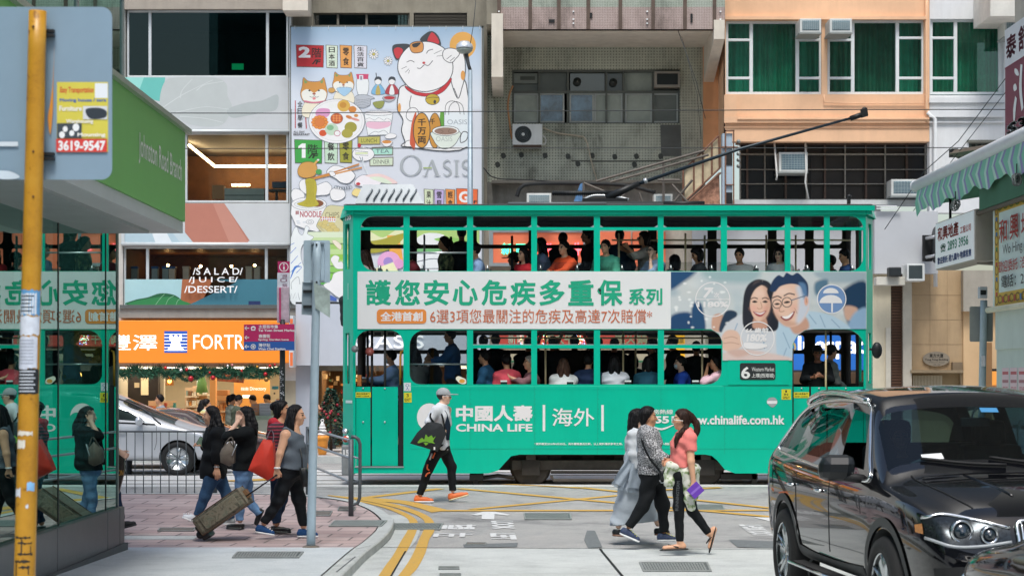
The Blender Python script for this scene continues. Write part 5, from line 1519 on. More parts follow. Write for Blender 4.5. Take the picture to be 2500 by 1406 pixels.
 # v grows upward here, so flip the box
def tx(s,u,v,w,h,c,b=.015):
 vv,f=text_mesh(s,b);a.d+=a.step;a.add([a.mp(u+q[0]*w,v+q[1]*h,a.d)for q in vv],f,a.c(c))
tx("和",.42,H_*.60,.42,H_*.22,rd);tx("興",.98,H_*.60,.42,H_*.24,rd);tx("地",1.54,H_*.6,.42,H_*.22,rd);tx("產",2.1,H_*.6,.42,H_*.22,rd)
tx("Wo Hing",.62,H_*.455,.98,H_*.12,bk,-.005);tx("Realty",1.72,H_*.455,.8,H_*.12,bk,-.005)
tx("歡迎委託",.40,H_*.315,.98,H_*.11,rd,.01);tx("洽詢",1.5,H_*.315,.5,H_*.11,rd,.01);tx("電話：2893",.55,H_*.165,1.6,H_*.12,bk,.01)
a.bD("sign_lettering",t)
mb=MB();mb.tube([(XR-.08,17.5,zb0-.04),(XR-.08,u0+.05,zb0-.04)],.04,C('#e5dcc4',.5),8);mb.bD("tube_lamp",t)
 # awning
t=tH("striped_awning","green and white striped awning with a scalloped valance along the right shopfront","awning",(XR,24,4.4))
XA=6.42
ya=yr(2240,XA);za1=CAMZ-(462-HOR)*ya/FPX;za0=CAMZ-(522-HOR)*ya/FPX
n=120;vs=[];fs=[];ms=[]
sg=C('#7fc3a8',.7,var=.08,gain=1.1);sw=C('#b5d8c8',.7,var=.05);sb=C('#8f8fb8',.7)
mb=MB()
for k in range(n):
 y=ya-(ya-17.5)*k/n;y2_=ya-(ya-17.5)*(k+1)/n
 def low(yy):return za0+.05*math.sin(yy*4.1)+.02*math.sin(yy*11)
 def bul(yy):return .010*math.sin(yy*4.1+.5)
 m_=(sg,sg,sw,sb)[k%4]
 mb.add([(XA-bul(y)*.3,y,za1),(XA-bul(y2_)*.3,y2_,za1),(XA-.05-bul(y2_),y2_,(za1+low(y2_))/2),(XA-.05-bul(y),y,(za1+low(y))/2),(XA+bul(y2_),y2_,low(y2_)),(XA+bul(y),y,low(y))],[(0,1,2,3),(3,2,4,5)],m_,True)
mb.bD("valance",t)
mb=MB();mb.tube([(XA,17.5,za1+.06),(XA,ya+.1,za1+.06)],.09,C('#d5dade',.5,var=.05),10);mb.sH((XA,ya+.1,za1+.06),.1,C('#d5dade',.5));mb.bD("front_roller",t)
mb=MB();mb.add([(XA,17.5,za1+.02),(XA,ya,za1+.02),(XA+1.8,ya,za1+.7),(XA+1.8,17.5,za1+.7)],[(0,1,2,3)],C('#6fb094',.8));mb.add([(XA,ya,za0+.1),(XA,ya,za1),(XA+1.8,ya,za1+.7),(XA+1.2,ya,za0+.3)],[(0,1,2,3)],C('#8cc7ae',.8));mb.bD("canvas_top",t)
mb=MB();mb.box(XA+.06,XA+.1,17.5,yr(2380,XA),za0-.28,za0+.12,C('#3f6f55',.8));mb.tube([(XA+.1,17.5,za0-.3),(XA+.1,yr(2360,XA),za0-.3)],.035,C('#55493d',.6),6);mb.tube([(XA+.1,yr(2385,XA),za0-.2),(XA+1.5,yr(2385,XA),za0-.45)],.04,M_DARK,6);mb.bD("support_bar",t)
def rope(c,seed,name,lB):
 rng=random.Random(seed);mb=MB()
 for k in range(7):
  r=rng.uniform(.04,.11);ph=rng.uniform(0,6)
  mb.tube([c+Vector((r*math.cos(u*.6)*.5,r*math.cos(u*.6+ph),r*.8*math.sin(u*.6)))for u in range(10)],.008,C('#6d7471',.7),5,True)
 mb.tube([c,c+Vector((0,0,.2))],.008,M_DARK,5);tag(mb.bD(name,None),lB,"rope")
rope(Vector((XA-.05,yr(2341,XA),za0-.12)),1,"rope_coil","grey coil of cord hanging from the awning edge over the small lightbox sign")
rope(Vector((XA-.05,yr(2492,XA),za0-.1)),2,"rope_coil","pale knotted cord hanging in front of the gold-bordered board")
 # small lightbox
t=tH("lightbox_sign","projecting white lightbox sign with red characters and a green phone number","sign",(XR-.1,28,2.6))
XL=XR-.12
l0,l1=yr(2285,XL),yr(2381,XL);zl1=CAMZ-(545-HOR)*l0/FPX;zl0=CAMZ-(660-HOR)*l0/FPX
mb=MB();mb.box(XL,XL+.30,l1,l0,zl0,zl1,C('#a8a296',.6,var=.1));mb.bD("sign_box",t,bevel=.012)
mb=MB();mb.box(XL-.012,XL,l1+.05,l0-.02,zl0+.02,zl1-.02,C('#dde4ea',.4,var=.02,emit=.12));mb.bD("sign_face",t)
LW,LH=l0-l1,zl1-zl0
a=Art(lambda u,v,d:Vector((XL-.012-d,l0-u*LW,zl0+v*LH)),d=.002)
tx("和興地產",.07,.58,.55,.30,'#c2453f',.03);tx("工程公司",.66,.60,.26,.14,'#c2453f',.02);tx("☏",.15,.34,.14,.17,'#3d9a7a',.02);tx("2893 3956",.34,.34,.52,.19,'#3d9a7a',.02);tx("歡迎委託‧港九國內‧物業租售",.07,.10,.86,.15,'#3d62a8',.03)
a.bD("sign_lettering",t)
mb=MB();mb.tube([(XL+.15,l0-.3,zl1),(XL+.15,l0-.3,zl1+.4)],.02,M_DARK,6);mb.tube([(XL+.15,l1+.5,zl0),(XL+1.8,l1+.5,zl0-.1)],.03,C('#8f8a80'),6);mb.bD("mounting_bracket",t)
mb=MB();mb.add([(XL-.05,l0,zl0-.1),(XL-.05,l1-3,zl0-.1),(XL+2,l1-3,zl0-.1),(XL+2,l0,zl0-.1),(XL-.05,l0,zl0-.02),(XL-.05,l1-3,zl0-.02),(XL+2,l1-3,zl0-.02),(XL+2,l0,zl0-.02)],[(0,1,2,3),(7,6,5,4),(0,4,5,1),(3,2,6,7),(0,3,7,4)],C('#9aa19c',.6))if False else None
 # maroon hanging sign, upper right
t=tH("hanging_shop_sign","tall maroon hanging sign with white brush characters at the upper right edge","sign",(XR+.4,25.5,6.5))
XM=XR+.1
m0=yr(2454,XM);m1=22.0
zm=lambda y:CAMZ-(y-HOR)*m0/FPX
mb=MB();mb.box(XM,XM+.25,m1,m0,zm(345),zm(75),C('#7a3048',.5,var=.06));mb.bD("sign_box",t)
a=Art(lambda u,v,d:Vector((XM-d,m0-u,zm(345)+v)),d=.003)
HM=zm(75)-zm(345)
a.rect(.0,HM*.66,3,HM,'#d4d8dc');a.rect(0,HM*.645,3,HM*.66,'#7a3048')
tx("泰",.06,HM*.72,.52,HM*.21,'#7a3048',.03);tx("舒",.68,HM*.72,.52,HM*.22,'#7a3048',.03);tx("服",1.3,HM*.72,.52,HM*.22,'#7a3048',.03)
wp='#dfe3e8'
a.blob([(.52,HM*.60),(.66,HM*.57),(.72,HM*.52),(.60,HM*.53),(.5,HM*.57)],wp);a.blob([(.46,HM*.46),(.56,HM*.46),(.62,HM*.41),(.5,HM*.40),(.44,HM*.43)],wp);a.line([(.58,HM*.34),(.50,HM*.24),(.48,HM*.14)],[.1,.13,.08],wp)
a.line([(.85,HM*.6),(.8,HM*.4),(.9,HM*.2)],[.1,.13,.1],wp);a.line([(1.2,HM*.6),(1.3,HM*.3),(1.5,HM*.15)],[.1,.13,.1],wp)
tx("$38",.1,HM*.0+.03,1.5,HM*.12,wp,.05);a.bD("sign_lettering",t)
mb=MB();mb.tube([P(2326,376,30),P(2420,362,28),P(2480,350,26.5)],.06,C('#6d6255',.7,var=.2),4);mb.tube([P(2335,378,30),P(2372,398,29.5)],.05,C('#55504a'),4);mb.oB(P(2328,374,30),(.05,0,0),(0,.1,0),(0,0,.06),M_DARK)
tag(mb.bD("steel_bracket",None),"weathered steel angle bracket sticking out above the striped awning","bracket")
 # ------------------------------------------------------------------ the tram
YT,TW=32.2,1.94
TG='#00b394'
M_TG=C(TG,.3,var=.05,scale=1.2,gain=1.22,coat=.06,spec=.3,dirt=.10,bump=.12,bscale=2.6)
M_TGD=C('#0b8f76',.5,var=.1)
M_IN=C('#2c231b',.6,var=.15);M_INW=C('#4a4740',.7,var=.1)
M_METAL=C('#c4c9cc',.3,.7,var=.06)
M_CRPOLE=C('#c9b78d',.35,.2,var=.05)
M_BLK=C('#16191b',.5,var=.1)
M_TGLASS=gM("tram_glass",(.86,.88,.87),.035,fres=.2)
tram=tH("tram","bright green double-decker tram with a white advertising band, full of passengers","tram",P(1490,1187,YT+1))
tm=onY(YT)
UP=[(880,985),(1000,1140),(1155,1297),(1311,1450),(1465,1606),(1620,1760),(1775,1916),(1930,2012),(2026,2108)]
LOW=[(1155,1297),(1311,1450),(1465,1606),(1621,1762)]
ub,holes=[],[]
for i,(x0,x1)in enumerate(UP):
 holes.append(rrect(x0,528,x1,555,[32 if i==0 else 2,32 if i==8 else 2,1,1]if i in(0,8)else 1.5,6))
 holes.append(rrect(x0,562,x1,662,[1,1,34 if i==8 else 1,36 if i==0 else 1],6))
for i,(x0,x1)in enumerate(LOW):
 holes.append(rrect(x0,806,x1,842,[1,30 if i==3 else 1,1,1],6));holes.append(rrect(x0,850,x1,938,[1,1,34 if i==3 else 1,1],6))
holes.append(rrect(1000,806,1140,938,[36,1,1,26],6))
holes.append(rrect(868,806,985,1139,[34,34,1,1],6));holes.append(rrect(1936,804,2110,1139,[46,46,1,1],6))
cut=[(1795,1155),(1770,1146),(1752,1124),(1738,1112),(1722,1109),(1268,1109),(1248,1113),(1232,1130),(1216,1148),(1192,1155)]
outer=[(862,512),(2114,512),(2114,1155)]+cut+[(862,1155)]
mb=MB();mb.plate([outer]+holes,tm,0,-.05,M_TG);mb.bD("side_panel",tram)
 # far side: same openings, seen from inside
fx=lambda x,y,d:P(x,y,YT)+Vector((0,TW-d,0))
fh=[]
for i,(x0,x1)in enumerate(UP):
 fh.append(rrect(x0+4,540,x1-4,578,[3,3,12,12],4));fh.append(rrect(x0+4,588,x1-4,668,3,2))
for(x0,x1)in LOW+[(1000,1140),(868,985),(1950,2010),(2030,2105),(1790,1916)]:
 fh.append(rrect(x0+4,812,x1-4,850,[8,8,8,8],4));fh.append(rrect(x0+4,860,x1-4,938,3,2))
mb=MB();mb.plate([[(862,512),(2114,512),(2114,1155),(862,1155)]]+fh,fx,.05,0,M_IN);mb.bD("far_side_panel",tram)
 # tapered ends with slit windows, front and back walls
x0,x1=P(862,0,YT).x,P(2114,0,YT).x
zz=lambda y:P(0,y,YT).z
for sx,xe,xo in((-1,x0,P(832,0,YT).x),(1,x1,P(2142,0,YT).x)):
 for far in(0,1):
  ya_,yb_=(YT,YT+.42)if not far else(YT+TW,YT+TW-.42)
  L=math.hypot(xo-xe,.42)
  def mp(u,y,d,xe=xe,xo=xo,ya_=ya_,yb_=yb_):
   return Vector((xe+(xo-xe)*u,ya_+(yb_-ya_)*u,zz(y)))+Vector((sx*.42/L,(-1 if ya_<yb_ else 1)*abs(xo-xe)/L,0))*d
  hs=[rrect(.34,545,.78,656,.1,3),rrect(.34,812,.78,936,.1,3)]
  hs=[[(.34+.44*(.5+.5*max(-1,min(1,1.5*math.cos(a_)))),c_+h_*max(-1,min(1,1.25*math.sin(a_))))for a_ in np.linspace(0,6.2832,20,endpoint=False)]for c_,h_ in((600,56),(874,62))]
  mb=MB();mb.plate([[(0,512),(1,514),(1,1100),(0,1155)]]+hs,mp,0,-.04,M_TG if not far else M_IN);mb.bD("end_corner_panel",tram)
 mb=MB();fm_=lambda u,y,d:Vector((xo+sx*d,YT+.42+u*(TW-.84),zz(y)))
 hs=[rrect(.06,548,.94,655,.0),rrect(.06,812,.94,930,.0)]
 mb.plate([[(0,514),(1,514),(1,1100),(0,1100)]]+hs,fm_,0,-.04,M_TG);mb.bD("end_wall",tram)
 mb=MB();xa_,xb_=sorted((xo+sx*.02,xo-sx*.12));mb.box(xa_,xb_,YT+.35,YT+TW-.35,zz(1158),zz(1085),C('#6f7476',.6,.2,var=.2,dirt=.3));mb.bD("buffer",tram,bevel=.03)
 # decks, ceilings
mb=MB();mb.box(x0,x1,YT+.05,YT+TW-.05,zz(806),zz(790),M_INW);mb.bD("upper_floor",tram)
mb=MB();mb.box(x0,x1,YT+.05,YT+TW-.05,zz(1085),zz(1070),C('#6b6255',.7));mb.bD("lower_floor",tram)
mb=MB()
def roof(z,y0,y1,xa,xb,n=10,rise=.10):
 vs=[]
 for k in range(n+1):
  t=k/n;y=y0+(y1-y0)*t;h=z+rise*(1-(2*t-1)**2)
  vs+=[(xa,y,h),(xb,y,h)]
 return vs,[(2*k,2*k+1,2*k+3,2*k+2)for k in range(n)]
v,f=roof(zz(503),YT-.06,YT+TW+.06,P(838,0,YT).x,P(2136,0,YT).x);mb.add(v,f,C('#54595a',.7,var=.2,dirt=.2),True)
v,f=roof(zz(520),YT+.02,YT+TW-.02,x0,x1);mb.add(v,[tuple(reversed(q))for q in f],C('#1d1b18',.8),True)
mb.bD("roof",tram)
mb=MB()
mb.box(P(840,0,YT).x,P(2134,0,YT).x,YT-.07,YT+.02,zz(515),zz(503),M_TG);mb.box(P(846,0,YT).x,P(2128,0,YT).x,YT-.035,YT+.0,zz(524),zz(515.5),M_TG)
mb.box(P(846,0,YT).x,P(2128,0,YT).x,YT-.05,YT-.0,zz(503),zz(500),C('#3f4446',.7,dirt=.2))
for sx,xa,xb in((-1,832,862),(1,2114,2142)):
 q0,q1=P(xa,0,YT).x,P(xb,0,YT).x
 ins,out=(q1,q0)if sx<0 else(q0,q1)
 mb.add([(ins,YT-.07,zz(503)),(out,YT+.38,zz(505)),(out,YT+TW-.38,zz(505)),(ins,YT+TW,zz(503)),(ins,YT-.07,zz(524)),(out+sx*.05,YT+.38,zz(530)),(out+sx*.05,YT+TW-.38,zz(530)),(ins,YT+TW,zz(524))],[(0,1,5,4),(1,2,6,5),(2,3,7,6),(0,3,2,1)],M_TG)
mb.bD("roof_trim",tram,fixn=True)
 # window glass, sills, inner frames
for i,(a_,b_)in enumerate(UP):
 mb=MB();mb.pB(a_,529,b_,554.5,YT+.03,.004,M_TGLASS);mb.bD("vent_pane",tram)
 if i in(3,4,5,6):
  mb=MB();mb.pB(a_,640,b_,662,YT+.034,.004,M_TGLASS);mb.bD("half_pane",tram)
for i,(a_,b_)in enumerate(LOW):
 mb=MB();mb.pB(a_,807,b_,841,YT+.03,.004,M_TGLASS);mb.bD("vent_pane",tram)
mb=MB();mb.pB(1001,807,1139,937,YT+.03,.004,gM("tram_dark_glass",(.78,.82,.82),.03,fres=.2));mb.bD("side_pane",tram)
mb=MB()
for(a_,b_)in UP:
 for x in(a_,b_-9):mb.plate([[(x,551),(x+4.5+(4.5 if x==a_ else-4.5),555),(x+(0 if x==a_ else 9),555)]]if False else[[(x,555),(x+9,555),(x+(0 if x==a_ else 9),549)]],tm,-.012,-.03,M_METAL)
for(a_,b_)in LOW:mb.pB(a_,840,b_,843,YT+.012,.02,M_METAL)
mb.bD("vent_catch",tram)
mb=MB()
for(x_,y_)in((1000,617),(1000,889)):mb.tube([P(x_,y_,YT+.06),P(x_+140,y_,YT+.06)],.015,M_METAL,8)
mb.bD("guard_rail",tram)
mb=MB()
for i,(x,ya__,yb__,dd,mt)in enumerate(((1250,564,770,1.1,M_BLK),(1515,564,770,.5,M_CRPOLE),(1680,564,770,.5,M_CRPOLE),(1735,564,770,1.0,M_CRPOLE),(1888,564,770,.9,M_CRPOLE),(1962,564,770,.9,M_CRPOLE),(1030,564,770,.9,M_METAL),(1095,564,770,1.3,M_BLK),(1333,806,1080,.45,M_CRPOLE),(1525,806,1080,.45,M_CRPOLE),(1563,806,1080,1.2,M_CRPOLE),(1720,806,1080,.4,M_CRPOLE),(2019,806,1080,.12,M_CRPOLE),(2050,806,1080,.9,M_BLK),(905,806,1080,.3,M_BLK),(938,806,1080,.2,M_BLK),(892,806,1080,.5,M_BLK))):
 mb.tube([P(x,ya__,YT)+Vector((0,dd,0)),P(x,yb__,YT)+Vector((0,dd,0))],.017 if mt is not M_BLK else .022,mt,8)
mb.tube([P(1500,577,YT)+Vector((0,.9,0)),P(2100,577,YT)+Vector((0,.9,0))],.015,M_CRPOLE,6);mb.tube([P(1180,822,YT)+Vector((0,.9,0)),P(1900,822,YT)+Vector((0,.9,0))],.015,M_CRPOLE,6)
mb.bD("grab_pole",tram)
mb=MB();mb.tube([P(*q,YT)+Vector((0,.18,0))for q in((984,855),(978,858),(976,870),(976,945))],.02,C('#e2a33a',.4),8);mb.bD("yellow_handrail",tram)
 # seats
def seat(x,yt,dd,deck):
 mb=MB();c_=P(x,yt,YT)+Vector((0,dd,0));zf=zz(790)if deck else zz(1070)
 mb.oB((c_.x,c_.y,c_.z-.22),(.03,0,0),(0,.2,0),(0,0,.22),C('#3d4a4c',.5));mb.oB((c_.x-.2,c_.y,zf+.43),(.2,0,0),(0,.2,0),(0,0,.03),C('#7a5a3c',.5));mb.oB((c_.x-.2,c_.y,zf+.2),(.03,0,0),(0,.03,0),(0,0,.2),M_BLK)
 mb.tube([c_+Vector((-.0,-.15,.0)),c_+Vector((0,-.12,.05)),c_+Vector((0,.12,.05)),c_+Vector((0,.15,0))],.014,M_METAL,6);mb.bD("seat",tram,bevel=.01)
for x in(925,1030,1190,1320,1410,1520,1640,1740,1850,1975,2085):
 seat(x,654,.30,1);seat(x+6,654,1.5,1)
mb=MB()
for x in(1222,1384,1525,1690):mb.pB(x,928,x+16,932,YT+.1,.03,C('#e2e4e4',.4));mb.pB(x,932,x+16,1000,YT+.1,.03,M_BLK)
mb.pB(1150,965,1765,975,YT+.1,.45,C('#7a5a3c',.5));mb.pB(1150,965,1765,975,YT+1.4,.45,C('#7a5a3c',.5));mb.bD("bench",tram)
 # driver's console, mirror boxes
mb=MB();mb.box(P(872,0,YT).x,P(900,0,YT).x,YT+.5,YT+1.5,zz(1070),zz(935),M_BLK);mb.lA([(.17,0),(.17,.03)],P(890,925,YT)+Vector((0,.8,0)),M_METAL,14);mb.pB(872,915,882,942,YT+.3,.2,C('#c97a3c',.5));mb.bD("driver_console",tram)
mb=MB();mb.pB(908,808,935,822,YT+.3,.1,C('#8f948c',.5));mb.pB(940,808,967,822,YT+.3,.1,C('#8f948c',.5));mb.pB(914,811,930,819,YT+.29,.02,M_BLK);mb.pB(946,811,962,819,YT+.29,.02,M_BLK);mb.bD("fan_box",tram)
t_=MB();t_.lA([(.0,0),(.07,.01),(.075,.05),(.0,.06)],P(901,858,YT)+Vector((0,.2,0)),C('#8d4a44',.4),14,(0,-1,0));t_.lA([(.0,0),(.06,.01),(.06,.04),(.0,.05)],P(868,852,YT)+Vector((0,-.1,0)),C('#6b7072',.4),14,(0,-1,0));t_.bD("driver_mirror",tram)
 # doors
def door(xa,xb,lab_y=None):
 mb=MB();mb.plate([R4(xa,944,xb,1137)],tm,-.03,-.07,M_TG)
 for y in(948,1030):
  c_=P((xa+xb)/2,y,YT+.028);mb.lA([(.018,0),(.015,.012),(.0,.016)],c_,M_METAL,8,(0,-1,0))
 return mb.bD("door_leaf",tram,bevel=.004)
door(869,904);door(908,971);door(1938,1976);door(1981,2018);door(2022,2108)
mb=MB();mb.plate([R4(973,940,984,1138)],tm,-.035,-.08,M_BLK);mb.plate([R4(904,944,908,1138)],tm,-.05,-.08,M_BLK);mb.plate([R4(1976,944,1981,1138)],tm,-.05,-.08,M_BLK);mb.pB(866,1138,986,1141,YT-.02,.05,M_METAL);mb.pB(1936,1138,2110,1141,YT-.02,.05,M_METAL)
mb.tube([P(1936,850,YT-.005),P(1936,1060,YT-.005)],.012,M_BLK,5);mb.bD("door_gap",tram)
 # stickers
def sK(x0,y0,x1,y1,bg,lines,fg='#2b2b20'):
 a=Art(tm,d=.004 if x0>985 and x0<1936 else-.026);a.rect(x0,y0,x1,y1,bg)
 for(t,q)in lines:a.text(t,*q,fg,.02)
 a.bD("sticker",tram)
sK(867,957,905,970,'#d8cf2e',[("請勿倚靠車門",(870,959,902,963)),("KEEP CLEAR",(870,965,902,968))])
sK(1938,957,1976,971,'#d8cf2e',[("請勿倚靠車門",(1941,959,1973,963.5)),("KEEP CLEAR",(1941,966,1973,969))])
sK(986,958,1005,982,'#d3cc2c',[("3",(992,961,998,969)),("EXIT",(988,972,1003,979))])
sK(1908,950,1931,975,'#d3cc2c',[("1",(1917,952,1921,958)),("IN",(1914,960,1924,965)),("ONLY",(1911,967,1928,973))])
sK(986,934,1003,954,'#d6dbe0',[("○",(990,937,999,944)),("人",(990,944,999,952))],'#5b7ba5')
a=Art(tm,d=.004);a.blob([(1872,982),(1878,971),(1892,971),(1898,982),(1886,994)],'#9ba3a5');a.rect(1873,978,1897,985,'#dfe3e6');a.bD("sticker",tram);a=Art(tm,d=.004);a.blob([(1113,925),(1118,918),(1128,921),(1137,926),(1137,936),(1124,936)],'#e8e4d2');a.ell(1128,930,7,5,'#d99a3c');a.bD("sticker",tram);a=Art(tm,d=.004);a.rect(1896,915,1922,924,'#138f72');a.text("WiFi",1898,917,1918,920,'#dfe8e4',0);a.rect(1897,926,1921,936,'#d9dde0');a.bD("sticker",tram)
 # destination display
mb=MB();mb.plate([R4(1777,879,1926,939)],tm,.012,0,M_TG);mb.bD("display_panel",tram,bevel=.003)
mb=MB();mb.plate([rrect(1806,886,1893,927,5,3)],tm,.018,.01,C('#2a2f30',.35,var=.15));dsp=mb.bD("destination_display",tram)
a=Art(tm,d=.019);a.text("6",1809,895,1831,924,'#dfe2df',.025);a.text("Western Market",1835,896,1890,906,'#c9cdc9',.01);a.text("上環(西港城)",1835,911,1890,923,'#c9cdc9',.02);a.bD("display_lettering",dsp)
 # advertising band
mb=MB();mb.plate([R4(873,663,1637,803)],tm,.012,0,C('#dfe6ee',.45,var=.02,scale=1.0,dirt=.02));band=mb.bD("advertising_band",tram)
a=Art(tm,d=.013);g2='#11a57f'
for i,ch in enumerate("護您安心危疾多重保"):a.text(ch,893+i*70.6,683,955+i*70.6,746,g2,.028)
a.text("系列",1535,704,1617,745,g2,.025)
a.poly(rrect(920,755,1041,790,9,4),'#e08a3e');a.text("全港首創",929,761,1032,784,'#f2f0ee',.03)
a.text("6選3項您最關注的危疾及高達7次賠償*",1050,755,1592,789,'#c56a42',-.004)
a.bD("band_lettering",band)
 # advertising photograph: a smiling couple over a blurred bright room
mb=MB();mb.plate([[(1637,663),(2115,663),(2115,803),(1990,803),(1965,806),(1945,820),(1935,840),(1934,880),(1764,880),(1764,834),(1755,815),(1735,803),(1637,803)]],tm,.012,0,C('#c3ccce',.45));pic=mb.bD("advertising_photograph",tram)
OUT=[(1637,663),(2115,663),(2115,803),(1990,803),(1965,806),(1945,820),(1935,840),(1934,880),(1764,880),(1764,834),(1755,815),(1735,803),(1637,803)]
p=Print(1638,664,2114,879,1.3,'#c3ccce')
rng=random.Random(12)
for k in range(70):
 x,y=rng.uniform(1638,2114),rng.uniform(660,810);p.ell(x,y,rng.uniform(8,34),rng.uniform(6,20),rng.choice(['#d9dedd','#a9bcc2','#c9cfcc','#8ba7b3','#dfe3e2','#b5b9b0']),.6,.55)
for q,c,f in(([(1636,660),(1700,660),(1664,692),(1636,706)],'#1d4a73',5),([(1640,770),(1686,764),(1688,806),(1636,806)],'#1b446d',4),([(1690,745),(1712,742),(1722,806),(1692,806)],'#1f4a70',3),([(1740,772),(1764,768),(1768,806),(1740,806)],'#c9a08a',2),([(1772,760),(1800,766),(1775,806),(1755,806)],'#22384f',2),([(1720,660),(1850,660),(1830,690),(1740,684)],'#9ab5b8',8),([(1990,664),(2114,664),(2114,684),(2030,690)],'#9fb2ba',5),([(2060,706),(2116,690),(2116,800),(2080,806),(2058,745)],'#173a58',5),([(1990,690),(2020,683),(2016,712),(1992,720)],'#54778d',4),([(2062,748),(2092,752),(2094,780),(2066,780)],'#cda893',3),([(2084,766),(2116,752),(2116,806),(2070,806)],'#8fb0cc',4)):p.blob(q,c,f)
for k in range(26):p.ell(rng.uniform(1640,1790),rng.uniform(668,800),rng.uniform(2,5),rng.uniform(2,4),'#f0f3f2',.5,.7)
p.blob([(1764,806),(1800,772),(1840,762),(1880,780),(1934,806),(1934,884),(1760,884)],'#ccd1d6',2);p.blob([(1900,782),(1960,760),(2030,770),(2076,806),(1990,806),(1945,818),(1934,884),(1900,884)],'#b3ccdb',2);p.blob([(1930,792),(1945,768),(1962,774),(1944,806)],'#3b82ab',2)
for q in([(1975,768),(1992,790)],[(2002,770),(2014,798)],[(1912,812),(1928,850)],[(1950,780),(1972,806)],[(2030,780),(2050,800)],[(1920,850),(1910,876)],[(1800,790),(1784,830)],[(1860,800),(1866,850)]):p.line(q,2.5,'#7fa2bb',.7)
p.blob([(1762,822),(1776,806),(1800,810),(1812,842),(1786,858),(1762,850)],'#dcbba7',2);p.line([(1768,826),(1786,822),(1800,826)],1.5,'#b88d78',.8);p.line([(1766,838),(1786,836),(1804,840)],1.5,'#b88d78',.8);p.blob([(1760,866),(1800,852),(1860,858),(1934,874),(1934,886),(1760,886)],'#d6c3bc',3);p.blob([(1776,858),(1806,852),(1830,862),(1800,872)],'#c79f8d',4,.6)
 # woman
p.blob([(1816,800),(1814,735),(1823,700),(1842,684),(1862,683),(1880,692),(1893,720),(1900,776),(1890,806),(1850,806)],'#23252f',1.5);p.blob([(1840,690),(1856,686),(1846,706),(1832,730)],'#5b4d4c',3,.6);p.line([(1862,684),(1858,696)],2,'#8a8280',.5)
p.blob([(1844,770),(1866,770),(1872,800),(1838,800)],'#c79a84',2);p.blob([(1828,728),(1836,706),(1858,696),(1876,710),(1881,742),(1873,770),(1853,784),(1836,768)],'#e2bda6',1.3);p.blob([(1864,700),(1878,714),(1882,745),(1872,774),(1858,782),(1870,745)],'#c4957e',4,.55);p.ell(1840,752,9,7,'#e8a898',.7,.5);p.ell(1869,752,7,6,'#d8998a',.7,.5);p.ell(1852,716,14,9,'#efd2c0',.8,.6)
p.blob([(1824,740),(1829,708),(1850,690),(1868,690),(1846,704),(1834,724),(1829,750)],'#23252f',1.3);p.line([(1833,730),(1841,726.5),(1849,729)],2,'#2b2426',.9);p.line([(1861,729),(1868,726.5),(1876,730)],2,'#2b2426',.9);p.blob([(1836,737),(1842,733.5),(1849,737),(1842,739)],'#1f1a1c',.7);p.blob([(1861,737),(1868,733.5),(1874,737),(1868,739)],'#1f1a1c',.7)
p.line([(1857,738),(1860,751),(1853,754),(1849,752)],1.8,'#b98871',.7);p.blob([(1838,760),(1855,763),(1871,758),(1860,772),(1848,771)],'#a84e50',.9);p.blob([(1841,761.5),(1855,764.5),(1868,760.5),(1856,768)],'#f6f1ee',.6)
p.blob([(1872,710),(1886,704),(1896,740),(1900,798),(1882,804),(1884,750)],'#1a1f2a',1.5)
 # man
p.blob([(1925,780),(1962,770),(1975,800),(1940,815)],'#c79c86',3);p.blob([(1884,735),(1892,708),(1915,688),(1950,684),(1970,700),(1975,735),(1972,762),(1950,792),(1925,798),(1905,787),(1891,765)],'#e3c0aa',1.4);p.blob([(1944,700),(1970,700),(1976,740),(1966,772),(1944,790),(1950,735)],'#c3cfdc',5,.9);p.blob([(1888,760),(1905,788),(1925,798),(1948,790),(1930,784),(1906,772)],'#c0917a',4,.6);p.ell(1912,712,16,9,'#f1d7c6',.8,.6);p.ell(1938,752,9,8,'#e0a693',.8,.5);p.ell(1898,758,7,7,'#dfa592',.8,.5)
p.blob([(1879,708),(1886,686),(1900,672),(1912,676),(1920,666),(1934,672),(1946,666),(1958,675),(1972,694),(1972,724),(1962,716),(1953,698),(1930,693),(1905,699),(1892,712)],'#1d3657',1.2);p.blob([(1950,690),(1966,694),(1970,722),(1962,730),(1955,705)],'#5f86ad',3,.8)
p.ell(1968,735,5,11,'#dba890',.3);p.line([(1968,729),(1969,738)],1.5,'#b07a66',.8);p.line([(1886,727),(1898,723),(1907,727)],2.6,'#2a2628',.9);p.line([(1914,722),(1926,716.5),(1939,719)],2.6,'#2a2628',.9);p.ring(1897,742,10,11.4,'#262d36');p.ring(1921,738,11,12.4,'#262d36');p.line([(1932,733),(1966,722)],1.8,'#4d647c');p.blob([(1890,743),(1897,739.5),(1904,742),(1897,744.5)],'#1f1a1c',.6);p.blob([(1913,739),(1921,735),(1929,737),(1921,740.5)],'#1f1a1c',.6)
p.line([(1908,738),(1902,757),(1908,761),(1914,759)],2,'#b38a74',.8);p.blob([(1905,773),(1922,771),(1940,759),(1933,777),(1917,783)],'#8f4444',.8);p.blob([(1909,772.5),(1922,771),(1937,762),(1927,776),(1916,778)],'#f5f1ee',.6);p.line([(1940,753),(1946,765)],1.5,'#b38a74',.7)
p.bD("photograph_print",pic,tm,.0126,OUT)
a=Art(tm,d=.014,step=.00012)
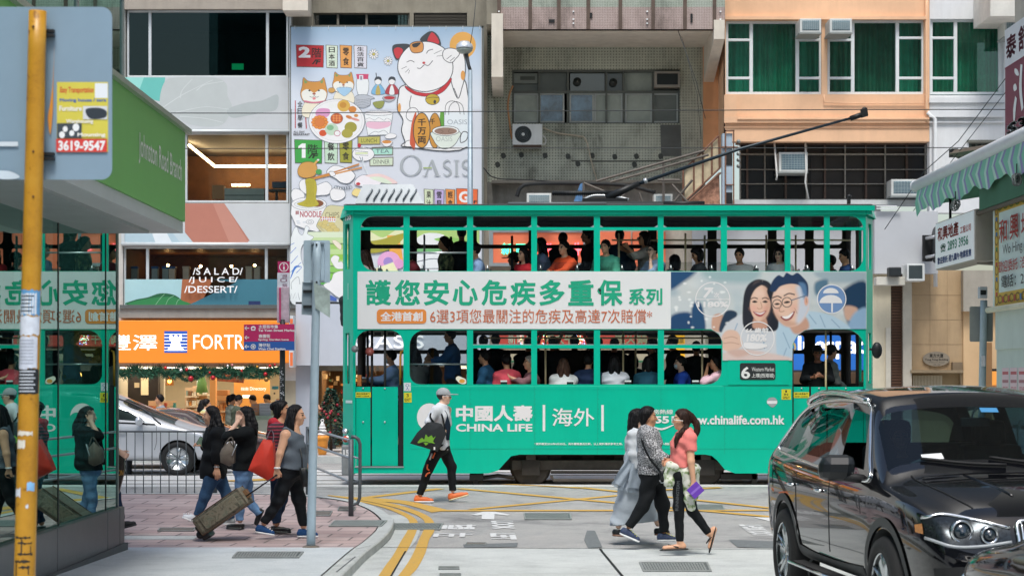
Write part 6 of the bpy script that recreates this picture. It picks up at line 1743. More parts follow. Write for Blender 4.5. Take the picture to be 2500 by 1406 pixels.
 # round emblems
def emb(x,y,r):
 a.ring(x,y,r-2.4,r,'#e6ebf0',36)
emb(1740,731,43);a.text("7",1716,702,1742,728,'#eceff2',.04,.2);a.text("次",1742,714,1756,727,'#eceff2',.02);a.line([(1698,731),(1782,731)],2,'#e6ebf0');a.text("1180%",1702,736,1778,750,'#eceff2',.04)
a.ell(2030,730,33,34,'#6d90bd');emb(2030,730,36)
def dome(x,y,r,h):
 a.poly([(x-r,y)]+[(x-r*math.cos(math.pi*k/12),y-h*math.sin(math.pi*k/12))for k in range(1,12)]+[(x+r,y)],'#e3eaf1')
dome(2028,716,19,13);dome(2028,740,28,20);a.rect(2029,740,2033,762,'#e3eaf1')
emb(1849,826,42);a.text("66 歲前",1820,800,1876,813,'#e9edf2',.03);a.text("180%",1822,815,1872,834,'#e9edf2',.04,.15);a.blob([(1818,836),(1850,838),(1868,840),(1872,846),(1850,852),(1820,850)],'#e3e7ec')
a.bD("emblem_print",pic)
 # lettering on the green lower side
a=Art(tm,d=.004);w_=C('#e9eeee',.5,var=.02)
a.text("中國人壽",1113,989,1300,1028,w_,.035);a.text("CHINA LIFE",1113,1034,1300,1053,w_,.03);a.rect(1325,988,1331,1052,w_);a.rect(1468,988,1474,1052,w_);a.text("海外",1348,996,1451,1040,w_,.008)
a.ell(1048,1018,30,34,w_);a.ell(1062,1030,20,24,TG)
a.text("服務熱線",1576,999,1643,1011,w_,.01);a.text("00551",1562,1015,1646,1033,w_,.04);a.line([(1588,1038),(1615,1047),(1646,1036)],[2,5,2],w_)
a.text("www.chinalife.com.hk",1664,1013,1915,1036,w_,.03);a.text("*資料截至2016年6月30日。海外壽險產品比較，以上資料僅供參考之用。",1305,1080,1520,1086,w_,.02);a.text("詳情請參閱產品小冊子。",1528,1080,1650,1086,w_,.02)
a.bD("side_lettering",tram)
a=Art(tm,d=.002);ln='#0a9a7c';a.rect(1002,1095,1900,1096,ln);a.rect(1762,941,1936,942,ln);[a.rect(x,942,x+.8,1108,ln)for x in(1147,1304,1458,1613,1768)];[a.ell(x,y,.9,.9,'#0c8f75',None,2,6)for x in(1150,1307,1461,1616,1771)for y in range(950,1106,12)];a.rect(1000,942,1764,943.2,'#39cfae');a.bD("seam",tram)
 # numbers on the end panel
lm=lambda u,y,d:Vector((P(862,0,YT).x+(P(832,0,YT).x-P(862,0,YT).x)*(1-u),YT+.42*(1-u),zz(y)))+Vector((-.85*d,-.5*d,0))
a=Art(lm,d=.006);a.text("155",.25,519,.85,536,w_,.06);a.rect(.3,977,.95,984,'#cfe3dc');a.rect(.5,690,.58,730,'#9fd8c8');a.bD("car_number",tram)
mb=MB();mb.box(P(834,0,YT).x,P(864,0,YT).x,YT-.02,YT+.35,zz(1160),zz(1086),C('#85898a',.6,.2,var=.25,dirt=.3));mb.bD("buffer",tram,bevel=.03)
a=Art(onY(YT-.02),d=.004);a.text("155",838,1097,862,1113,w_,.06);a.bD("car_number",tram)
mb=MB();mb.lA([(.05,0),(.055,.02),(.045,.04),(0,.05)],P(845,1071,YT+.14),C('#d1502a',.2,var=0),12,(-.5,-1,0));mb.lA([(.07,-.01),(.07,.02)],P(845,1071,YT+.15),M_METAL,12,(-.5,-1,0));mb.lA([(.0,0),(.05,.01),(.05,.06),(.0,.07)],P(846,1052,YT+.16),M_METAL,10,(-.5,-1,0));mb.bD("tail_light",tram)
mb=MB();mb.sH(P(2141,855,YT-.05),(.09,.07,.14),M_BLK,14,10);mb.tube([P(2122,852,YT),P(2141,855,YT-.03)],.02,M_BLK,6);mb.bD("wing_mirror",tram)
 # running gear
M_GEAR=C('#2d2925',.75,var=.3,scale=8,dirt=.2);M_GEAR2=C('#4c4640',.7,.2,var=.3,scale=8,dirt=.2)
for x in(1296,1724):
 for dd in(.35,1.42):
  mb=MB();mb.lA([(.0,-.05),(.30,-.05),(.34,-.04),(.34,.04),(.36,.05),(.36,.07),(0,.07)],P(x,1139,YT)+Vector((0,dd,0)),M_GEAR2,28,(0,1,0));mb.bD("wheel",tram)
mb=MB()
mb.box(P(1225,0,YT).x,P(1790,0,YT).x,YT+.22,YT+TW-.22,zz(1112),zz(1092),M_GEAR)
for dd in(.2,1.6):
 mb.box(P(1250,0,YT).x,P(1770,0,YT).x,YT+dd,YT+dd+.12,zz(1148),zz(1124),M_GEAR2)
for x in(1296,1724):mb.pB(x-22,1122,x+22,1160,YT+.14,.1,M_GEAR);mb.pB(x-12,1108,x+12,1122,YT+.12,.12,M_GEAR2)
for x in(1340,1420,1500,1600,1680):mb.pB(x,1104,x+30,1132,YT+.3,.5,M_GEAR)
mb.tube([P(1345,1160,YT+.15),P(1352,1172,YT+.15),P(1640,1172,YT+.15),P(1660,1150,YT+.15)],.03,M_GEAR2,6);mb.tube([P(1345,1152,YT+.15),P(1660,1152,YT+.15)],.03,M_GEAR,6)
mb.pB(1146,1157,1180,1172,YT+.1,.3,M_GEAR);mb.tube([P(1180,1166,YT+.2),P(1215,1160,YT+.2),P(1255,1166,YT+.2)],.035,M_GEAR,6);mb.pB(1156,1172,1168,1180,YT+.15,.1,M_GEAR)
mb.pB(1760,1156,1850,1170,YT+.2,.4,M_GEAR);mb.pB(1835,1156,1848,1182,YT+.2,.1,M_GEAR2);mb.box(P(1000,0,YT).x,P(2000,0,YT).x,YT+.4,YT+TW-.4,zz(1150),zz(1090),M_GEAR)
mb.bD("truck_frame",tram,bevel=.01)
 # roof gear: louvred box, trolley base and pole
t=MB();YR=YT+.5
t.add([P(866,497,YR),P(1036,497,YR),P(1036,497,YR+1),P(866,497,YR+1),P(886,451,YR+.1),P(1008,450,YR+.1),P(1008,450,YR+.9),P(886,451,YR+.9)],[(0,1,5,4),(1,2,6,5),(2,3,7,6),(3,0,4,7),(4,5,6,7)],C('#b4babd',.4,.4,var=.1))
for k in range(7):
 x=894+k*18;t.tube([P(x,488,YR-.01),P(x+15,462,YR+.05)],.016,C('#8f9699',.4,.4),6)
t.pB(868,497,1034,499,YR-.02,.1,M_BLK);t.bD("roof_louvre_box",tram)
t=MB();YP=YT+1.0
t.tube([P(1348,472,YP),P(1400,472,YP),P(1510,470,YP)],.035,M_BLK,10);
for k in range(26):t.lA([(.05,-.008),(.05,.008)],P(1352+k*5,472,YP),C('#22282b',.4,.5),8,(1,0,0))
t.pB(1422,484,1532,497,YP-.1,.2,M_BLK);t.tube([P(*q,YP)for q in sP([(1425,488),(1450,478),(1500,480),(1535,488)])],.03,M_METAL,8);t.pB(1350,492,1620,501,YP-.3,.6,C('#4a4f50',.7));t.bD("trolley_base",tram)
t=MB();t.tube([P(1480,484,YP),P(1560,448,YP)],[.075,.05],M_BLK,10);t.tube([P(1556,450,YP),P(1800,366,YP),P(2084,287,YP)],[.032,.028,.022],C('#23313a',.4,.3),10);t.lA([(.05,-.03),(.05,.03)],P(1576,442,YP),M_METAL,10,(2.9,0,1));t.bD("trolley_pole",tram)
t=MB();t.tube([P(2076,290,YP),P(2108,279,YP)],.045,M_BLK,8);t.oB(P(2110,276,YP),(.055,0,.015),(0,.04,0),(-.01,0,.07),M_BLK);t.lA([(.045,-.03),(.03,0),(.045,.03)],P(2110,268,YP),M_GEAR2,12,(0,1,0));t.bD("trolley_head",tram)
mb=MB();mb.pB(2069,482,2077,501,YT+.6,.06,M_BLK);mb.sH(P(2073,480,YT+.63),.04,M_BLK,8,6);mb.bD("roof_stop",tram)
mb=MB();mb.tube([P(1240,498,YT+.2),P(1480,498,YT+.2)],.03,C('#5d6466',.5),6);mb.tube([P(1620,497,YT+.3),P(1720,497,YT+.3)],.04,M_BLK,6);mb.bD("roof_conduit",tram)
 # ------------------------------------------------------------------ road vehicles
from mathutils.bvhtree import BVHTree
def paint(name,col,rough=.12,metal=.0,coat=1.0):
 m=bpy.data.materials.new(name);m.use_nodes=True
 b=m.node_tree.nodes["Principled BSDF"];b.inputs["Base Color"].default_value=(*col,1);b.inputs["Roughness"].default_value=rough;b.inputs["Metallic"].default_value=metal
 b.inputs["Coat Weight"].default_value=coat;b.inputs["Coat Roughness"].default_value=.015;b.inputs["Coat IOR"].default_value=1.5;b.inputs["Specular IOR Level"].default_value=.12;m.diffuse_color=(*col,1);return m
M_CHROME=C('#d6dadc',.12,1.0,var=0);M_TYRE=C('#191a1b',.8,var=.15);M_RIM=C('#b9bec1',.25,.9,var=.05);M_RIMD=C('#25292b',.4,.5,var=.1)
M_PLAS=C('#3a3d3e',.6,var=.08);M_CARIN=C('#101214',.7,var=.1)
M_CARGL=gM("car_glass",(.30,.44,.47),.035,fres=.4);M_CARGL2=gM("car_clear_glass",(.55,.62,.62),.08,fres=.7)
class Car:
 """A car lofted from stations along its length, in its own frame: x forward, y left, z up."""
 def __init__(s,t,pos,yaw,st,wheels,r,win,shield,back,pm,gm,gm_side=None,arch=1.13,track=.9,drop=False):
  s.t=t;s.M=Matrix.Translation(pos)@Matrix.Rotation(yaw,4,'Z');s.r=r;s.wheels=wheels
  ring=[]
  for(xb,xr,zl,zb,wb,zt,wt,cr)in st:
   h=zb-zl
   half=[(xb,0,zl),(xb,wb*.80,zl),(xb,wb*.95,zl+.05),(xb,wb*.985,zl+.26*h),(xb,wb*1.0,zl+.62*h),(xb,wb*.996,zb-.07),(xb,wb*.962,zb),(xr,wt+.03,zt-.055),(xr,wt*.9,zt),(xr,wt*.45,zt+cr*.8),(xr,0,zt+cr)]
   ring.append(half+[(a,-b,c)for(a,b,c)in half[-2:0:-1]])
  n=len(ring[0]);m=len(ring)
  vs=[q for rg in ring for q in rg];fs,mi=[],[]
  side={6:'L',n-7:'R'};top=set(range(7,n-7))
  for i in range(m-1):
   for j in range(n):
    fs.append((i*n+j,i*n+(j+1)%n,(i+1)*n+(j+1)%n,(i+1)*n+j))
    k=0
    if j in side and i in win:k=2
    if j in top and(i in shield or i in back):k=1
    mi.append(k)
  fs.append(tuple(range(n)));mi.append(0);fs.append(tuple(reversed([(m-1)*n+j for j in range(n)])));mi.append(0)
  me=bpy.data.meshes.new("car_shell");me.from_pydata(vs,[],fs)
  for q in(pm,gm,gm_side or gm,M_PLAS):me.materials.append(q)
  me.polygons.foreach_set("material_index",mi);me.update()
  import bmesh
  bm=bmesh.new();bm.from_mesh(me);bmesh.ops.recalc_face_normals(bm,faces=bm.faces);bm.to_mesh(me);bm.free()
  ob=bpy.data.objects.new("car_shell",me);COL.objects.link(ob)
  md=ob.modifiers.new("s",'SUBSURF');md.levels=md.render_levels=3
  cut=MB()
  for x in wheels:
   for sg in(-1,1):cut.lA([(r*arch,sg*.55),(r*arch,sg*1.3)]if sg>0 else[(r*arch,-1.3),(r*arch,-.55)],(x,0,r),M_PLAS,40,(0,1,0),True,(1,0,0))
  co=cut.bD("cutter");co.data.materials.clear()
  for q in(pm,gm,gm_side or gm,M_PLAS):co.data.materials.append(q)
  co.data.polygons.foreach_set("material_index",[3]*len(co.data.polygons))
  b=co;bm=bmesh.new();bm.from_mesh(co.data);bmesh.ops.recalc_face_normals(bm,faces=bm.faces);bm.to_mesh(co.data);bm.free()
  bo=ob.modifiers.new("b",'BOOLEAN');bo.operation='DIFFERENCE';bo.solver='EXACT';bo.object=co
  dg=bpy.context.evaluated_depsgraph_get()
  ev=bpy.data.meshes.new_from_object(ob.evaluated_get(dg))
  V=[v.co.copy()for v in ev.vertices];PF=[(tuple(p.vertices),p.material_index)for p in ev.polygons]
  NL=ev.vertex_normals if hasattr(ev,"vertex_normals")else None
  bpy.data.objects.remove(ob);bpy.data.objects.remove(co)
  s.bvh=BVHTree.FromPolygons(V,[f for f,k in PF])
  for k,nm in((0,"car_body"),(1,"windscreen"),(2,"side_window")):
   grp={0:[[f for f,q in PF if q in(0,3)]],1:[[f for f,q in PF if q==1 and V[f[0]].x>0],[f for f,q in PF if q==1 and V[f[0]].x<=0]],2:[[f for f,q in PF if q==2 and V[f[0]].y>0],[f for f,q in PF if q==2 and V[f[0]].y<=0 and not(drop and V[f[0]].x>-.06)]]}[k]
   for fl in grp:
    if not fl:continue
    mb=MB();used=sorted({i for f in fl for i in f});mp={i:a for a,i in enumerate(used)}
    if k==0:
     fa=[f for f,q in PF if q==0];fb=[f for f,q in PF if q==3]
     mb.add([s.w(V[i])for i in used],[tuple(mp[i]for i in f)for f in fa],pm,True)
     if fb:
      u2=sorted({i for f in fb for i in f});m2={i:a for a,i in enumerate(u2)};mb.add([s.w(V[i])for i in u2],[tuple(m2[i]for i in f)for f in fb],M_PLAS,True)
    else:mb.add([s.w(V[i])for i in used],[tuple(mp[i]for i in f)for f in fl],gm if k==1 else(gm_side or gm),True)
    mb.bD(nm,t)
  for x in wheels:
   for sg in(-1,1):s.wheel(x,sg,track)
 def w(s,q):return s.M@Vector(q)
 def wheel(s,x,sg,track,spokes=5):
  big=s.r<.35
  o=Vector((x,sg*track,s.r));r=s.r;ax=s.M.to_3x3()@Vector((0,sg,0));uu=s.M.to_3x3()@Vector((1,0,0))
  mb=MB();wd=.13
  mb.lA([(r*.66,-wd),(r*.93,-wd),(r,-wd*.6),(r,wd*.6),(r*.94,wd*.92),(r*.70,wd),(r*.68,wd*.8),(r*.66,-wd)],s.w(o),M_TYRE,36,ax,True,uu);wh=mb.bD("wheel",s.t)
  mb=MB();mb.lA([(r*.66,-.06),(r*.66,wd*.7),(r*.69,wd*.82),(r*.64,wd*.8),(r*.62,.0),(0,-.03)],s.w(o),M_RIMD,36,ax,True,uu)
  for k in range(spokes):
   for dl in((-.09,.09)if big else(-.17,.17)):
    a0=2*math.pi*k/spokes+.2;a1=a0+dl
    def pt(rr,a,h):return s.w(o+Vector((rr*math.cos(a),sg*h,rr*math.sin(a))))
    mb.tube([pt(r*.10,a0+dl*.5,wd*.5),pt(r*.38,a0+dl*.8,wd*.62),pt(r*.655,a1,wd*.72)],[.04,.032,.03]if big else[.028,.022,.024],M_RIM,6)
  mb.lA([(r*.17,wd*.3),(r*.16,wd*.62),(r*.08,wd*.68),(0,wd*.68)],s.w(o),M_RIM,16,ax,True,uu);mb.lA([(r*.655,wd*.6),(r*.69,wd*.86),(r*.665,wd*.88),(r*.64,wd*.62)],s.w(o),M_RIM,36,ax,True,uu)
  mb.bD("rim",wh)
 def hit(s,o,d,off=.004):
  h=s.bvh.ray_cast(Vector(o),Vector(d))
  return(h[0]+h[1]*(off if h[1].dot(Vector(d))<0 else-off))if h[0]is not None else None
 def side(s,x,z,sg,off=.004):
  q=s.hit((x,sg*3,z),(0,-sg,0),off);return q if q is not None else Vector((x,sg*.9,z))
 def front(s,y,z,off=.004):
  q=s.hit((4,y,z),(-1,0,0),off);return q if q is not None else Vector((2.3,y,z))
 def down(s,x,y,off=.004):
  q=s.hit((x,y,4),(0,0,-1),off);return q if q is not None else Vector((x,y,1.2))
 def line(s,mb,pts,caster,r,mat,closed=False,n=5):
  p=sP(pts,closed,n);mb.tube([s.w(caster(*q))for q in p],r,mat,6,closed)
 def patch(s,mb,A,B,caster,mat,n=10,m=5):
  a=sP(A,False,4);b=sP(B,False,4);k=len(a);vs=[]
  for i in range(k):
   for j in range(m+1):
    t=j/m;vs.append(s.w(caster(a[i][0]*(1-t)+b[i][0]*t,a[i][1]*(1-t)+b[i][1]*t)))
  mb.add(vs,[(i*(m+1)+j,i*(m+1)+j+1,(i+1)*(m+1)+j+1,(i+1)*(m+1)+j)for i in range(k-1)for j in range(m)],mat,True)
 def rbox(s,name,c,h,mat,parent,lv=2):
  mb=MB();a=s.M.to_3x3();mb.oB(s.w(c),a@Vector((h[0],0,0)),a@Vector((0,h[1],0)),a@Vector((0,0,h[2])),mat);mb.sm=[True]*6
  return mb.bD(name,parent,subd=lv)
def plain_parts(c,xs_door,zb,zlow,sg_list=(-1,1),xm=.9,handle=None):
 mb=MB()
 for sg in sg_list:
  for x in xs_door:c.line(mb,[(x,zb-.02),(x+.01,(zb+zlow)/2),(x-.03,zlow+.12)],lambda a,b:c.side(a,b,sg,.001),.004,M_CARIN)
 mb.bD("door_gap",c.t)
 for sg in sg_list:
  for x in(handle or[]):
   mb=MB();q=[c.w(c.side(x+d,zb-.14,sg,o))for d,o in((-.11,.005),(-.09,.03),(.09,.03),(.11,.005))];mb.tube(q,.014,M_CHROME,6);mb.bD("door_handle",c.t)

 # ---- black sports utility vehicle coming towards the camera on the right
yaw=math.atan2(-1,.10)
rear,frnt=Vector(((1921-CXP)*16.9/FPX,16.9,0)),Vector(((2162-CXP)*13.9/FPX,13.9,0))
dv=(frnt-rear).normalized();yaw=math.atan2(dv.y,dv.x);lat=Vector((-dv.y,dv.x,0)) # lat = the car's left
mid=(rear+frnt)/2+lat*.98
t=tH("sports_utility_vehicle","glossy black sports utility car waiting at the right edge with its window down","car",(mid.x,mid.y,zroad(15.4)))
st=[(-2.52,-2.50,.55,1.0,.80,1.08,.66,.02),(-2.44,-2.42,.42,1.16,.93,1.24,.76,.03),(-2.26,-2.02,.36,1.24,.985,1.66,.66,.05),(-2.08,-1.78,.35,1.25,1.0,1.755,.715,.045),(-1.20,-1.12,.34,1.20,1.01,1.80,.745,.045),(-1.10,-1.02,.34,1.195,1.01,1.805,.75,.045),(-.08,-.12,.34,1.16,1.015,1.825,.755,.045),(.02,-.02,.34,1.155,1.015,1.825,.755,.045),(1.06,.44,.34,1.13,1.01,1.775,.745,.04),(1.16,.52,.34,1.135,1.0,1.755,.74,.04),(1.36,1.34,.34,1.13,.995,1.195,.885,.03),(1.42,1.42,.34,1.12,.995,1.18,.87,.035),(1.90,1.90,.34,1.08,.985,1.135,.78,.04),(2.26,2.26,.36,1.0,.95,1.065,.68,.04),(2.45,2.45,.38,.88,.89,.97,.60,.03),(2.54,2.54,.44,.66,.78,.74,.5,.02)]
M_BLACK=paint("black_paint",(.004,.0045,.006),.08,0,.85)
car=Car(t,Vector((mid.x,mid.y,zroad(15.4)+.0))+dv*0,yaw,st,(1.51,-1.51),.385,{3,5,7},{9},{1},M_BLACK,M_CARGL,M_CARGL,1.14,.9,True)
 # window on the driver's side is down: dark sill, chrome surrounds
for sg in(-1,1):
 sd=lambda a,b,sg=sg:car.side(a,b,sg,.006)
 mb=MB();car.line(mb,[(1.02,1.15),(.5,1.165),(-.2,1.18),(-1.2,1.225),(-1.85,1.262),(-1.97,1.30),(-1.90,1.42),(-1.70,1.60),(-1.3,1.695),(-.6,1.735),(0,1.735),(.38,1.70),(.62,1.54),(.86,1.33)],sd,.014,M_CHROME,True,6);mb.bD("window_trim",t)
 mb=MB();car.line(mb,[(.35,1.72),(-.1,1.76),(-.7,1.775),(-1.4,1.755),(-1.95,1.66),(-2.05,1.60)],lambda a,b,sg=sg:car.side(a,b,sg,.03),.028,M_CHROME,False,5);mb.bD("roof_rail",t)
 mb=MB();car.patch(mb,[(1.12,.36),(.3,.36),(-.5,.36),(-1.08,.36)],[(1.10,.50),(.3,.47),(-.5,.47),(-1.06,.50)],lambda a,b,sg=sg:car.side(a,b,sg,.01),M_PLAS)
 for x in car.wheels:
  a_=[(x+.455*math.cos(q),.385+.455*math.sin(q))for q in np.linspace(-.35,math.pi+.35,13)];b_=[(x+.52*math.cos(q),.385+.52*math.sin(q))for q in np.linspace(-.35,math.pi+.35,13)]
  car.patch(mb,a_,b_,lambda a,b,sg=sg:car.side(a,b,sg,.012),M_PLAS,m=2)
 mb.bD("wheel_arch_trim",t)
 car.rbox("running_board",(.0,sg*1.0,.33),(1.05,.09,.035),M_PLAS,t,1)
 mb=MB();
 for k in range(40):mb.tube([car.w((-.9+k*.045,sg*.97,.362)),car.w((-.9+k*.045,sg*1.07,.358))],.008,M_CARIN,4)
 mb.tube([car.w((-1.0,sg*1.085,.345)),car.w((1.0,sg*1.085,.345))],.014,M_CHROME,6);mb.bD("running_board_tread",t)
 mb=MB();a_=car.M.to_3x3();mb.oB(car.w((.78,sg*1.15,1.235)),a_@Vector((.085,0,0)),a_@Vector((.02,.135,0)),a_@Vector((0,-.012*sg,.10)),C('#14181b',.3));m_=mb.bD("wing_mirror",t,bevel=.07);mb=MB();mb.tube([car.w((.86,sg*.95,1.15)),car.w((.82,sg*1.1,1.17))],.035,M_CARIN,8);mb.bD("mirror_arm",m_)
 # headlight cluster
 fr=lambda a,b,sg=sg:car.front(sg*a,b,.006)
 A_=[(.93,.94),(.80,.965),(.62,.935),(.40,.885)];B_=[(.93,.83),(.80,.785),(.62,.785),(.40,.815)]
 mb=MB();car.patch(mb,A_,B_,fr,C('#30363a',.2,.6,var=.6,scale=40),10,6);hl=mb.bD("headlight",t)
 for(y,z,r_)in((.73,.872,.068),(.55,.852,.052)):
  q=fr(y,z);ax=car.M.to_3x3()@Vector((1,0,0));mb=MB();mb.lA([(r_*1.18,-.02),(r_*1.18,.03),(r_*1.0,.035),(r_*.95,.0)],car.w(q),M_CHROME,24,ax);mb.lA([(r_*.95,.0),(r_*.8,.025),(r_*.4,.04),(0,.045)],car.w(q),C('#1c2a33',.05,spec=1.0,var=0),24,ax);mb.bD("lamp_lens",hl)
 mb=MB();car.line(mb,[(a,b+.012)for a,b in A_],fr,.014,M_CHROME,False,6);car.line(mb,[(a,b-.01)for a,b in B_],fr,.012,C('#9aa0a4',.3),False,6);
 mb.bD("headlight_rim",hl)
 mb=MB();car.patch(mb,[(.955,.90),(.935,.915)],[(.955,.85),(.935,.845)],fr,C('#c98b52',.2,var=.4,scale=60));mb.bD("amber_reflector",hl)
 mb=MB();car.patch(mb,[(.9,.62),(.75,.64),(.6,.62)],[(.88,.46),(.75,.44),(.6,.46)],fr,M_CARIN);mb.bD("air_intake",t)
 q=fr(.70,.54);mb=MB();mb.lA([(.075,-.02),(.075,.02),(.06,.03),(0,.03)],car.w(q),M_CHROME,20,car.M.to_3x3()@Vector((1,0,0)));mb.bD("fog_lamp",t)
 mb=MB();car.patch(mb,[(.34,.93),(.2,.935),(.06,.93)],[(.34,.72),(.2,.70),(.06,.72)],fr,M_CARIN)
 for k in range(7):y=.08+k*.04;car.line(mb,[(y,.925),(y,.82),(y,.72)],lambda a,b,sg=sg:car.front(sg*a,b,.02),.008,M_CHROME)
 car.line(mb,[(.34,.93),(.2,.935),(.06,.93),(.05,.82),(.06,.72),(.2,.70),(.34,.72),(.35,.82)],lambda a,b,sg=sg:car.front(sg*a,b,.015),.014,M_CHROME,True);mb.bD("grille",t)
plain_parts(car,(.02,-1.08),1.14,.40,(-1,1),handle=(-.28,-1.22))
mb=MB()
for sg in(-1,1):car.line(mb,[(1.36,.74),(1.7,.72),(2.1,.66),(2.3,.60)],lambda a,b,sg=sg:car.down(a,sg*b,.001),.006,M_CARIN,False)
for sg in(-1,1):car.line(mb,[(1.42,.36),(1.8,.34),(2.2,.28)],lambda a,b,sg=sg:car.down(a,sg*b,.001),.010,M_BLACK,False)
mb.bD("bonnet_gap",t)
mb=MB();car.line(mb,[(1.31,.55),(1.28,.2),(1.22,-.1)],lambda a,b:car.down(a,b,.02),.012,M_CARIN,False);car.line(mb,[(1.31,.0),(1.28,-.3),(1.20,-.62)],lambda a,b:car.down(a,b,.02),.012,M_CARIN,False);mb.bD("wiper",t)
 # interior
mb=MB();a3=car.M.to_3x3()
def ib(c,h,m):mb.oB(car.w(c),a3@Vector((h[0],0,0)),a3@Vector((0,h[1],0)),a3@Vector((0,0,h[2])),m)
ib((.95,0,1.03),(.3,.85,.1),M_CARIN);mb.bD("dashboard",t,bevel=.04)
for y in(-.4,.4):
 mb=MB();ib((-.18,y,1.0),(.1,.26,.38),C('#17191b',.7));ib((-.2,y,1.47),(.06,.14,.11),C('#17191b',.7));ib((.1,y,.75),(.3,.26,.1),C('#17191b',.7));mb.bD("seat",t,bevel=.05)
mb=MB();ib((-1.2,0,1.0),(.1,.75,.36),C('#17191b',.7));ib((-2.0,0,.8),(.4,.8,.3),M_CARIN);mb.bD("seat",t,bevel=.05)
mb=MB();mb.tube([car.w((.62+.06*math.sin(q),-.4+.19*math.cos(q),1.13+.16*math.sin(q)))for q in np.linspace(0,6.283,20,endpoint=False)],.016,C('#3a4146',.5),8,True);mb.bD("steering_wheel",t)
mb=MB();q=car.hit((1.02,-.52,4),(0,0,-1),-.03)
def wsp(x,y):
 h=car.bvh.ray_cast(Vector((x,y,4)),Vector((0,0,-1)));return car.w(h[0]+h[1]*(.004 if h[1].z>0 else-.004))
for(y0_,y1_,xa_,xb_,c_)in((-.60,-.44,1.14,1.20,'#d8dde0'),(.02,.16,.66,.71,'#3f7fae'),(.42,.56,.68,.73,'#3a78b8'),(.50,.66,.75,.81,'#d3dbdd')):
 mb.add([wsp(xa_,y0_),wsp(xa_,y1_),wsp(xb_,y1_),wsp(xb_,y0_)],[(0,1,2,3)],C(c_,.4))
mb.bD("windscreen_sticker",t)
mb=MB();ib((.62,.0,1.58),(.02,.12,.035),M_CARIN);mb.bD("rear_view_mirror",t,bevel=.01)

 # ---- second black car in the bottom right corner
t=tH("saloon_car","black car cut off by the bottom right corner, reflecting the street","car",(4.0,9.6,zroad(9.6)))
st2=[(-2.3,-2.28,.5,.80,.70,.84,.5,.02),(-2.2,-2.18,.38,.90,.84,.97,.6,.03),(-1.7,-1.68,.3,.93,.9,1.02,.62,.04),(-1.35,-.9,.28,.94,.91,1.38,.54,.05),(-.9,-.55,.28,.93,.91,1.44,.56,.05),(-.02,-.05,.28,.92,.91,1.46,.57,.05),(.08,.05,.28,.92,.91,1.46,.57,.05),(.85,.35,.28,.90,.9,1.42,.56,.05),(1.0,.45,.28,.90,.9,1.39,.55,.05),(1.2,1.18,.28,.90,.895,.96,.65,.04),(1.7,1.7,.28,.84,.88,.90,.6,.04),(2.1,2.1,.3,.74,.82,.80,.5,.03),(2.28,2.28,.38,.62,.68,.66,.4,.02)]
Car(t,Vector((3.83,9.75,zroad(10)+.03)),R(97),st2,(1.35,-1.35),.32,{4,6},{8},{2},M_BLACK,M_CARGL,M_CARGL,1.12,.78)
 # ---- silver people carrier beyond the railing
M_SILV=paint("silver_paint",(.62,.645,.68),.28,.35,.7)
st3=[(-2.3,-2.25,.5,.95,.75,1.05,.6,.03),(-2.2,-2.1,.3,1.0,.86,1.55,.58,.05),(-1.9,-1.85,.27,1.02,.89,1.60,.62,.05),(-1.0,-1.0,.26,1.0,.9,1.63,.63,.06),(-.9,-.9,.26,1.0,.9,1.63,.63,.06),(.15,-.35,.26,.97,.9,1.60,.63,.06),(.25,-.25,.26,.97,.9,1.59,.63,.06),(1.08,.05,.26,.92,.895,1.50,.6,.05),(1.2,.13,.26,.92,.89,1.47,.59,.05),(1.62,1.45,.27,.88,.87,.91,.62,.05),(1.95,1.95,.28,.78,.83,.82,.56,.05),(2.2,2.2,.3,.68,.74,.72,.46,.04),(2.32,2.32,.38,.58,.6,.61,.36,.02)]
YM=36.3
xh=(435-CXP)*(YM-.82)/FPX
t=tH("people_carrier","silver people carrier seen from its side beyond the railing","car",(xh-1.42,YM,0))
c3=Car(t,Vector((xh-1.42,YM,0)),0,st3,(1.42,-1.42),.315,{2,4,6},{8},{1},M_SILV,M_CARGL2,M_CARGL2,1.12,.79)
plain_parts(c3,(1.02,.2),.95,.36,(-1,),handle=(.35,))
mb=MB();c3.line(mb,[(1.0,.95),(.3,.985),(-1,1.01)],lambda a,b:c3.side(a,b,-1,.006),.014,M_CARIN);c3.line(mb,[(1.1,.95),(.75,1.2),(.35,1.38),(0,1.47),(-.6,1.52)],lambda a,b:c3.side(a,b,-1,.006),.018,C('#2b2f33',.4));c3.line(mb,[(.78,.96),(.80,1.18)],lambda a,b:c3.side(a,b,-1,.008),.016,M_CARIN);mb.bD("window_trim",t)
m_=c3.rbox("wing_mirror",(.72,-.98,1.02),(.085,.13,.105),M_SILV,t)
mb=MB();c3.patch(mb,[(1.86,.80),(2.1,.72)],[(1.9,.66),(2.12,.6)],lambda a,b:c3.side(a,b,-1,.006),C('#b7bfc2',.1,.5));mb.bD("headlight",t)
c3.rbox("seat",(-.1,-.35,.85),(.12,.24,.42),C('#3a3b3d',.8),t);c3.rbox("seat",(-.1,.35,.85),(.12,.24,.42),C('#3a3b3d',.8),t);c3.rbox("dashboard",(1.1,0,.82),(.3,.75,.1),M_CARIN,t,1)
 # ---- dark saloon behind it
t=tH("saloon_car","dark saloon car half hidden behind the silver people carrier","car",(-6.6,38.8,0))
st4=[(q[0],q[1],q[2]*.8,q[3]*.8,q[4],q[5]*.8,q[6],q[7])for q in st2]
Car(t,Vector((-6.95,38.9,0)),0,st4,(1.35,-1.35),.31,{4,6},{8},{2},paint("dark_red_paint",(.05,.03,.03),.2),M_CARGL2,M_CARGL2,1.12,.78)
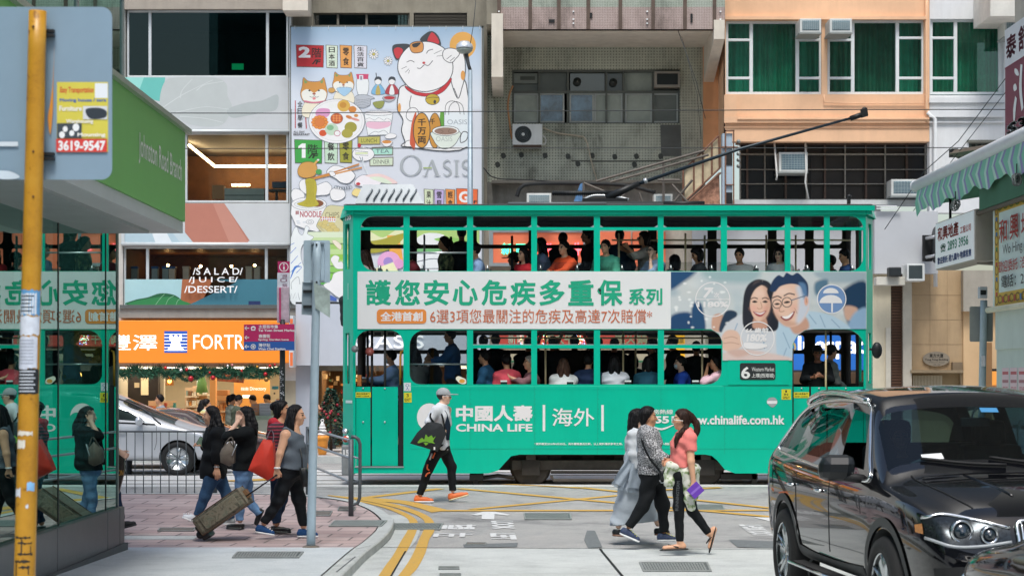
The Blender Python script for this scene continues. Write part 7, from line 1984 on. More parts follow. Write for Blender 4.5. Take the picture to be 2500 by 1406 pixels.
 # ------------------------------------------------------------------ street furniture
M_GALV=C('#8f9ea8',.45,.25,var=.12,scale=8,dirt=.1);M_GREYP=C('#a6bac6',.5,.05,var=.10,scale=6,dirt=.12);M_RAILG=C('#5b6266',.5,.3,var=.2,scale=10)
def pole_px(mb,top,bot,Yb,r0,r1,mat,n=16,k=12):
 a,b=P(*top,Yb),P(*bot,Yb);mb.tube([b.lerp(a,i/k)for i in range(k+1)],[r1+(r0-r1)*i/k for i in range(k+1)],mat,n)
 # yellow leaning pole with the back of a traffic sign
Y0=9.2
def ypaint(nt,tc):
 g=N(nt,"TexNoise",Scale=4.0,Detail=8.0,Roughness=.75);nt.links.new(tc.outputs["Object"],g.inputs["Vector"])
 h=N(nt,"TexNoise",Scale=16.0,Detail=5.0);nt.links.new(tc.outputs["Object"],h.inputs["Vector"])
 a=ramp(nt,g.outputs[0],[(.3,(.33,.15,.012)),(.5,(.50,.245,.016)),(.7,(.56,.30,.03))])
 b=ramp(nt,h.outputs[0],[(.26,(.35,.25,.15)),(.36,(1,1,1)),(1,(1,1,1))])
 m=N(nt,"Mix",data_type='RGBA',blend_type='MULTIPLY');m.inputs[0].default_value=1
 nt.links.new(a,m.inputs[6]);nt.links.new(b,m.inputs[7]);return m.outputs[2]
t=tH("sign_pole","leaning yellow pole covered in torn stickers, holding a sign seen from its back","pole",P(55,1440,Y0))
mb=MB();pole_px(mb,(92,28),(58,1500),Y0,.042,.052,nM("yellow_paint",ypaint,.4),24,16);ppl=mb.bD("pole",t)
mb=MB();mb.plate([rrect(-190,18,274,439,26,5)],onY(Y0+.07),.004,0,C('#8098a9',.5,.1,var=.06,scale=2,dirt=.04));sgp=mb.bD("sign_plate",t,bevel=.002)
mb=MB()
for y in(72,83,372,384):mb.pB(70,y,131,y+7,Y0+.03,.03,M_BLK)
for y in(65,370,480):mb.sH(P(81,y,Y0-.045),.006,C('#5a3a1c',.6),8,6)
mb.bD("clamp",t)
a=Art(onY(Y0+.066),d=.001)
a.rect(139,201,264,372,'#c9bf4a');a.rect(232,204,263,240,'#d9dfe6');a.text("Easy Transportation",147,213,229,231,'#c8402c',.02);a.text("Moving house / sera",146,241,260,251,'#3a64a8',.03);a.text("Furniture",145,259,200,272,'#e8e8dc',.03)
a.rect(203,260,262,292,'#c9ccd0');a.blob([(210,268),(240,264),(260,272),(256,288),(220,290)],'#27313a');a.text("Warehousing",162,292,228,304,'#e8e8dc',.03);a.rect(140,302,200,338,'#39444a')
for q in((152,330,7),(176,326,6),(186,312,8),(160,316,6)):a.ell(q[0],q[1],q[2],q[2]*1.2,'#dfe3e6')
a.text("Mounting",190,325,258,337,'#e8e8dc',.03);a.rect(138,340,262,372,'#c93a34');a.text("3619-9547",143,344,258,369,'#eceae6',.04)
a.blob([(124,250),(130,200),(134,110),(131,210),(130,270),(124,330),(118,290)],'#cf8a35');a.rect(-30,347,45,358,'#c9d4dc');a.blob([(-20,420),(20,418),(48,430),(40,437),(0,437)],'#c3d2dc');a.bD("poster",sgp)
 # stickers wrapped on the pole
def wrap(y0,y1,c,a0=-80,a1=80,lines=()):
 mb=MB();n=10
 def q(y,an):
  x=92-34*(y-28)/1472;c_=P(x,y,Y0);r=(.042+.01*(y-28)/1472)+.0012
  return c_+Vector((r*math.sin(R(an)),-r*math.cos(R(an)),0))
 rows=np.linspace(y0,y1,8);jit=random.Random(int(y0)).uniform
 vs=[q(y+(jit(-3,3)if i in(0,7)else 0),a0+(a1-a0)*k/n)for i,y in enumerate(rows)for k in range(n+1)]
 mb.add(vs,[(i*(n+1)+k,i*(n+1)+k+1,(i+1)*(n+1)+k+1,(i+1)*(n+1)+k)for i in range(7)for k in range(n)],C(c,.6,var=.2,scale=25),True)
 for(ya_,yb_,b0,b1,cc)in lines:
  vs=[q(y,b0+(b1-b0)*k/n)+Vector((0,-.0008,0))for y in(ya_,yb_)for k in range(n+1)]
  mb.add(vs,[(k,k+1,n+2+k,n+1+k)for k in range(n)],C(cc,.6),True)
 mb.bD("sticker",ppl)
wrap(709,770,'#5b93bd',-75,80);wrap(716,768,'#cfd5da',-75,50,[(722+k*9,725+k*9,-60,30-10*(k%3),'#3a4246')for k in range(5)]);wrap(772,818,'#ccd3dc',-70,75);wrap(822,900,'#c3c9d4',-70,60,[(830+k*8,832+k*8,-55,35,'#8d95a3')for k in range(8)])
wrap(900,962,'#1b2024',-75,78,[(905+k*8,908+k*8,-55,50-12*(k%2),'#c3c9d0')for k in range(7)]);wrap(1176,1196,'#7fb2dc',15,60);wrap(1190,1210,'#c9cfd6',-65,-20);wrap(1052,1062,'#cfcabc',-60,40);wrap(1074,1092,'#d3d0c4',-55,0);wrap(1230,1238,'#c9cfd6',10,25)
for(ya_,yb_,a0_,a1_)in((1308,1312,-50,40),(1322,1325,-30,50),(1312,1350,-10,-2),(1330,1350,40,46),(1348,1352,-30,55),(1366,1370,-50,40),(1366,1406,-40,-32),(1380,1384,-20,40),(1384,1400,30,36)):wrap(ya_,yb_,'#2a2620',a0_,a1_)

 # grey sign post with two signs seen from the back
Y1=G(762,1336,zpave).y
t=tH("sign_post","grey steel post with two sign plates seen from behind, standing at the pavement's edge","post",P(760,1336,Y1))
mb=MB();pole_px(mb,(775,590),(759,1337),Y1,.046,.05,M_GREYP,20,14);mb.lA([(.11,0),(.09,.02),(.06,.03)],P(759,1337,Y1)+Vector((0,0,.0)),C('#6f665c',.8),14);mb.bD("pole",t)
mb=MB();mb.plate([rrect(741,587,806,690,4,3)],onY(Y1+.06),.004,0,M_GREYP);mb.bD("sign_plate",t)
mb=MB();mb.plate([[(766,688),(806,712),(806,776),(770,752)]],onY(Y1-.06),.004,0,C('#a9b9b4',.4,.1,var=.35,scale=9));mb.bD("sign_plate",t)
mb=MB();mb.plate([[(738,688),(764,690),(764,770),(736,768)]],onY(Y1+.08),.004,0,M_GALV);mb.bD("sign_plate",t)
mb=MB();mb.pB(762,592,792,688,Y1+.02,.035,M_GREYP)
for y in(708,745):mb.pB(740,y,768,y+7,Y1+.05,.04,M_BLK)
for y in(592,684):mb.pB(758,y,790,y+4,Y1-.03,.08,M_GALV);mb.sH(P(773,y+5,Y1-.05),.012,M_BLK,8,6)
mb.bD("clamp",t)
 # way-finding post
Y2=31.0
t=tH("wayfinding_post","black way-finding post with magenta and blue direction boards and an information flag","signpost",P(690,1206,Y2))
mb=MB();pole_px(mb,(690,780),(688,1206),Y2,.045,.05,C('#1d2224',.5,var=.1),14);
rng=random.Random(8);a=Art(lambda x,y,d:P(x,y,Y2)+Vector((0,-.046-d,0)),d=.002)
for _ in range(46):
 x,y=rng.uniform(684,693),rng.uniform(895,985);a.rect(x,y,x+rng.uniform(.8,2.5),y+rng.uniform(.8,3),'#b9bfc4')
mb.bD("pole",t);a.bD("paint_scratch",t)
mb=MB();mb.pB(676,700,706,788,Y2-.02,.12,C('#b9a9b4',.5,var=.3,scale=12));mb.pB(681,702,686,786,Y2-.03,.02,C('#b03a6a'));mb.bD("map_drum",t,bevel=.02)
mb=MB();mb.pB(678,638,707,666,Y2+.0,.04,C('#b0225e',.5));mb.pB(677,666,707,718,Y2+.0,.04,C('#cfd4dc',.5));fl=mb.bD("information_flag",t)
a=Art(onY(Y2),d=.003);a.ring(693,652,9.5,11.5,'#eceef0',24);a.rect(691.5,650,695,659,'#eceef0');a.ell(693,646,2,2,'#eceef0',None,2,10)
a.text("Wan Chai",684,670,701,713,'#8a5a70',0,0,0,lambda x,y:(684+(713-y)/43*0+(y-670)/43*17,713-(x-684)/17*43));a.bD("flag_lettering",fl)
def board(y0,y1,col,rows):
 mb=MB();mb.plate([[(596,y0),(719,y0-1),(719,y1-1),(596,y1)]],onY(Y2-.08),.03,0,C(col,.5,var=.04));b=mb.bD("direction_board",t)
 a=Art(onY(Y2-.08),d=.032)
 for(yc,zh,en,icon)in rows:
  a.line([(599,yc),(609,yc)],2,'#eceef0');a.line([(603,yc-4.5),(598.5,yc),(603,yc+4.5)],2,'#eceef0',smooth=False)
  a.text(zh,632,yc-8,632+9.5*len(zh),yc+1,'#eceef0',.02);a.text(en,631,yc+2.5,631+4.15*len(en),yc+8.5,'#eceef0',.03)
  if icon==1:a.ell(619,yc,6,5,'#eceef0');a.rect(614,yc,624,yc+6,'#eceef0');a.rect(616,yc-1,622,yc+3,col)
  if icon==2:a.ring(619,yc,5,6.4,'#eceef0',20);a.line([(615,yc-3),(623,yc+3)],1.4,'#eceef0');a.line([(623,yc-3),(615,yc+3)],1.4,'#eceef0');a.line([(619,yc-5),(619,yc+5)],1.2,'#eceef0')
 a.bD("board_lettering",b)
board(792,834,'#b3265f',[(801,"太原街市集","Tai Yuen Street Market",1),(824,"春園街","Spring Garden Lane",0)]);board(834,856,'#2a5ba3',[(846,"灣仔站","Wan Chai Station",2)])
 # street lamp behind the tram
Y3_=43.5
t=tH("street_lamp","grey street lamp with a round bowl head in front of the banner","street lamp",(P(1150,0,Y3_).x,Y3_,.14))
pb=(P(1148,0,Y3_).x,Y3_)
mb=MB();mb.tube([(pb[0],Y3_,.14),P(1148,172,Y3_)],[.10,.05],M_GALV,14);mb.tube([P(1148,172,Y3_),P(1144,160,Y3_),P(1137,128,Y3_)],[.04,.04,.05],C('#3e4245',.5),10);mb.bD("pole",t)
mb=MB();c_=P(1134,122,Y3_);k_=Y3_/FPX;mb.lA([(0,22*k_),(11*k_,20*k_),(19*k_,13*k_),(21*k_,5*k_),(21*k_,3*k_)],c_,C('#c3cad0',.3,.4),22);mb.bD("lamp_head",t)
mb=MB();mb.lA([(20*k_,3*k_),(19*k_,-3*k_),(12*k_,-9*k_),(0,-11*k_)],c_,C('#8f9a94',.15,var=.1),22);mb.bD("lamp_bowl",t)
 # right-hand sign post
Y4_=27.0
t=tH("sign_post","pale blue-grey round post with a square sign seen from behind under the lightbox sign","post",(P(2400,0,Y4_).x,Y4_,0))
mb=MB();pole_px(mb,(2402,733),(2393,1220),Y4_,.05,.05,C('#a3b7bd',.5,.1,var=.08),16);mb.bD("pole",t)
mb=MB();mb.plate([rrect(2367,748,2424,834,4,3)],onY(Y4_+.07),.004,0,C('#8d938f',.5,.2,var=.12));mb.bD("sign_plate",t);mb=MB();mb.pB(2396,868,2406,894,Y4_-.06,.01,C('#d5dade'));mb.bD("sticker",t)
mb=MB();mb.pB(2391,700,2411,728,Y4_-.05,.1,C('#c9ced0',.5));mb.pB(2394,708,2408,720,Y4_-.06,.02,M_BLK);mb.bD("sensor_box",t,bevel=.01)
 # railings on the left pavement
def railing(px_list,Y,ytop,ybot,lB,spacing=20.8):
 x0,x1=px_list
 t=tH("pedestrian_railing",lB,"railing",P((x0+x1)/2,ybot+18,Y))
 mb=MB();mb.tube([P(x0,ytop,Y),P(x1,ytop,Y)],.014,M_RAILG,8);mb.tube([P(x0,ybot,Y),P(x1,ybot,Y)],.014,M_RAILG,8);mb.bD("rail",t)
 x=x0+4
 while x<x1-4:
  mb=MB();mb.tube([P(x,ytop,Y),P(x,ybot,Y)],.0085,M_RAILG,6);mb.bD("bar",t);x+=spacing
 mb=MB();mb.tube([P(x1+3,ytop-3,Y),P(x1+3,ybot+20,Y)],.035,M_RAILG,10);mb.bD("post",t)
 return t
YRL=30.2
railing((180,522),YRL,1053,1207,"dark grey barred pedestrian railing left of the walking women",20.8)
 # looped handrail
t=tH("handrail","grey tubular handrail with three bars and a looped end at the kerb corner","railing",G(857,1259,zpave))
n_,f_=G(857,1259,zpave),G(751,1214,zpave)
f_=Vector((P(752,0,29.2).x,29.2,zpave(29.2)))
mb=MB()
for q in(n_,f_):mb.tube([q,q+Vector((0,0,1.04))],.036,M_RAILG,12)
mb.bD("post",t)
mb=MB();k_=n_.y/FPX
for h in(1.02,.78,.46):
 a_,b_=f_+Vector((0,0,h)),n_+Vector((0,0,h));mb.tube([a_+(a_-b_)*.0,b_],.018,C('#9aa1a4',.4,.4,var=.1),8)
mb.bD("bar",t)
mb=MB();lp=[(857,1066),(866,1066),(875,1072),(879,1084),(879,1150),(878,1215),(873,1228),(862,1231),(857,1229)]
mb.tube([P(x,y,n_.y)for x,y in lp],.024,M_RAILG,10);
for y in(1113,1167):mb.tube([P(857,y,n_.y),P(878,y+6,n_.y)],.014,M_GALV,8)
mb.bD("end_loop",t)
 # overhead wires
def wire(pts,Y,r,lB,name="overhead_wire",Y2=None):
 mb=MB();n=len(pts);mb.tube([P(*q,Y+(0 if Y2 is None else(Y2-Y)*i/(n-1)))for i,q in enumerate(pts)],r,C('#2d3335',.6),6);tag(mb.bD(name,None),lB,"wire","overhead tram wires")
wire([(-60,276),(700,277),(1250,272),(2100,268),(2600,268)],33.2,.008,"upper thin dark wire that the tram's trolley pole touches, crossing the whole street")
wire([(-60,364),(700,363),(1200,362),(1700,362),(2320,361),(2600,362)],35.9,.008,"lower thin dark wire crossing the street, reaching the steel angle bracket")
wire([(2160,560),(2255,420),(2340,345),(2460,185),(2530,90)],31,.007,"dark stay wire slanting up past the maroon sign, the left one of the pair",Y2=27)
wire([(2230,515),(2330,385),(2440,245),(2530,130)],31,.006,"dark stay wire slanting up past the maroon sign, the right one of the pair",Y2=27)
wire([(1650,60),(1700,200),(1722,290)],44.5,.008,"thin slack wire hanging down the right side of the mosaic tenement","hanging_wire")
wire([(1664,90),(1702,230),(1712,340)],44.6,.006,"second thin wire hanging close beside the mosaic tenement's right wall","hanging_wire")
wire([(1164,-20),(1156,60),(1148,110)],43.4,.008,"pale thin wire dropping to the street lamp's head","hanging_wire")
 # ice-cream figure and small tree in front of the gift shop
YI=41.6
t=tH("ice_cream_figure","giant plastic ice cream cone figure with a white swirl outside the shop","figure",(P(786,0,YI).x,YI,.145))
k_=YI/FPX;base=Vector((P(787,0,YI).x,YI,.145));zi=lambda y:CAMZ-(y-HOR)*k_-.145
mb=MB();cone=C('#d98f35',.45,var=.12,scale=10)
mb.lA([(.0,0),(9*k_,0),(10*k_,.02),(14*k_,zi(1078)),(14.5*k_,zi(1074)),(16.5*k_,zi(1071)),(16.5*k_,zi(1064)),(13*k_,zi(1063))],base,cone,24)
for h in(1090,1083):mb.lA([(13.2*k_,zi(h)),(13.8*k_,zi(h-1.2))],base,C('#c07c2a',.5),24)
mb.bD("cone",t)
mb=MB();cr=C('#d3d2d2',.35,var=.03)
for(y,r)in((1060,12.5),(1052,11.2),(1044,9.0),(1038,6.6),(1034,4.2)):mb.lA([(0,-.05)]+[(r*k_*math.cos(a_),5*k_*math.sin(a_))for a_ in np.linspace(-1.5,1.5,9)],base+Vector((0,0,zi(y))),cr,22)
mb.tube([base+Vector((.03*math.cos(q),0,zi(1030)+.03+.03*math.sin(q)))for q in np.linspace(0,6.28,12,endpoint=False)],.012,cr,6,True);mb.bD("swirl",t)
t=tH("christmas_tree","small dark green Christmas tree with red bows at the gift shop door","tree",(P(808,0,43.5).x,43.5,.14))
rng=random.Random(21);mb=MB();ct=Vector((P(808,0,43.5).x,43.5,.14));lf=[C('#24463a',.7,var=.3),C('#335a45',.7,var=.3),C('#1a332b',.7)]
for _ in range(1500):
 h=rng.uniform(.15,1.45);r=(1.6-h)*.33*rng.uniform(.55,1.0);a_=rng.uniform(0,6.28);p=ct+Vector((r*math.cos(a_),r*math.sin(a_),h));d=Vector((math.cos(a_),math.sin(a_),rng.uniform(-.5,.3))).normalized()*.09;s_=d.cross(Vector((rng.uniform(-1,1),rng.uniform(-1,1),1))).normalized()*.028
 mb.add([p-s_,p+d*.5-s_*.6,p+d,p+s_],[(0,1,2,3)],rng.choice(lf))
mb.bD("crown",t)
mb=MB();mb.tube([ct,ct+Vector((0,0,1.4))],[.04,.01],C('#4a3526'),8);mb.bD("trunk",t)
for _ in range(16):
 h=rng.uniform(.2,1.3);r=(1.6-h)*.33;a_=rng.uniform(3.3,6.1);mb=MB();mb.sH(ct+Vector((r*math.cos(a_),r*math.sin(a_),h)),.035,C('#a02a3a',.4,var=.1),8,6);mb.bD("red_bow",t)
 # ------------------------------------------------------------------ people: one continuous body each, clothes and hair over it
class Field:
 """Distance field on a grid; shapes blend softly and the zero level becomes one smooth surface."""
 def __init__(s,lo,hi,h):
  s.lo=np.array(lo,float)-3*h;s.h=h
  s.n=(np.ceil((np.array(hi,float)-s.lo)/h).astype(int)+4)
  s.f=np.full(tuple(s.n),.3,np.float32)
  s.ax=[s.lo[i]+h*np.arange(s.n[i],dtype=np.float32)for i in range(3)]
 def win(s,a,b):
  i0=np.clip(np.floor((a-s.lo)/s.h).astype(int),0,s.n);i1=np.clip(np.ceil((b-s.lo)/s.h).astype(int)+1,0,s.n)
  if(i1<=i0).any():return None
  sl=tuple(slice(i0[k],i1[k])for k in range(3))
  return sl,s.ax[0][sl[0]][:,None,None],s.ax[1][sl[1]][None,:,None],s.ax[2][sl[2]][None,None,:]
 def put(s,sl,d,k,sub=False):
  g=s.f[sl]
  if sub:
   s.f[sl]=np.maximum(g,-d);return
  if k>1e-5:
   h=np.clip(.5+.5*(g-d)/k,0,1);s.f[sl]=g+(d-g)*h-k*h*(1-h)
  else:s.f[sl]=np.minimum(g,d)
 def cap(s,a,b,ra,rb,k=.02,sq=None,cuts=(),infl=0.0):
  """Tapered capsule a-b; sq = (axis, q): thinner by 1/q along the axis; cuts = half-spaces (point, normal) kept where the product is negative."""
  a,b=np.array(a,float),np.array(b,float);ra,rb=ra+infl,rb+infl;m=max(ra,rb)*(1/min(1,sq[1])if sq else 1)+k+2*s.h
  w=s.win(np.minimum(a,b)-m,np.maximum(a,b)+m)
  if w is None:return
  sl,X,Y,Z=w;ba=b-a;L=max(1e-9,float(ba@ba))
  x,y,z=X-a[0],Y-a[1],Z-a[2]
  t=np.clip((x*ba[0]+y*ba[1]+z*ba[2])/L,0,1)
  x,y,z=x-t*ba[0],y-t*ba[1],z-t*ba[2]
  if sq:
   n,q=np.array(sq[0],float),sq[1];dt=(x*n[0]+y*n[1]+z*n[2])*(q-1);x,y,z=x+dt*n[0],y+dt*n[1],z+dt*n[2]
  d=np.sqrt(x*x+y*y+z*z)-(ra+(rb-ra)*t)
  for(p,nn)in cuts:d=np.maximum(d,(X-p[0])*nn[0]+(Y-p[1])*nn[1]+(Z-p[2])*nn[2])
  s.put(sl,d,k)
 def ell(s,c,axes,r,k=.01,sub=False,infl=0.0,cuts=()):
  c=np.array(c,float);r=[q+infl for q in r];m=max(r)+k+2*s.h
  w=s.win(c-m,c+m)
  if w is None:return
  sl,X,Y,Z=w;x,y,z=X-c[0],Y-c[1],Z-c[2];q=0
  for n,rr in zip(axes,r):q=q+((x*n[0]+y*n[1]+z*n[2])/rr)**2
  d=(np.sqrt(q)-1)*min(r)*1.0
  for(p,nn)in cuts:d=np.maximum(d,(X-p[0])*nn[0]+(Y-p[1])*nn[1]+(Z-p[2])*nn[2])
  s.put(sl,d,k,sub)
 def cut(s,p,n):
  s.f=np.maximum(s.f,(s.ax[0][:,None,None]-p[0])*n[0]+(s.ax[1][None,:,None]-p[1])*n[1]+(s.ax[2][None,None,:]-p[2])*n[2]).astype(np.float32)
 def folds(s,amp,seed,fz=38.0):
  rng=np.random.RandomState(seed);X,Y,Z=s.ax[0][:,None,None],s.ax[1][None,:,None],s.ax[2][None,None,:]
  for _ in range(3):
   d=rng.uniform(-.8,.8,3);d[2]=rng.uniform(.6,1.0)*rng.choice((-1,1));f=fz*rng.uniform(.6,1.5);p=rng.uniform(0,6,2)
   wob=np.sin(X*13*d[1]+Z*9+p[0])*1.1+np.sin(Y*17+X*6+p[1])*.8
   s.f+=(amp/3*np.sin((X*d[0]+Y*d[1]+Z*d[2])*f+wob)).astype(np.float32)
 def mesh(s):
  f=s.f;g=f<0;nx,ny,nz=f.shape
  cnt=np.zeros((nx-1,ny-1,nz-1),np.int8)
  for i in(0,1):
   for j in(0,1):
    for k in(0,1):cnt+=g[i:nx-1+i,j:ny-1+j,k:nz-1+k]
  act=(cnt>0)&(cnt<8);idx=np.argwhere(act)
  if len(idx)==0:return None
  ids=np.full(act.shape,-1,np.int64);ids[act]=np.arange(len(idx));acc=np.zeros((len(idx),3));wt=np.zeros(len(idx))
  for ax in range(3):
   o=[q for q in range(3)if q!=ax]
   for u in(0,1):
    for v in(0,1):
     c=np.zeros(3,int);c[o[0]],c[o[1]]=u,v;e=np.zeros(3,int);e[ax]=1;A=idx+c;B=A+e
     va,vb=f[tuple(A.T)],f[tuple(B.T)];m=(va<0)!=(vb<0);t=va[m]/(va[m]-vb[m]+1e-12)
     acc[m]+=c+t[:,None]*e;wt[m]+=1
  V=s.lo+(idx+acc/np.maximum(wt,1)[:,None])*s.h;Q=[]
  for ax in range(3):
   o=[q for q in range(3)if q!=ax];sl0=[slice(None)]*3;sl1=[slice(None)]*3;sl0[ax]=slice(0,-1);sl1[ax]=slice(1,None)
   ch=g[tuple(sl0)]!=g[tuple(sl1)];E=np.argwhere(ch);E=E[(E[:,o[0]]>0)&(E[:,o[1]]>0)&(E[:,o[0]]<act.shape[o[0]])&(E[:,o[1]]<act.shape[o[1]])]
   u=np.zeros(3,int);v=np.zeros(3,int);u[o[0]]=1;v[o[1]]=1
   q=np.stack([ids[tuple((E-u-v).T)],ids[tuple((E-v).T)],ids[tuple(E.T)],ids[tuple((E-u).T)]],1)
   ins=g[tuple(E.T)];flip=ins if ax!=1 else~ins
   q[~flip]=q[~flip][:,::-1];Q.append(q)
  Q=np.concatenate(Q);Q=Q[(Q>=0).all(1)]
  return V,Q
def np_mesh(name,V,Q,mats,parent,fmat=None):
 me=bpy.data.meshes.new(name);me.vertices.add(len(V));me.vertices.foreach_set("co",np.asarray(V,np.float32).ravel())
 me.loops.add(len(Q)*4);me.loops.foreach_set("vertex_index",Q.astype(np.int32).ravel());me.polygons.add(len(Q));me.polygons.foreach_set("loop_start",np.arange(0,len(Q)*4,4,dtype=np.int32));me.polygons.foreach_set("loop_total",np.full(len(Q),4,np.int32))
 for m in mats:me.materials.append(m)
 if fmat is not None:me.polygons.foreach_set("material_index",fmat.astype(np.int32))
 me.polygons.foreach_set("use_smooth",np.ones(len(Q),bool));me.update(calc_edges=True);me.validate()
 return link(me,name,parent)
def skin_mat(h):return C(h,.5,var=.08,scale=9,spec=.35,gain=1.12)
SKIN=skin_mat('#d2a283');SKIN2=skin_mat('#bb8a6a');SKIN3=skin_mat('#8a5f48');SKINL=skin_mat('#dfb8a0')
def hair_mat(h,name):
 def f(nt,tc):
  mp=N(nt,"Mapping");mp.inputs["Scale"].default_value=(60,60,3.5);nt.links.new(tc.outputs["Object"],mp.inputs[0]);n=N(nt,"TexNoise",Scale=1.0,Detail=3.0);nt.links.new(mp.outputs[0],n.inputs["Vector"])
  c=lin(h);return ramp(nt,n.outputs[0],[(.35,tuple(q*.5 for q in c)),(.55,tuple(c)),(.72,tuple(min(1,q*2.2+.01)for q in c))]),n.outputs[0]
 return nM(name,f,.5,.18)
HBLK=hair_mat('#141315',"black_hair");HBRN=hair_mat('#4a342a',"brown_hair");HDBR=hair_mat('#33231d',"dark_brown_hair");HRED=hair_mat('#7d4a32',"red_brown_hair");HGRY=hair_mat('#cfcac2',"white_hair")
def cL(h,rough=.85,var=.14,scale=7.0):return C(h,rough,var=var,scale=scale,bump=.25,bscale=180,spec=.2)
DARKF=C('#241a17',.5,var=0);LIPM=C('#a8605a',.45,var=0)
v3=lambda q:np.array(q,float)
UPV=np.array((0,0,1.0))
class Pn:
 def __init__(s,lB,Y,J,face,group=None,h=.008,u=1.0,skin=SKIN,tilt=0.0,bD=1.0,fem=True,lat_w=.17,name="person"):
  """J: joints as photo pixels (px, py, depth offset); face = looking direction in plan, degrees (0 right, 90 away, 180 left, 270 to camera)."""
  s.J={k:v3(P(q[0],q[1],Y+q[2]))for k,q in J.items()};s.Y=Y;s.h=h;s.u=u;s.skin=skin;s.b=bD;s.fem=fem
  s.fw=np.array((math.cos(R(face)),math.sin(R(face)),0));s.hf=s.fw*math.cos(R(tilt))+UPV*math.sin(R(tilt));s.lt=np.cross(UPV,s.fw);s.hu=np.cross(s.hf,s.lt)
  foot=min(q[2]for q in s.J.values());c=s.J.get('pelvis',s.J['head'])
  s.t=tH(name,lB,"person",(c[0],c[1],foot),group);s.sd=int(abs(J['head'][0]*7+J['head'][1]))%997
  s.build_prims()
 def px(s,x,y,d=0.0):return v3(P(x,y,s.Y+d))
 def build_prims(s):
  J,u,b=s.J,s.u,s.b;s.pr={}
  def add(n,a,c,ra,rb,sq=None,k=.03):s.pr[n]=(a,c,ra*u,rb*u,sq,k)
  J.setdefault('body',s.fw);bl=s.lt if 'bodyface' not in J else J['bodyface']
  sl=(bl,.70);
  if 'chest' in J and 'waist' in J:
   add('chest',J['chest'],J['waist'],.108*b,.098*b,sl,.05)
   if 'pelvis' in J:add('belly',J['waist'],J['pelvis'],.098*b,.118*b,(bl,.72),.05)
  if 'neck' in J:
   hb=J['head']-s.hu*.085*u-s.hf*.02*u;add('neck',J['neck'],hb,.052,.046,None,.02)
   if 'chest' in J:add('upper',J['neck']-UPV*.04,J['chest'],.07,.095*b,sl,.05)
  for e in 'nf':
   if 'sh_'+e in J:
    if 'neck' in J:add('shoulder_'+e,J['neck']-UPV*.05*u,J['sh_'+e],.055,.055*b,None,.04)
    add('uarm_'+e,J['sh_'+e],J['el_'+e],.052*b,.040*b,None,.03);add('farm_'+e,J['el_'+e],J['wr_'+e],.040*b,.026,None,.02)
   if 'hip_'+e in J:add('thigh_'+e,J['hip_'+e],J['kn_'+e],.078*b,.053*b,None,.04);add('shin_'+e,J['kn_'+e],J['an_'+e],.051*b,.034,None,.03)
 def bounds(s,pts,m):a=np.array(pts);return a.min(0)-m,a.max(0)+m
 def hand(s,F,e,spec):
  """Palm, four unequal bent fingers and a thumb. spec = (direction, palm side axis, curl degrees, thumb sign)."""
  J=s.J;wr=J['wr_'+e];d=v3(spec[0]);d=d/np.linalg.norm(d);sx=v3(spec[1]);sx=sx-d*(sx@d);sx=sx/np.linalg.norm(sx);nn=np.cross(d,sx)*spec[4]if len(spec)>4 else np.cross(d,sx);cu=R(spec[2]);u=s.u*1.0
  F.cap(wr,wr+d*.05*u,.026*u,.030*u,.015,(nn,1.5));F.cap(wr+d*.03*u+sx*.012*u,wr+d*.085*u+sx*.018*u,.022*u,.022*u,.012,(nn,1.5));F.cap(wr+d*.03*u-sx*.012*u,wr+d*.08*u-sx*.018*u,.022*u,.022*u,.012,(nn,1.5))
  for i,L in enumerate((.066,.078,.072,.056)):
   o=(i-1.5)*.0195;p=wr+(d*(.088-abs(i-1.3)*.004)+sx*o)*u;a1,a2=cu*.8,cu*1.9;d1=d*math.cos(a1)+nn*math.sin(a1)+sx*o*.9;d2=d*math.cos(a2)+nn*math.sin(a2)+sx*o*.5
   q=p+d1*L*.52*u;F.cap(p,q,.0098*u,.009*u,.004);F.cap(q,q+d2*L*.5*u,.009*u,.0078*u,.004)
  ts=spec[3];p=wr+(d*.03+sx*.026*ts)*u;q=p+(d*.030+sx*.022*ts+nn*.012)*u;F.cap(p,q,.013*u,.011*u,.008);F.cap(q,q+(d*.032+sx*.004*ts+nn*.014*(1+spec[2]/60))*u,.011*u,.009*u,.004)
 def body(s,hands={},bare=(),skip=()):
  J,u=s.J,s.u;pts=[J['head']+UPV*.14,J['head']-UPV*.14]+[q for k,q in J.items()if k not in('body','bodyface')]
  lo,hi=s.bounds(pts,.16);F=Field(lo,hi,s.h)
  for n,(a,c,ra,rb,sq,k)in s.pr.items():
   if n not in skip:F.cap(a,c,ra,rb,k,sq)
  H,f,l,w=J['head'],s.hf,s.lt,s.hu;A=(l,f,w);q=.92*u
  if s.fem and 'chest' in J and 'bust' in J:
   for sg in(-1,1):F.ell(J['bust']+l*.065*sg*u,(l,s.fw,UPV),(.06*u,.055*u,.06*u),.04)
  F.ell(H+w*.032*q-f*.012*q,A,(.074*q,.094*q,.092*q),.02);F.ell(H+f*.022*q-w*.035*q,A,(.060*q,.072*q,.085*q),.03);F.ell(H+f*.055*q-w*.096*q,A,(.030*q,.028*q,.022*q),.02)
  F.cap(H+f*.088*q+w*.012*q,H+f*.108*q-w*.028*q,.008*q,.0135*q,.008);F.cap(H+f*.078*q+w*.026*q+l*.03,H+f*.078*q+w*.026*q-l*.03,.012*q,.012*q,.012)
  for sg in(-1,1):
   F.ell(H+f*.092*q+l*.031*sg*q+w*.006*q,A,(.014*q,.012*q,.010*q),0,True);F.ell(H+f*.076*q+l*.031*sg*q+w*.006*q,A,(.013*q,.012*q,.011*q),.003)
   F.ell(H-f*.008*q+l*.076*sg*q-w*.008*q,A,(.010*q,.020*q,.032*q),.006);F.ell(H+f*.05*q+l*.04*sg*q-w*.03*q,A,(.022*q,.022*q,.024*q),.02)
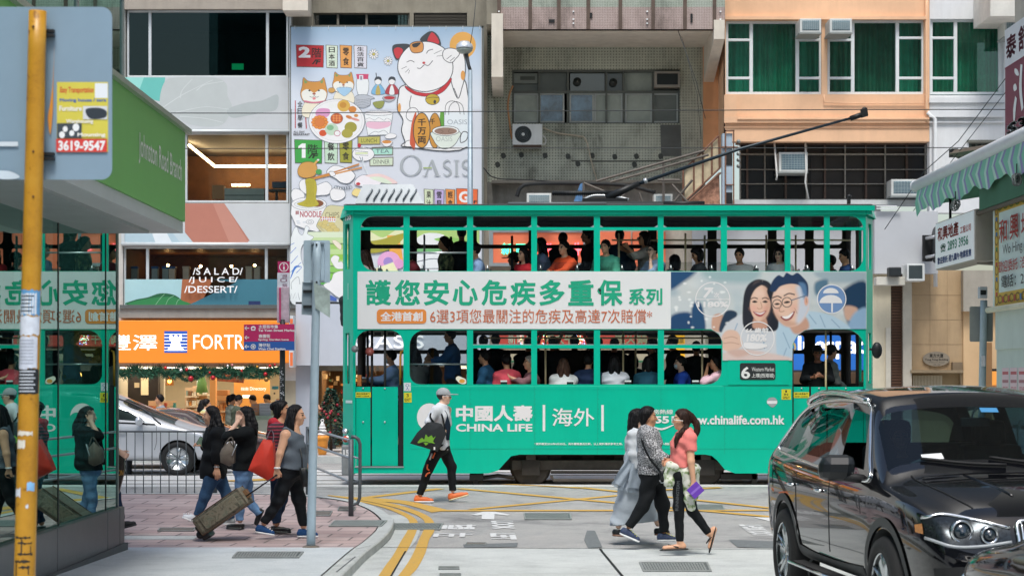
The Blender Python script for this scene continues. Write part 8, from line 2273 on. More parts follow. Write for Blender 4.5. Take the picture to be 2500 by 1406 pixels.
  F.cap(H+f*.086*q-w*.062*q+l*.016,H+f*.086*q-w*.062*q-l*.016,.010*q,.010*q,.006)
  for e in 'nf':
   if e in hands and 'wr_'+e in J:s.hand(F,e,hands[e])
   if e in bare and 'toe_'+e in J:F.cap(J['heel_'+e]+UPV*.03,J['toe_'+e]+UPV*.018,.032,.026,.015);F.cap(J['an_'+e],J['heel_'+e]+UPV*.03,.034,.03,.02)
  V,Q=F.mesh();c=V[Q].mean(1)-H;a,b,z=c@l/q,c@f/q,c@w/q;fm=np.zeros(len(Q),int)
  eye=(np.abs(np.abs(a)-.031)<.015)&(np.abs(z-.006)<.0075)&(b>.05);brow=(np.abs(np.abs(a)-.032)<.021)&(np.abs(z-.031)<.0055)&(b>.05);lip=(np.abs(a)<.024)&(np.abs(z+.063)<.009)&(b>.06)
  fm[eye|brow]=1;fm[lip]=2
  np_mesh("body",V,Q,[s.skin,DARKF,LIPM],s.t,fm);return s
 def wE(s,name,mat,parts,infl=.012,cuts=(),extra=(),wr=.004,ends={},seed=0,h=None,bust=False,hollow=None,k=None):
  """A garment over some of the body's parts. ends = {part: fraction} stops a sleeve or leg there; cuts trim it by planes."""
  pts,P_=[],[]
  for n in parts:
   if n not in s.pr:continue
   a,c,ra,rb,sq,kk=s.pr[n];fl=infl.get(n,infl.get('*',.012))if isinstance(infl,dict)else infl;cc=[]
   if n in ends:
    d=c-a;L=np.linalg.norm(d);d=d/max(L,1e-9);cc=[(a+d*L*ends[n],d)]
   P_.append((a,c,ra,rb,k if k is not None else kk,sq,cc,fl));pts+=[a,c]
  for q in extra:pts+=[q[0],q[1]]
  lo,hi=s.bounds(pts,.22);F=Field(lo,hi,h or s.h*1.1)
  for(a,c,ra,rb,kk,sq,cc,fl)in P_:F.cap(a,c,ra,rb,kk,sq,cc,fl)
  for q in extra:F.cap(q[0],q[1],q[2],q[3],q[4]if len(q)>4 else .03,q[5]if len(q)>5 else None)
  if bust and 'bust' in s.J:
   for sg in(-1,1):F.ell(s.J['bust']+s.lt*.065*sg*s.u,(s.lt,s.fw,UPV),(.06*s.u,.055*s.u,.06*s.u),.04,infl=.012)
  if wr:F.f-=np.float32(wr*.5);F.folds(wr*.9,s.sd+seed+len(name))
  for(p,n)in cuts:F.cut(p,n)
  r=F.mesh()
  return np_mesh(name,r[0],r[1],[mat],s.t)if r else None
 def hair(s,mat,kind='short',locks=(),vol=.014,line=.012,bun=None,h=None,nape=True):
  """Cap of hair with a hairline, plus locks: (points, radius start, radius end)."""
  H,f,l,w=s.J['head'],s.hf,s.lt,s.hu;q=.92*s.u;pts=[H+UPV*.12,H-UPV*.12]+[x for k in locks for x in k[0]];lo,hi=s.bounds(pts,.14);F=Field(lo,hi,h or s.h)
  nrm=f*.80-w*.62;nrm=nrm/np.linalg.norm(nrm)
  cuts=[(H+nrm*line,nrm)]
  if kind=='short':cuts.append((H-w*.075*q,-w))
  F.ell(H+w*.034*q-f*.014*q,(l,f,w),(.076*q,.096*q,.094*q),.01,infl=vol,cuts=cuts)
  if kind!='short':F.ell(H-w*.02*q-f*.03*q,(l,f,w),(.076*q,.07*q,.10*q),.02,infl=vol*.8,cuts=[(H+nrm*line,nrm)])
  for(p,r0,r1)in locks:
   p=[v3(x)for x in sP(p,False,3)];m=len(p)
   if r0>.03 and kind=='long':
    rg=random.Random(s.sd+len(p))
    for _ in range(5):
     o=np.array([rg.uniform(-.035,.035),rg.uniform(-.03,.03),rg.uniform(-.05,.01)])
     for i in range(m//3,m-1):F.cap(p[i]+o,p[i+1]+o*1.3,r0*.5*(1-i/m)+.008,r0*.5*(1-(i+1)/m)+.006,.006)
   for i in range(m-1):F.cap(p[i],p[i+1],r0+(r1-r0)*i/(m-1),r0+(r1-r0)*(i+1)/(m-1),.018)
  an=np.arctan2(F.ax[1][None,:,None]-H[1],F.ax[0][:,None,None]-H[0]);F.f+=(.0028*np.sin(an*23+1.5*np.sin(F.ax[2][None,None,:]*21))+.002*np.sin(an*41+F.ax[2][None,None,:]*30)).astype(np.float32)
  r=F.mesh()
  if r:np_mesh("hair",r[0],r[1],[mat],s.t)
  return s
 def shoe(s,e,mat,sole,hgt=.055,w=.040,sole_h=.018,name="shoe",lace=None):
  he,to,an=s.J['heel_'+e],s.J['toe_'+e],s.J['an_'+e];d=to-he;d=d/np.linalg.norm(d);up=an-he;up=up-d*(up@d);up=up/np.linalg.norm(up)
  lo,hi=s.bounds([he,to,an],.12);F=Field(lo,hi,.006)
  F.cap(he+up*.045+d*.03,to+up*.03-d*.035,.040,.033,.02);F.cap(he+up*.05+d*.03,he+up*(.05+hgt)+d*.045,.040,.040,.03);F.cap(he+up*.06+d*.06,to-d*.1+up*.045,.04,.035,.02)
  F.cut(he+up*.012,-up);F.cut(he+up*(.055+hgt),up);r=F.mesh();o=np_mesh(name,r[0],r[1],[mat],s.t)
  F=Field(lo,hi,.006);F.cap(he+up*.012+d*.032,to+up*.012-d*.038,.046,.042,0,(up,2.3));F.cut(he+up*.0,-up);r=F.mesh();np_mesh("sole",r[0],r[1],[sole],o)
  if lace:
   mb=MB();sd=np.cross(d,up)
   for k in range(4):c=he+d*(.10+.028*k)+up*(.094-.012*k);mb.tube([c-sd*.026,c+up*.008,c+sd*.026],.005,lace,5)
   mb.bD("lace",o)
  return o
def strap(name,parent,pts,w,mat,flat=None):
 mb=MB();mb.tube(sP([tuple(q)for q in pts],False,5),w,mat,6);return mb.bD(name,parent)
def slab(mp,outline,d0,d1,mat,bulge=.03,name="bag",parent=None,n=9):
 """A soft bag: an outline filled with a grid, its faces bulging outwards in the middle."""
 mb=MB();o=[np.array(q,float)for q in outline];m=len(o);c=sum(o)/m;rings=[1,.86,.6,.3]
 for sgn,d in((1,d0),(-1,d1)):
  vs=[]
  for r in rings:
   for q in o:
    p=c+(q-c)*r;vs.append(mp(p[0],p[1],d+sgn*bulge*(1-r**2)))
  vs.append(mp(c[0],c[1],d+sgn*bulge));fs=[]
  for i in range(len(rings)-1):
   for k in range(m):fs.append((i*m+k,i*m+(k+1)%m,(i+1)*m+(k+1)%m,(i+1)*m+k))
  l=(len(rings)-1)*m;fs+=[(l+k,l+(k+1)%m,len(vs)-1)for k in range(m)]
  mb.add(vs,fs if sgn>0 else[tuple(reversed(f))for f in fs],mat,True)
 vs=[mp(q[0],q[1],d0)for q in o]+[mp(q[0],q[1],d1)for q in o];mb.add(vs,[(k,(k+1)%m,m+(k+1)%m,m+k)for k in range(m)],mat,False)
 return mb
def px_plane(Y):return lambda x,y,d:P(x,y,Y)+Vector((0,-d,0))
def dN(pts,n=4):
 out=[]
 for i in range(len(pts)):
  a,b=np.array(pts[i],float),np.array(pts[(i+1)%len(pts)],float);out+=[tuple(a+(b-a)*k/n)for k in range(n)]
 return out
 # ------------------------------------------------------------------ the walkers
BLK=cL('#14171a',var=.2);JEAN=cL('#33506f',var=.25,scale=12);JEANL=cL('#6d93bd',var=.25,scale=10);JEAND=cL('#22344c',var=.25);M_SOLEW=C('#dfe2e4',.5,var=.06);M_LEATH=C('#16181a',.35,var=.12)
 # man with grey cap
p=Pn("man in a grey cap striding past the tram with a black tote bag",28.9,dict(head=(1084,968,0),neck=(1077,990,0),chest=(1076,1016,0),waist=(1075,1056,0),pelvis=(1075,1088,0),sh_n=(1065,1004,-.17),el_n=(1046,1030,-.22),wr_n=(1070,1049,-.20),sh_f=(1088,1004,.17),el_f=(1092,1034,.2),wr_f=(1093,1012,.12),hip_n=(1070,1094,-.09),kn_n=(1045,1146,-.08),an_n=(1026,1206,-.07),heel_n=(1013,1226,-.07),toe_n=(1059,1226,-.08),hip_f=(1081,1094,.09),kn_f=(1102,1138,.09),an_f=(1105,1196,.08),heel_f=(1098,1222,.08),toe_f=(1145,1209,.08)),0,h=.0075,u=1.05,fem=False,skin=SKINL)
p.body({'n':((1,-.1,-.1),(0,-.3,1),55,1,1),'f':((.2,-.3,1),(1,0,0),70,-1)})
p.wE("shirt",cL('#cfd5da',var=.08),('chest','belly','upper','shoulder_n','shoulder_f','uarm_n','uarm_f','farm_f'),{'*':.020,'uarm_n':.016},ends={'farm_f':.8},cuts=[(p.px(0,1098),(0,0,-1)),(p.px(1078,984),(.3,0,1))],wr=.008)
p.wE("trousers",cL('#16191c',.7),('belly','thigh_n','thigh_f','shin_n','shin_f'),{'*':.016,'shin_n':.014,'shin_f':.014},cuts=[(p.px(0,1083),(0,0,1))],ends={'shin_n':1.0,'shin_f':1.0},wr=.008)
p.hair(C('#2a2422',.6,var=.1),vol=.005)
H,f,l,w=p.J['head'],p.hf,p.lt,p.hu
F=Field(*p.bounds([H+UPV*.15,H-UPV*.05,H+f*.2],.1),.006);F.ell(H+w*.04-f*.012,(l,f,w),(.088,.11,.098),0,cuts=[(H+w*.028,-w)]);F.cap(H+w*.036+f*.08,H+w*.034+f*.165,.07,.062,.004,(w,8));r=F.mesh();np_mesh("cap",r[0],r[1],[cL('#9ea3a6',var=.12)],p.t)
mb=MB();mb.tube([H+f*.105-l*.05+w*.012,H+f*.09-l*.075+w*.014,H-f*.01-l*.082+w*.01],.0045,C('#e6e6e2',.4),6);mb.oB(H+f*.103-l*.035+w*.005,tuple(l*.022),tuple(f*.004),tuple(w*.013),M_BLK);mb.oB(H+f*.103+l*.035+w*.005,tuple(l*.022),tuple(f*.004),tuple(w*.013),M_BLK);mb.bD("glasses",p.t)
OR_=C('#f0703a',.55,var=.1,gain=1.2);p.shoe('n',OR_,M_SOLEW,name="running_shoe",lace=C('#f79a6a'));p.shoe('f',OR_,C('#d8d0a8',.5),name="running_shoe",lace=C('#f79a6a'))
a=Art(px_plane(28.9-.165),d=0)
mb=MB()
for q,c in(([(1062,1104),(1056,1118)],'#e8693a'),([(1055,1106),(1049,1122)],'#cfd3d5'),([(1044,1133),(1043,1143),(1048,1148)],'#e8693a'),([(1050,1153),(1043,1156),(1039,1163)],'#e8693a')):mb.tube([p.px(x,y,-.20 if y<1130 else-.168)for x,y in sP(q,False,4)],.012,C(c,.6),5)
mb.bD("leg_stripe",p.t)
mb=slab(px_plane(28.9-.32),dN([(1044,1030),(1062,1030),(1078,1034),(1090,1058),(1080,1080),(1068,1102),(1036,1092),(1001,1082),(1018,1056)]),.03,-.06,C('#23272a',.45,var=.2,scale=6,bump=.4,bscale=14),.025);tb=tag(mb.bD("tote_bag",None),"black tote bag with a green splash print under the capped man's arm","bag")
a=Art(px_plane(28.9-.32),d=.062);a.blob([(1020,1080),(1030,1068),(1036,1072),(1040,1060),(1046,1066),(1054,1062),(1058,1068),(1064,1064),(1058,1076),(1062,1082),(1050,1080),(1040,1086),(1034,1080)],'#6ea82e');a.line([(1022,1082),(1040,1078),(1054,1084)],2,'#23272a');a.rect(1059,1090,1063,1097,'#dfe3e6');a.bD("green_print",tb)
for q in([(1060,1032,-.3),(1050,1014,-.26),(1064,999,-.16),(1076,1003,-.12)],[(1086,1050,-.3),(1080,1016,-.22),(1068,996,-.1),(1078,992,0)]):strap("strap",tb,[p.px(*x)for x in q],.014,BLK)
mb=slab(px_plane(28.9-.1),dN([(1086,1000),(1092,1008),(1100,1040),(1097,1074),(1088,1074),(1084,1040)]),.04,-.1,cL('#1c2836',var=.25),.03);tag(mb.bD("folded_jacket",None),"dark navy jacket hanging in front of the capped man's chest","jacket")

 # three women on the right
Y_=22.95
q=Pn("woman with long black hair in a pale grey dress under a fringed shawl",Y_,dict(head=(1559,1022,0),neck=(1555,1048,0),chest=(1553,1078,0),waist=(1551,1122,0),pelvis=(1551,1160,0),bust=(1562,1086,0),sh_n=(1549,1062,-.15),el_n=(1546,1110,-.19),wr_n=(1562,1146,-.2),sh_f=(1560,1062,.15),el_f=(1566,1108,.18),wr_f=(1580,1140,.18),hip_n=(1550,1165,-.08),kn_n=(1528,1225,-.07),an_n=(1510,1284,-.06),heel_n=(1497,1308,-.06),toe_n=(1540,1311,-.08),hip_f=(1556,1165,.08),kn_f=(1585,1225,.07),an_f=(1606,1278,.06),heel_f=(1600,1306,.06),toe_f=(1636,1304,.05)),0,h=.0075,u=.98,skin=SKINL)
q.body({'n':((.5,-.1,-1),(.3,1,0),40,1),'f':((.5,0,-1),(.3,1,0),40,1)})
q.wE("blouse",cL('#c3c9cf',var=.1),('chest','belly','upper','shoulder_n','shoulder_f','uarm_n','uarm_f','farm_n','farm_f'),.022,cuts=[(q.px(0,1146),(0,0,-1)),(q.px(1557,1046),(.3,0,1))],wr=.01,ends={'farm_n':.8,'farm_f':.8},bust=True)
q.wE("long_skirt",cL('#a3adb6',var=.12),(),extra=[(q.px(1551,1140),q.px(1550,1175),.12,.16,.05),(q.px(1550,1165),q.px(1516,1274),.14,.12,.08),(q.px(1552,1165),q.px(1585,1280),.14,.125,.08),(q.px(1551,1170),q.px(1550,1278),.14,.16,.08)],cuts=[(q.px(1540,1277),(.12,0,-1)),(q.px(0,1136),(0,0,1))],wr=.022,h=.009)
q.hair(HBLK,'long',locks=[([q.px(1548,1012,-.03),q.px(1540,1050,-.07),q.px(1535,1090,-.08)],.06,.016),([q.px(1553,1015,-.08),q.px(1551,1050,-.1),q.px(1556,1074,-.12)],.035,.012),([q.px(1546,1015,.03),q.px(1540,1055,.04),q.px(1538,1085,.02)],.06,.02)],line=.02)
q.shoe('n',M_LEATH,C('#7d5a48',.5),.03);q.shoe('f',M_LEATH,C('#7d5a48',.5),.03)
M_SHAWL=cL('#99a5b1',var=.14,scale=12)
def rB(pts_a,pts_b,Y,d,mat,wave=.015,n=8):
 """A hanging cloth between two edges, rippled in depth."""
 A,B=sP(pts_a,False,6),sP(pts_b,False,6);mb=MB();m=len(A)
 for sgn in(0,1):
  vs=[]
  for i in range(m):
   for k in range(n+1):
    t=k/n;x,y=A[i][0]+(B[i][0]-A[i][0])*t,A[i][1]+(B[i][1]-A[i][1])*t;vs.append(P(x,y,Y+d)+Vector((0,wave*math.sin(t*9+i*.25)+sgn*.012,0)))
  fs=[(i*(n+1)+k,i*(n+1)+k+1,(i+1)*(n+1)+k+1,(i+1)*(n+1)+k)for i in range(m-1)for k in range(n)]
  mb.add(vs,fs if sgn==0 else[tuple(reversed(f))for f in fs],mat,True)
 return mb
mb=rB([(1540,1062),(1530,1100),(1524,1128),(1510,1150),(1496,1176)],[(1556,1060),(1552,1100),(1544,1135),(1535,1160),(1522,1190)],Y_,-.21,M_SHAWL)
mb2=rB([(1548,1062),(1545,1110),(1538,1150),(1532,1190)],[(1566,1066),(1570,1110),(1570,1150),(1566,1192)],Y_,-.23,M_SHAWL)
sh=mb.bD("shawl",None);tag(sh,"grey fringed shawl hanging from the long-haired woman's shoulders","shawl");mb2.bD("front_panel",sh)
mb=MB();rng=random.Random(2)
for k in range(16):
 t_=k/15;x,y=1496+26*t_,1176+14*t_;mb.tube([P(x,y-1,Y_-.205),P(x-2,y+4,Y_-.2),P(x-2+rng.uniform(-2,2),y+8,Y_-.2)],.0035,M_SHAWL,4)
 x,y=1532+34*t_,1190+2*t_;mb.tube([P(x,y-1,Y_-.225),P(x-1,y+5,Y_-.22),P(x-1+rng.uniform(-2,2),y+11,Y_-.22)],.0035,M_SHAWL,4)
mb.bD("fringe",sh)

Y_=22.3
p=Pn("short-haired woman in a crackle-patterned grey jacket and black trousers with a crossbody bag",Y_,dict(head=(1583,1018,0),neck=(1580,1044,0),chest=(1585,1074,0),waist=(1587,1120,0),pelvis=(1589,1158,0),bust=(1598,1086,0),sh_n=(1583,1062,-.16),el_n=(1602,1110,-.22),wr_n=(1630,1124,-.30),sh_f=(1592,1062,.15),el_f=(1604,1105,.2),wr_f=(1620,1130,.12),hip_n=(1588,1168,-.085),kn_n=(1570,1236,-.08),an_n=(1536,1284,-.07),heel_n=(1514,1304,-.06),toe_n=(1560,1324,-.08),hip_f=(1601,1168,.085),kn_f=(1618,1234,.08),an_f=(1621,1296,.08),heel_f=(1607,1321,.08),toe_f=(1651,1321,.06)),0,h=.0075,u=1.0,bD=1.0,skin=SKIN2)
p.body({'n':((1,-.2,-.25),(0,.3,1),50,1),'f':((1,-.2,-.1),(0,.3,1),50,1)})
def crackle(nt,tc):
 v=N(nt,"TexVoronoi",Scale=42.0,feature='DISTANCE_TO_EDGE');n=N(nt,"TexNoise",Scale=9.0,Detail=3.0);mx=N(nt,"Mix",data_type='RGBA');mx.inputs[0].default_value=.06
 nt.links.new(tc.outputs["Object"],n.inputs["Vector"]);nt.links.new(tc.outputs["Object"],mx.inputs[6]);nt.links.new(n.outputs[1],mx.inputs[7]);nt.links.new(mx.outputs[2],v.inputs["Vector"])
 return ramp(nt,v.outputs[0],[(.03,(.02,.021,.024)),(.12,(.38,.39,.41)),(.3,(.58,.59,.61))])
p.wE("jacket",nM("crackle_print",crackle,.8),('chest','belly','upper','shoulder_n','shoulder_f','uarm_n','uarm_f','farm_n','farm_f'),{'*':.028,'belly':.034},ends={'farm_n':.92,'farm_f':.9},cuts=[(p.px(0,1157),(0,0,-1)),(p.px(1584,1038),(.4,0,1))],wr=.012,bust=True)
p.wE("trousers",cL('#16191c',.75),('belly','thigh_n','thigh_f','shin_n','shin_f'),{'*':.016,'shin_n':.014,'shin_f':.014},cuts=[(p.px(0,1150),(0,0,1))],ends={'shin_n':1.0,'shin_f':1.0},wr=.016)
p.hair(HBLK,'mid',locks=[([p.px(1572,1010,-.05),p.px(1570,1032,-.05)],.05,.03),([p.px(1574,1010,.05),p.px(1571,1034,.03)],.05,.03)],line=.002,vol=.016)
SH2=C('#33405e',.6,var=.35,scale=40)
for e in 'nf':p.shoe(e,SH2,M_SOLEW,.04,lace=C('#c3cf5a'),name="sneaker")
mb=slab(px_plane(Y_-.30),dN([(1609,1146),(1620,1144),(1626,1160),(1624,1172),(1612,1172)]),.03,-.05,M_LEATH,.02);cb=tag(mb.bD("crossbody_bag",None),"small black crossbody bag at the hip of the woman in the patterned jacket","bag")
strap("strap",cb,[p.px(*x)for x in((1566,1066,-.12),(1570,1084,-.24),(1586,1118,-.29),(1612,1150,-.31))],.014,BLK);strap("cord",cb,[p.px(*x)for x in((1610,1172,-.3),(1616,1178,-.3),(1624,1174,-.31),(1632,1164,-.3))],.007,C('#c3c8cc',.4))

Y_=21.5
p=Pn("woman in a coral shirt and flip flops walking left with a purple purse",Y_,dict(head=(1664,1024,0),neck=(1672,1050,0),chest=(1670,1080,0),waist=(1664,1122,0),pelvis=(1664,1152,0),bust=(1652,1090,0),sh_n=(1684,1070,-.15),el_n=(1687,1126,-.21),wr_n=(1693,1174,-.22),sh_f=(1668,1070,.15),el_f=(1652,1114,.2),wr_f=(1638,1130,.1),hip_n=(1660,1160,-.085),kn_n=(1657,1238,-.08),an_n=(1660,1322,-.07),heel_n=(1668,1339,-.07),toe_n=(1622,1341,-.09),hip_f=(1670,1162,.085),kn_f=(1690,1246,.08),an_f=(1731,1301,.08),heel_f=(1743,1298,.08),toe_f=(1733,1338,.08)),180,h=.0075,u=1.0,skin=SKIN)
p.body({'n':((.25,-.2,-1),(1,.3,.2),50,-1,-1),'f':((-1,-.3,0),(0,.3,1),50,1,-1)},bare='nf')
p.wE("coral_shirt",cL('#e2827c',var=.08),('chest','belly','upper','shoulder_n','shoulder_f','uarm_n','uarm_f'),.018,ends={'uarm_n':.56,'uarm_f':.56},cuts=[(p.px(0,1140),(0,0,-1)),(p.px(1668,1048),(-.35,0,1))],wr=.01,bust=True)
p.wE("leggings",cL('#131619',.7),('belly','thigh_n','thigh_f','shin_n','shin_f'),.008,cuts=[(p.px(0,1132),(0,0,1))],ends={'shin_n':.98,'shin_f':.98},wr=.004)
p.hair(HDBR,'mid',locks=[([p.px(1682,1012,0),p.px(1690,1020,0),p.px(1700,1034,0),p.px(1702,1050,0),p.px(1694,1066,-.01)],.035,.03),([p.px(1676,1042,-.08),p.px(1664,1054,-.15),p.px(1652,1066,-.17),p.px(1648,1090,-.17)],.03,.012),([p.px(1668,1050,-.1),p.px(1654,1070,-.17),p.px(1650,1082,-.17)],.03,.012)],line=.012,vol=.010)
H,f,l,w=p.J['head'],p.hf,p.lt,p.hu;mb=MB();mb.tube([H+f*.10+l*.05+w*.004,H+f*.085+l*.078+w*.0,H-f*.01+l*.084-w*.012],.005,C('#e8e6dd',.4),6);mb.oB(H+f*.100+l*.034+w*.004,tuple(l*.024),tuple(f*.004),tuple(w*.014),C('#4a2f2c',.2));mb.bD("glasses",p.t)
for e in 'nf':
 he,to,an=p.J['heel_'+e],p.J['toe_'+e],p.J['an_'+e];d=(to-he)/np.linalg.norm(to-he);up=an-he;up=up-d*(up@d);up=up/np.linalg.norm(up);F=Field(*p.bounds([he,to],.1),.006);F.cap(he-d*.02-up*.004,to+d*.012-up*.004,.046,.046,0,(up,4));r=F.mesh();o=np_mesh("flip_flop",r[0],r[1],[M_LEATH],p.t);sd=np.cross(d,up);mb=MB();c=he+d*.06+up*.02;mb.tube([c+sd*.045,to-d*.05+up*.052,c-sd*.045],.007,M_LEATH,6);mb.bD("strap",o)
def leafprint(nt,tc):
 n=N(nt,"TexNoise",Scale=17.0,Detail=3.0);v=N(nt,"TexVoronoi",Scale=20.0);nt.links.new(tc.outputs["Object"],n.inputs["Vector"]);nt.links.new(n.outputs[1],v.inputs["Vector"]);return ramp(nt,n.outputs[0],[(.36,(.10,.17,.07)),(.44,(.33,.42,.22)),(.5,(.62,.66,.55)),(.6,(.70,.72,.64))])
M_TIE=nM("leaf_print",leafprint,.85)
ex=[(p.px(1640,1142,-.1),p.px(1690,1146,-.12),.07,.06,.04),(p.px(1640,1142,.1),p.px(1690,1146,.1),.07,.06,.04),(p.px(1636,1144,-.1),p.px(1634,1180,-.12),.05,.045,.03,(np.array((0,1.,0)),1.5)),(p.px(1680,1146,-.14),p.px(1687,1232,-.16),.075,.05,.03,(np.array((0,1.,0)),1.8)),(p.px(1672,1150,-.12),p.px(1672,1200,-.13),.06,.02,.03),(p.px(1690,1148,.05),p.px(1693,1210,.03),.07,.05,.03)]
p.wE("tied_shirt",M_TIE,(),extra=ex,wr=.022,h=.008)
a=Art(px_plane(Y_-.19),d=0);a.text("RUNNINGTEAM",0,0,1,1,C('#4a4f52',.6),.02,mpf=lambda x,y:(1648+8*(1-(1-y))*1.0+4*(x),1246-x*72));a.bD("leg_lettering",p.t)
mb=MB();h_=p.px(1698,1196,-.26);mb.oB(h_,(.055,0,.05),(0,.016,0),(-.045,0,.05),C('#6a3fae',.4,var=.06));mb.oB(h_+np.array((-.0,-.017,.0)),(.05,0,.045),(0,.002,0),(-.008,0,.009),C('#8d6acb',.4));tag(mb.bD("purse",None,bevel=.008),"purple purse in the hand of the woman in the coral shirt","purse")
mb=slab(px_plane(Y_+.1),dN([(1692,1128),(1704,1132),(1711,1142),(1706,1152),(1694,1150)]),.04,-.06,C('#b9bfb8',.5,var=.15),.03);tag(mb.bD("waist_bag",None),"pale small bag showing behind the coral shirted woman's back","bag")

 # four women on the left with luggage
Y_=24.6
p=Pn("long-haired woman in a black cardigan and jeans looking left, white trainer forward",Y_,dict(head=(515,1015,0),neck=(522,1040,0),chest=(523,1070,0),waist=(521,1116,0),pelvis=(524,1152,0),bust=(510,1080,0),sh_n=(532,1058,-.16),el_n=(530,1104,-.21),wr_n=(529,1142,-.21),sh_f=(516,1058,.15),el_f=(506,1092,.2),wr_f=(498,1090,.1),hip_n=(520,1162,-.085),kn_n=(499,1212,-.08),an_n=(483,1256,-.07),heel_n=(478,1276,-.07),toe_n=(444,1264,-.07),hip_f=(532,1162,.085),kn_f=(555,1208,.08),an_f=(563,1264,.08),heel_f=(572,1280,.08),toe_f=(546,1281,.08)),180,h=.0075,u=1.02,bD=1.0,skin=SKIN)
p.body({'n':((.15,-.1,-1),(1,.2,0),28,-1,-1),'f':((-.8,-.1,.5),(0,1,0),50,-1)})
p.wE("cardigan",cL('#14171a',var=.2),('chest','belly','upper','shoulder_n','shoulder_f','uarm_n','uarm_f','farm_n','farm_f'),{'*':.024,'belly':.03},ends={'farm_n':.78,'farm_f':.8},cuts=[(p.px(0,1168),(0,0,-1)),(p.px(519,1038),(-.3,0,1))],extra=[(p.px(516,1140,0),p.px(514,1166,0),.14,.14,.05)],wr=.012,bust=True)
p.wE("jeans",JEAN,('belly','thigh_n','thigh_f','shin_n','shin_f'),.014,ends={'shin_n':1.0,'shin_f':1.0},cuts=[(p.px(0,1148),(0,0,1))],wr=.012)
p.hair(HBLK,'long',locks=[([p.px(526,1008,-.04),p.px(537,1040,-.12),p.px(545,1068,-.15)],.055,.012),([p.px(524,1010,.04),p.px(536,1045,.05),p.px(540,1070,.03)],.055,.02),([p.px(520,1020,-.075),p.px(512,1048,-.14),p.px(503,1078,-.17)],.03,.01),([p.px(522,1030,-.06),p.px(532,1056,-.16),p.px(538,1076,-.19)],.045,.012)],line=-.004)
p.shoe('n',C('#d7dde2',.5,var=.05),M_SOLEW,.035,lace=M_SOLEW,name="trainer");p.shoe('f',C('#9fa5a8',.5),M_SOLEW,.035,name="trainer")
mb=MB();mb.tube([p.px(529,1139,-.21)+np.array((.032*math.cos(q),.032*math.sin(q),0))for q in np.linspace(0,6.28,14,endpoint=False)],.008,M_METAL,6,True);mb.bD("bracelet",p.t)
mb=MB();h_=p.px(493,1079,.06);mb.oB(h_,(.05,0,-.03),(0,.008,0),(.03,0,.05),C('#20262a',.3));mb.oB(h_+np.array((0,-.009,0)),(.044,0,-.027),(0,.001,0),(.026,0,.044),C('#7f9a86',.2,var=.5,scale=20));tag(mb.bD("mobile_phone",None,bevel=.003),"phone held up in front of the cardigan woman by the railing","phone")

Y_=23.9
p=Pn("woman in a black jumper and light blue jeans shading her eyes with a raised hand",Y_,dict(head=(599,1016,0),neck=(604,1041,0),chest=(603,1070,0),waist=(598,1112,0),pelvis=(594,1148,0),bust=(590,1082,0),sh_n=(604,1056,-.16),el_n=(556,1064,-.27),wr_n=(580,1030,-.17),sh_f=(594,1056,.15),el_f=(588,1100,.2),wr_f=(580,1135,.16),hip_n=(592,1158,-.085),kn_n=(584,1214,-.08),an_n=(586,1270,-.07),heel_n=(594,1291,-.07),toe_n=(552,1291,-.08),hip_f=(599,1158,.085),kn_f=(606,1222,.08),an_f=(634,1254,.08),heel_f=(645,1247,.08),toe_f=(629,1284,.08)),186,h=.0075,u=1.0,bD=.95,skin=SKINL)
p.body({'n':((.12,.35,1),(1,.2,-.2),35,1,-1),'f':((0,0,-1),(0,1,0),40,1)})
p.wE("jumper",cL('#15191b',var=.18),('chest','belly','upper','shoulder_n','shoulder_f','uarm_n','uarm_f','farm_n','farm_f'),{'*':.022,'belly':.028},ends={'farm_n':.86,'farm_f':.9},cuts=[(p.px(0,1147),(0,0,-1)),(p.px(600,1039),(-.3,0,1))],extra=[(p.px(606,1060,-.12),p.px(612,1135,-.1),.07,.07,.04)],wr=.012,bust=True)
p.wE("jeans",JEANL,('belly','thigh_n','thigh_f','shin_n','shin_f'),.011,ends={'shin_n':.97,'shin_f':.97},cuts=[(p.px(0,1142),(0,0,1))],wr=.010)
p.hair(HBLK,'long',locks=[([p.px(608,1008,-.05),p.px(618,1036,-.1),p.px(621,1062,-.12)],.06,.02),([p.px(604,1016,-.085),p.px(606,1042,-.13),p.px(610,1056,-.15)],.035,.015),([p.px(608,1010,.05),p.px(618,1040,.05),p.px(618,1062,.03)],.06,.03)],line=-.004)
p.shoe('n',M_LEATH,M_LEATH,.012,name="flat_shoe");p.shoe('f',M_LEATH,M_LEATH,.012,name="flat_shoe")
mb=slab(px_plane(23.9-.34),dN([(543,1094),(560,1078),(574,1096),(572,1130),(560,1137),(540,1128),(538,1106)]),.05,-.08,C('#6f675c',.55,var=.25,scale=8,bump=.3,bscale=30),.04);hb=tag(mb.bD("handbag",None),"taupe handbag hanging between the two women in black","bag")
strap("handle",hb,[p.px(*x)for x in((546,1092,-.37),(556,1074,-.36),(566,1068,-.33),(572,1090,-.36))],.01,C('#4a443c',.5));strap("strap",hb,[p.px(*x)for x in((572,1096,-.36),(578,1084,-.37),(566,1112,-.42))],.006,M_METAL)

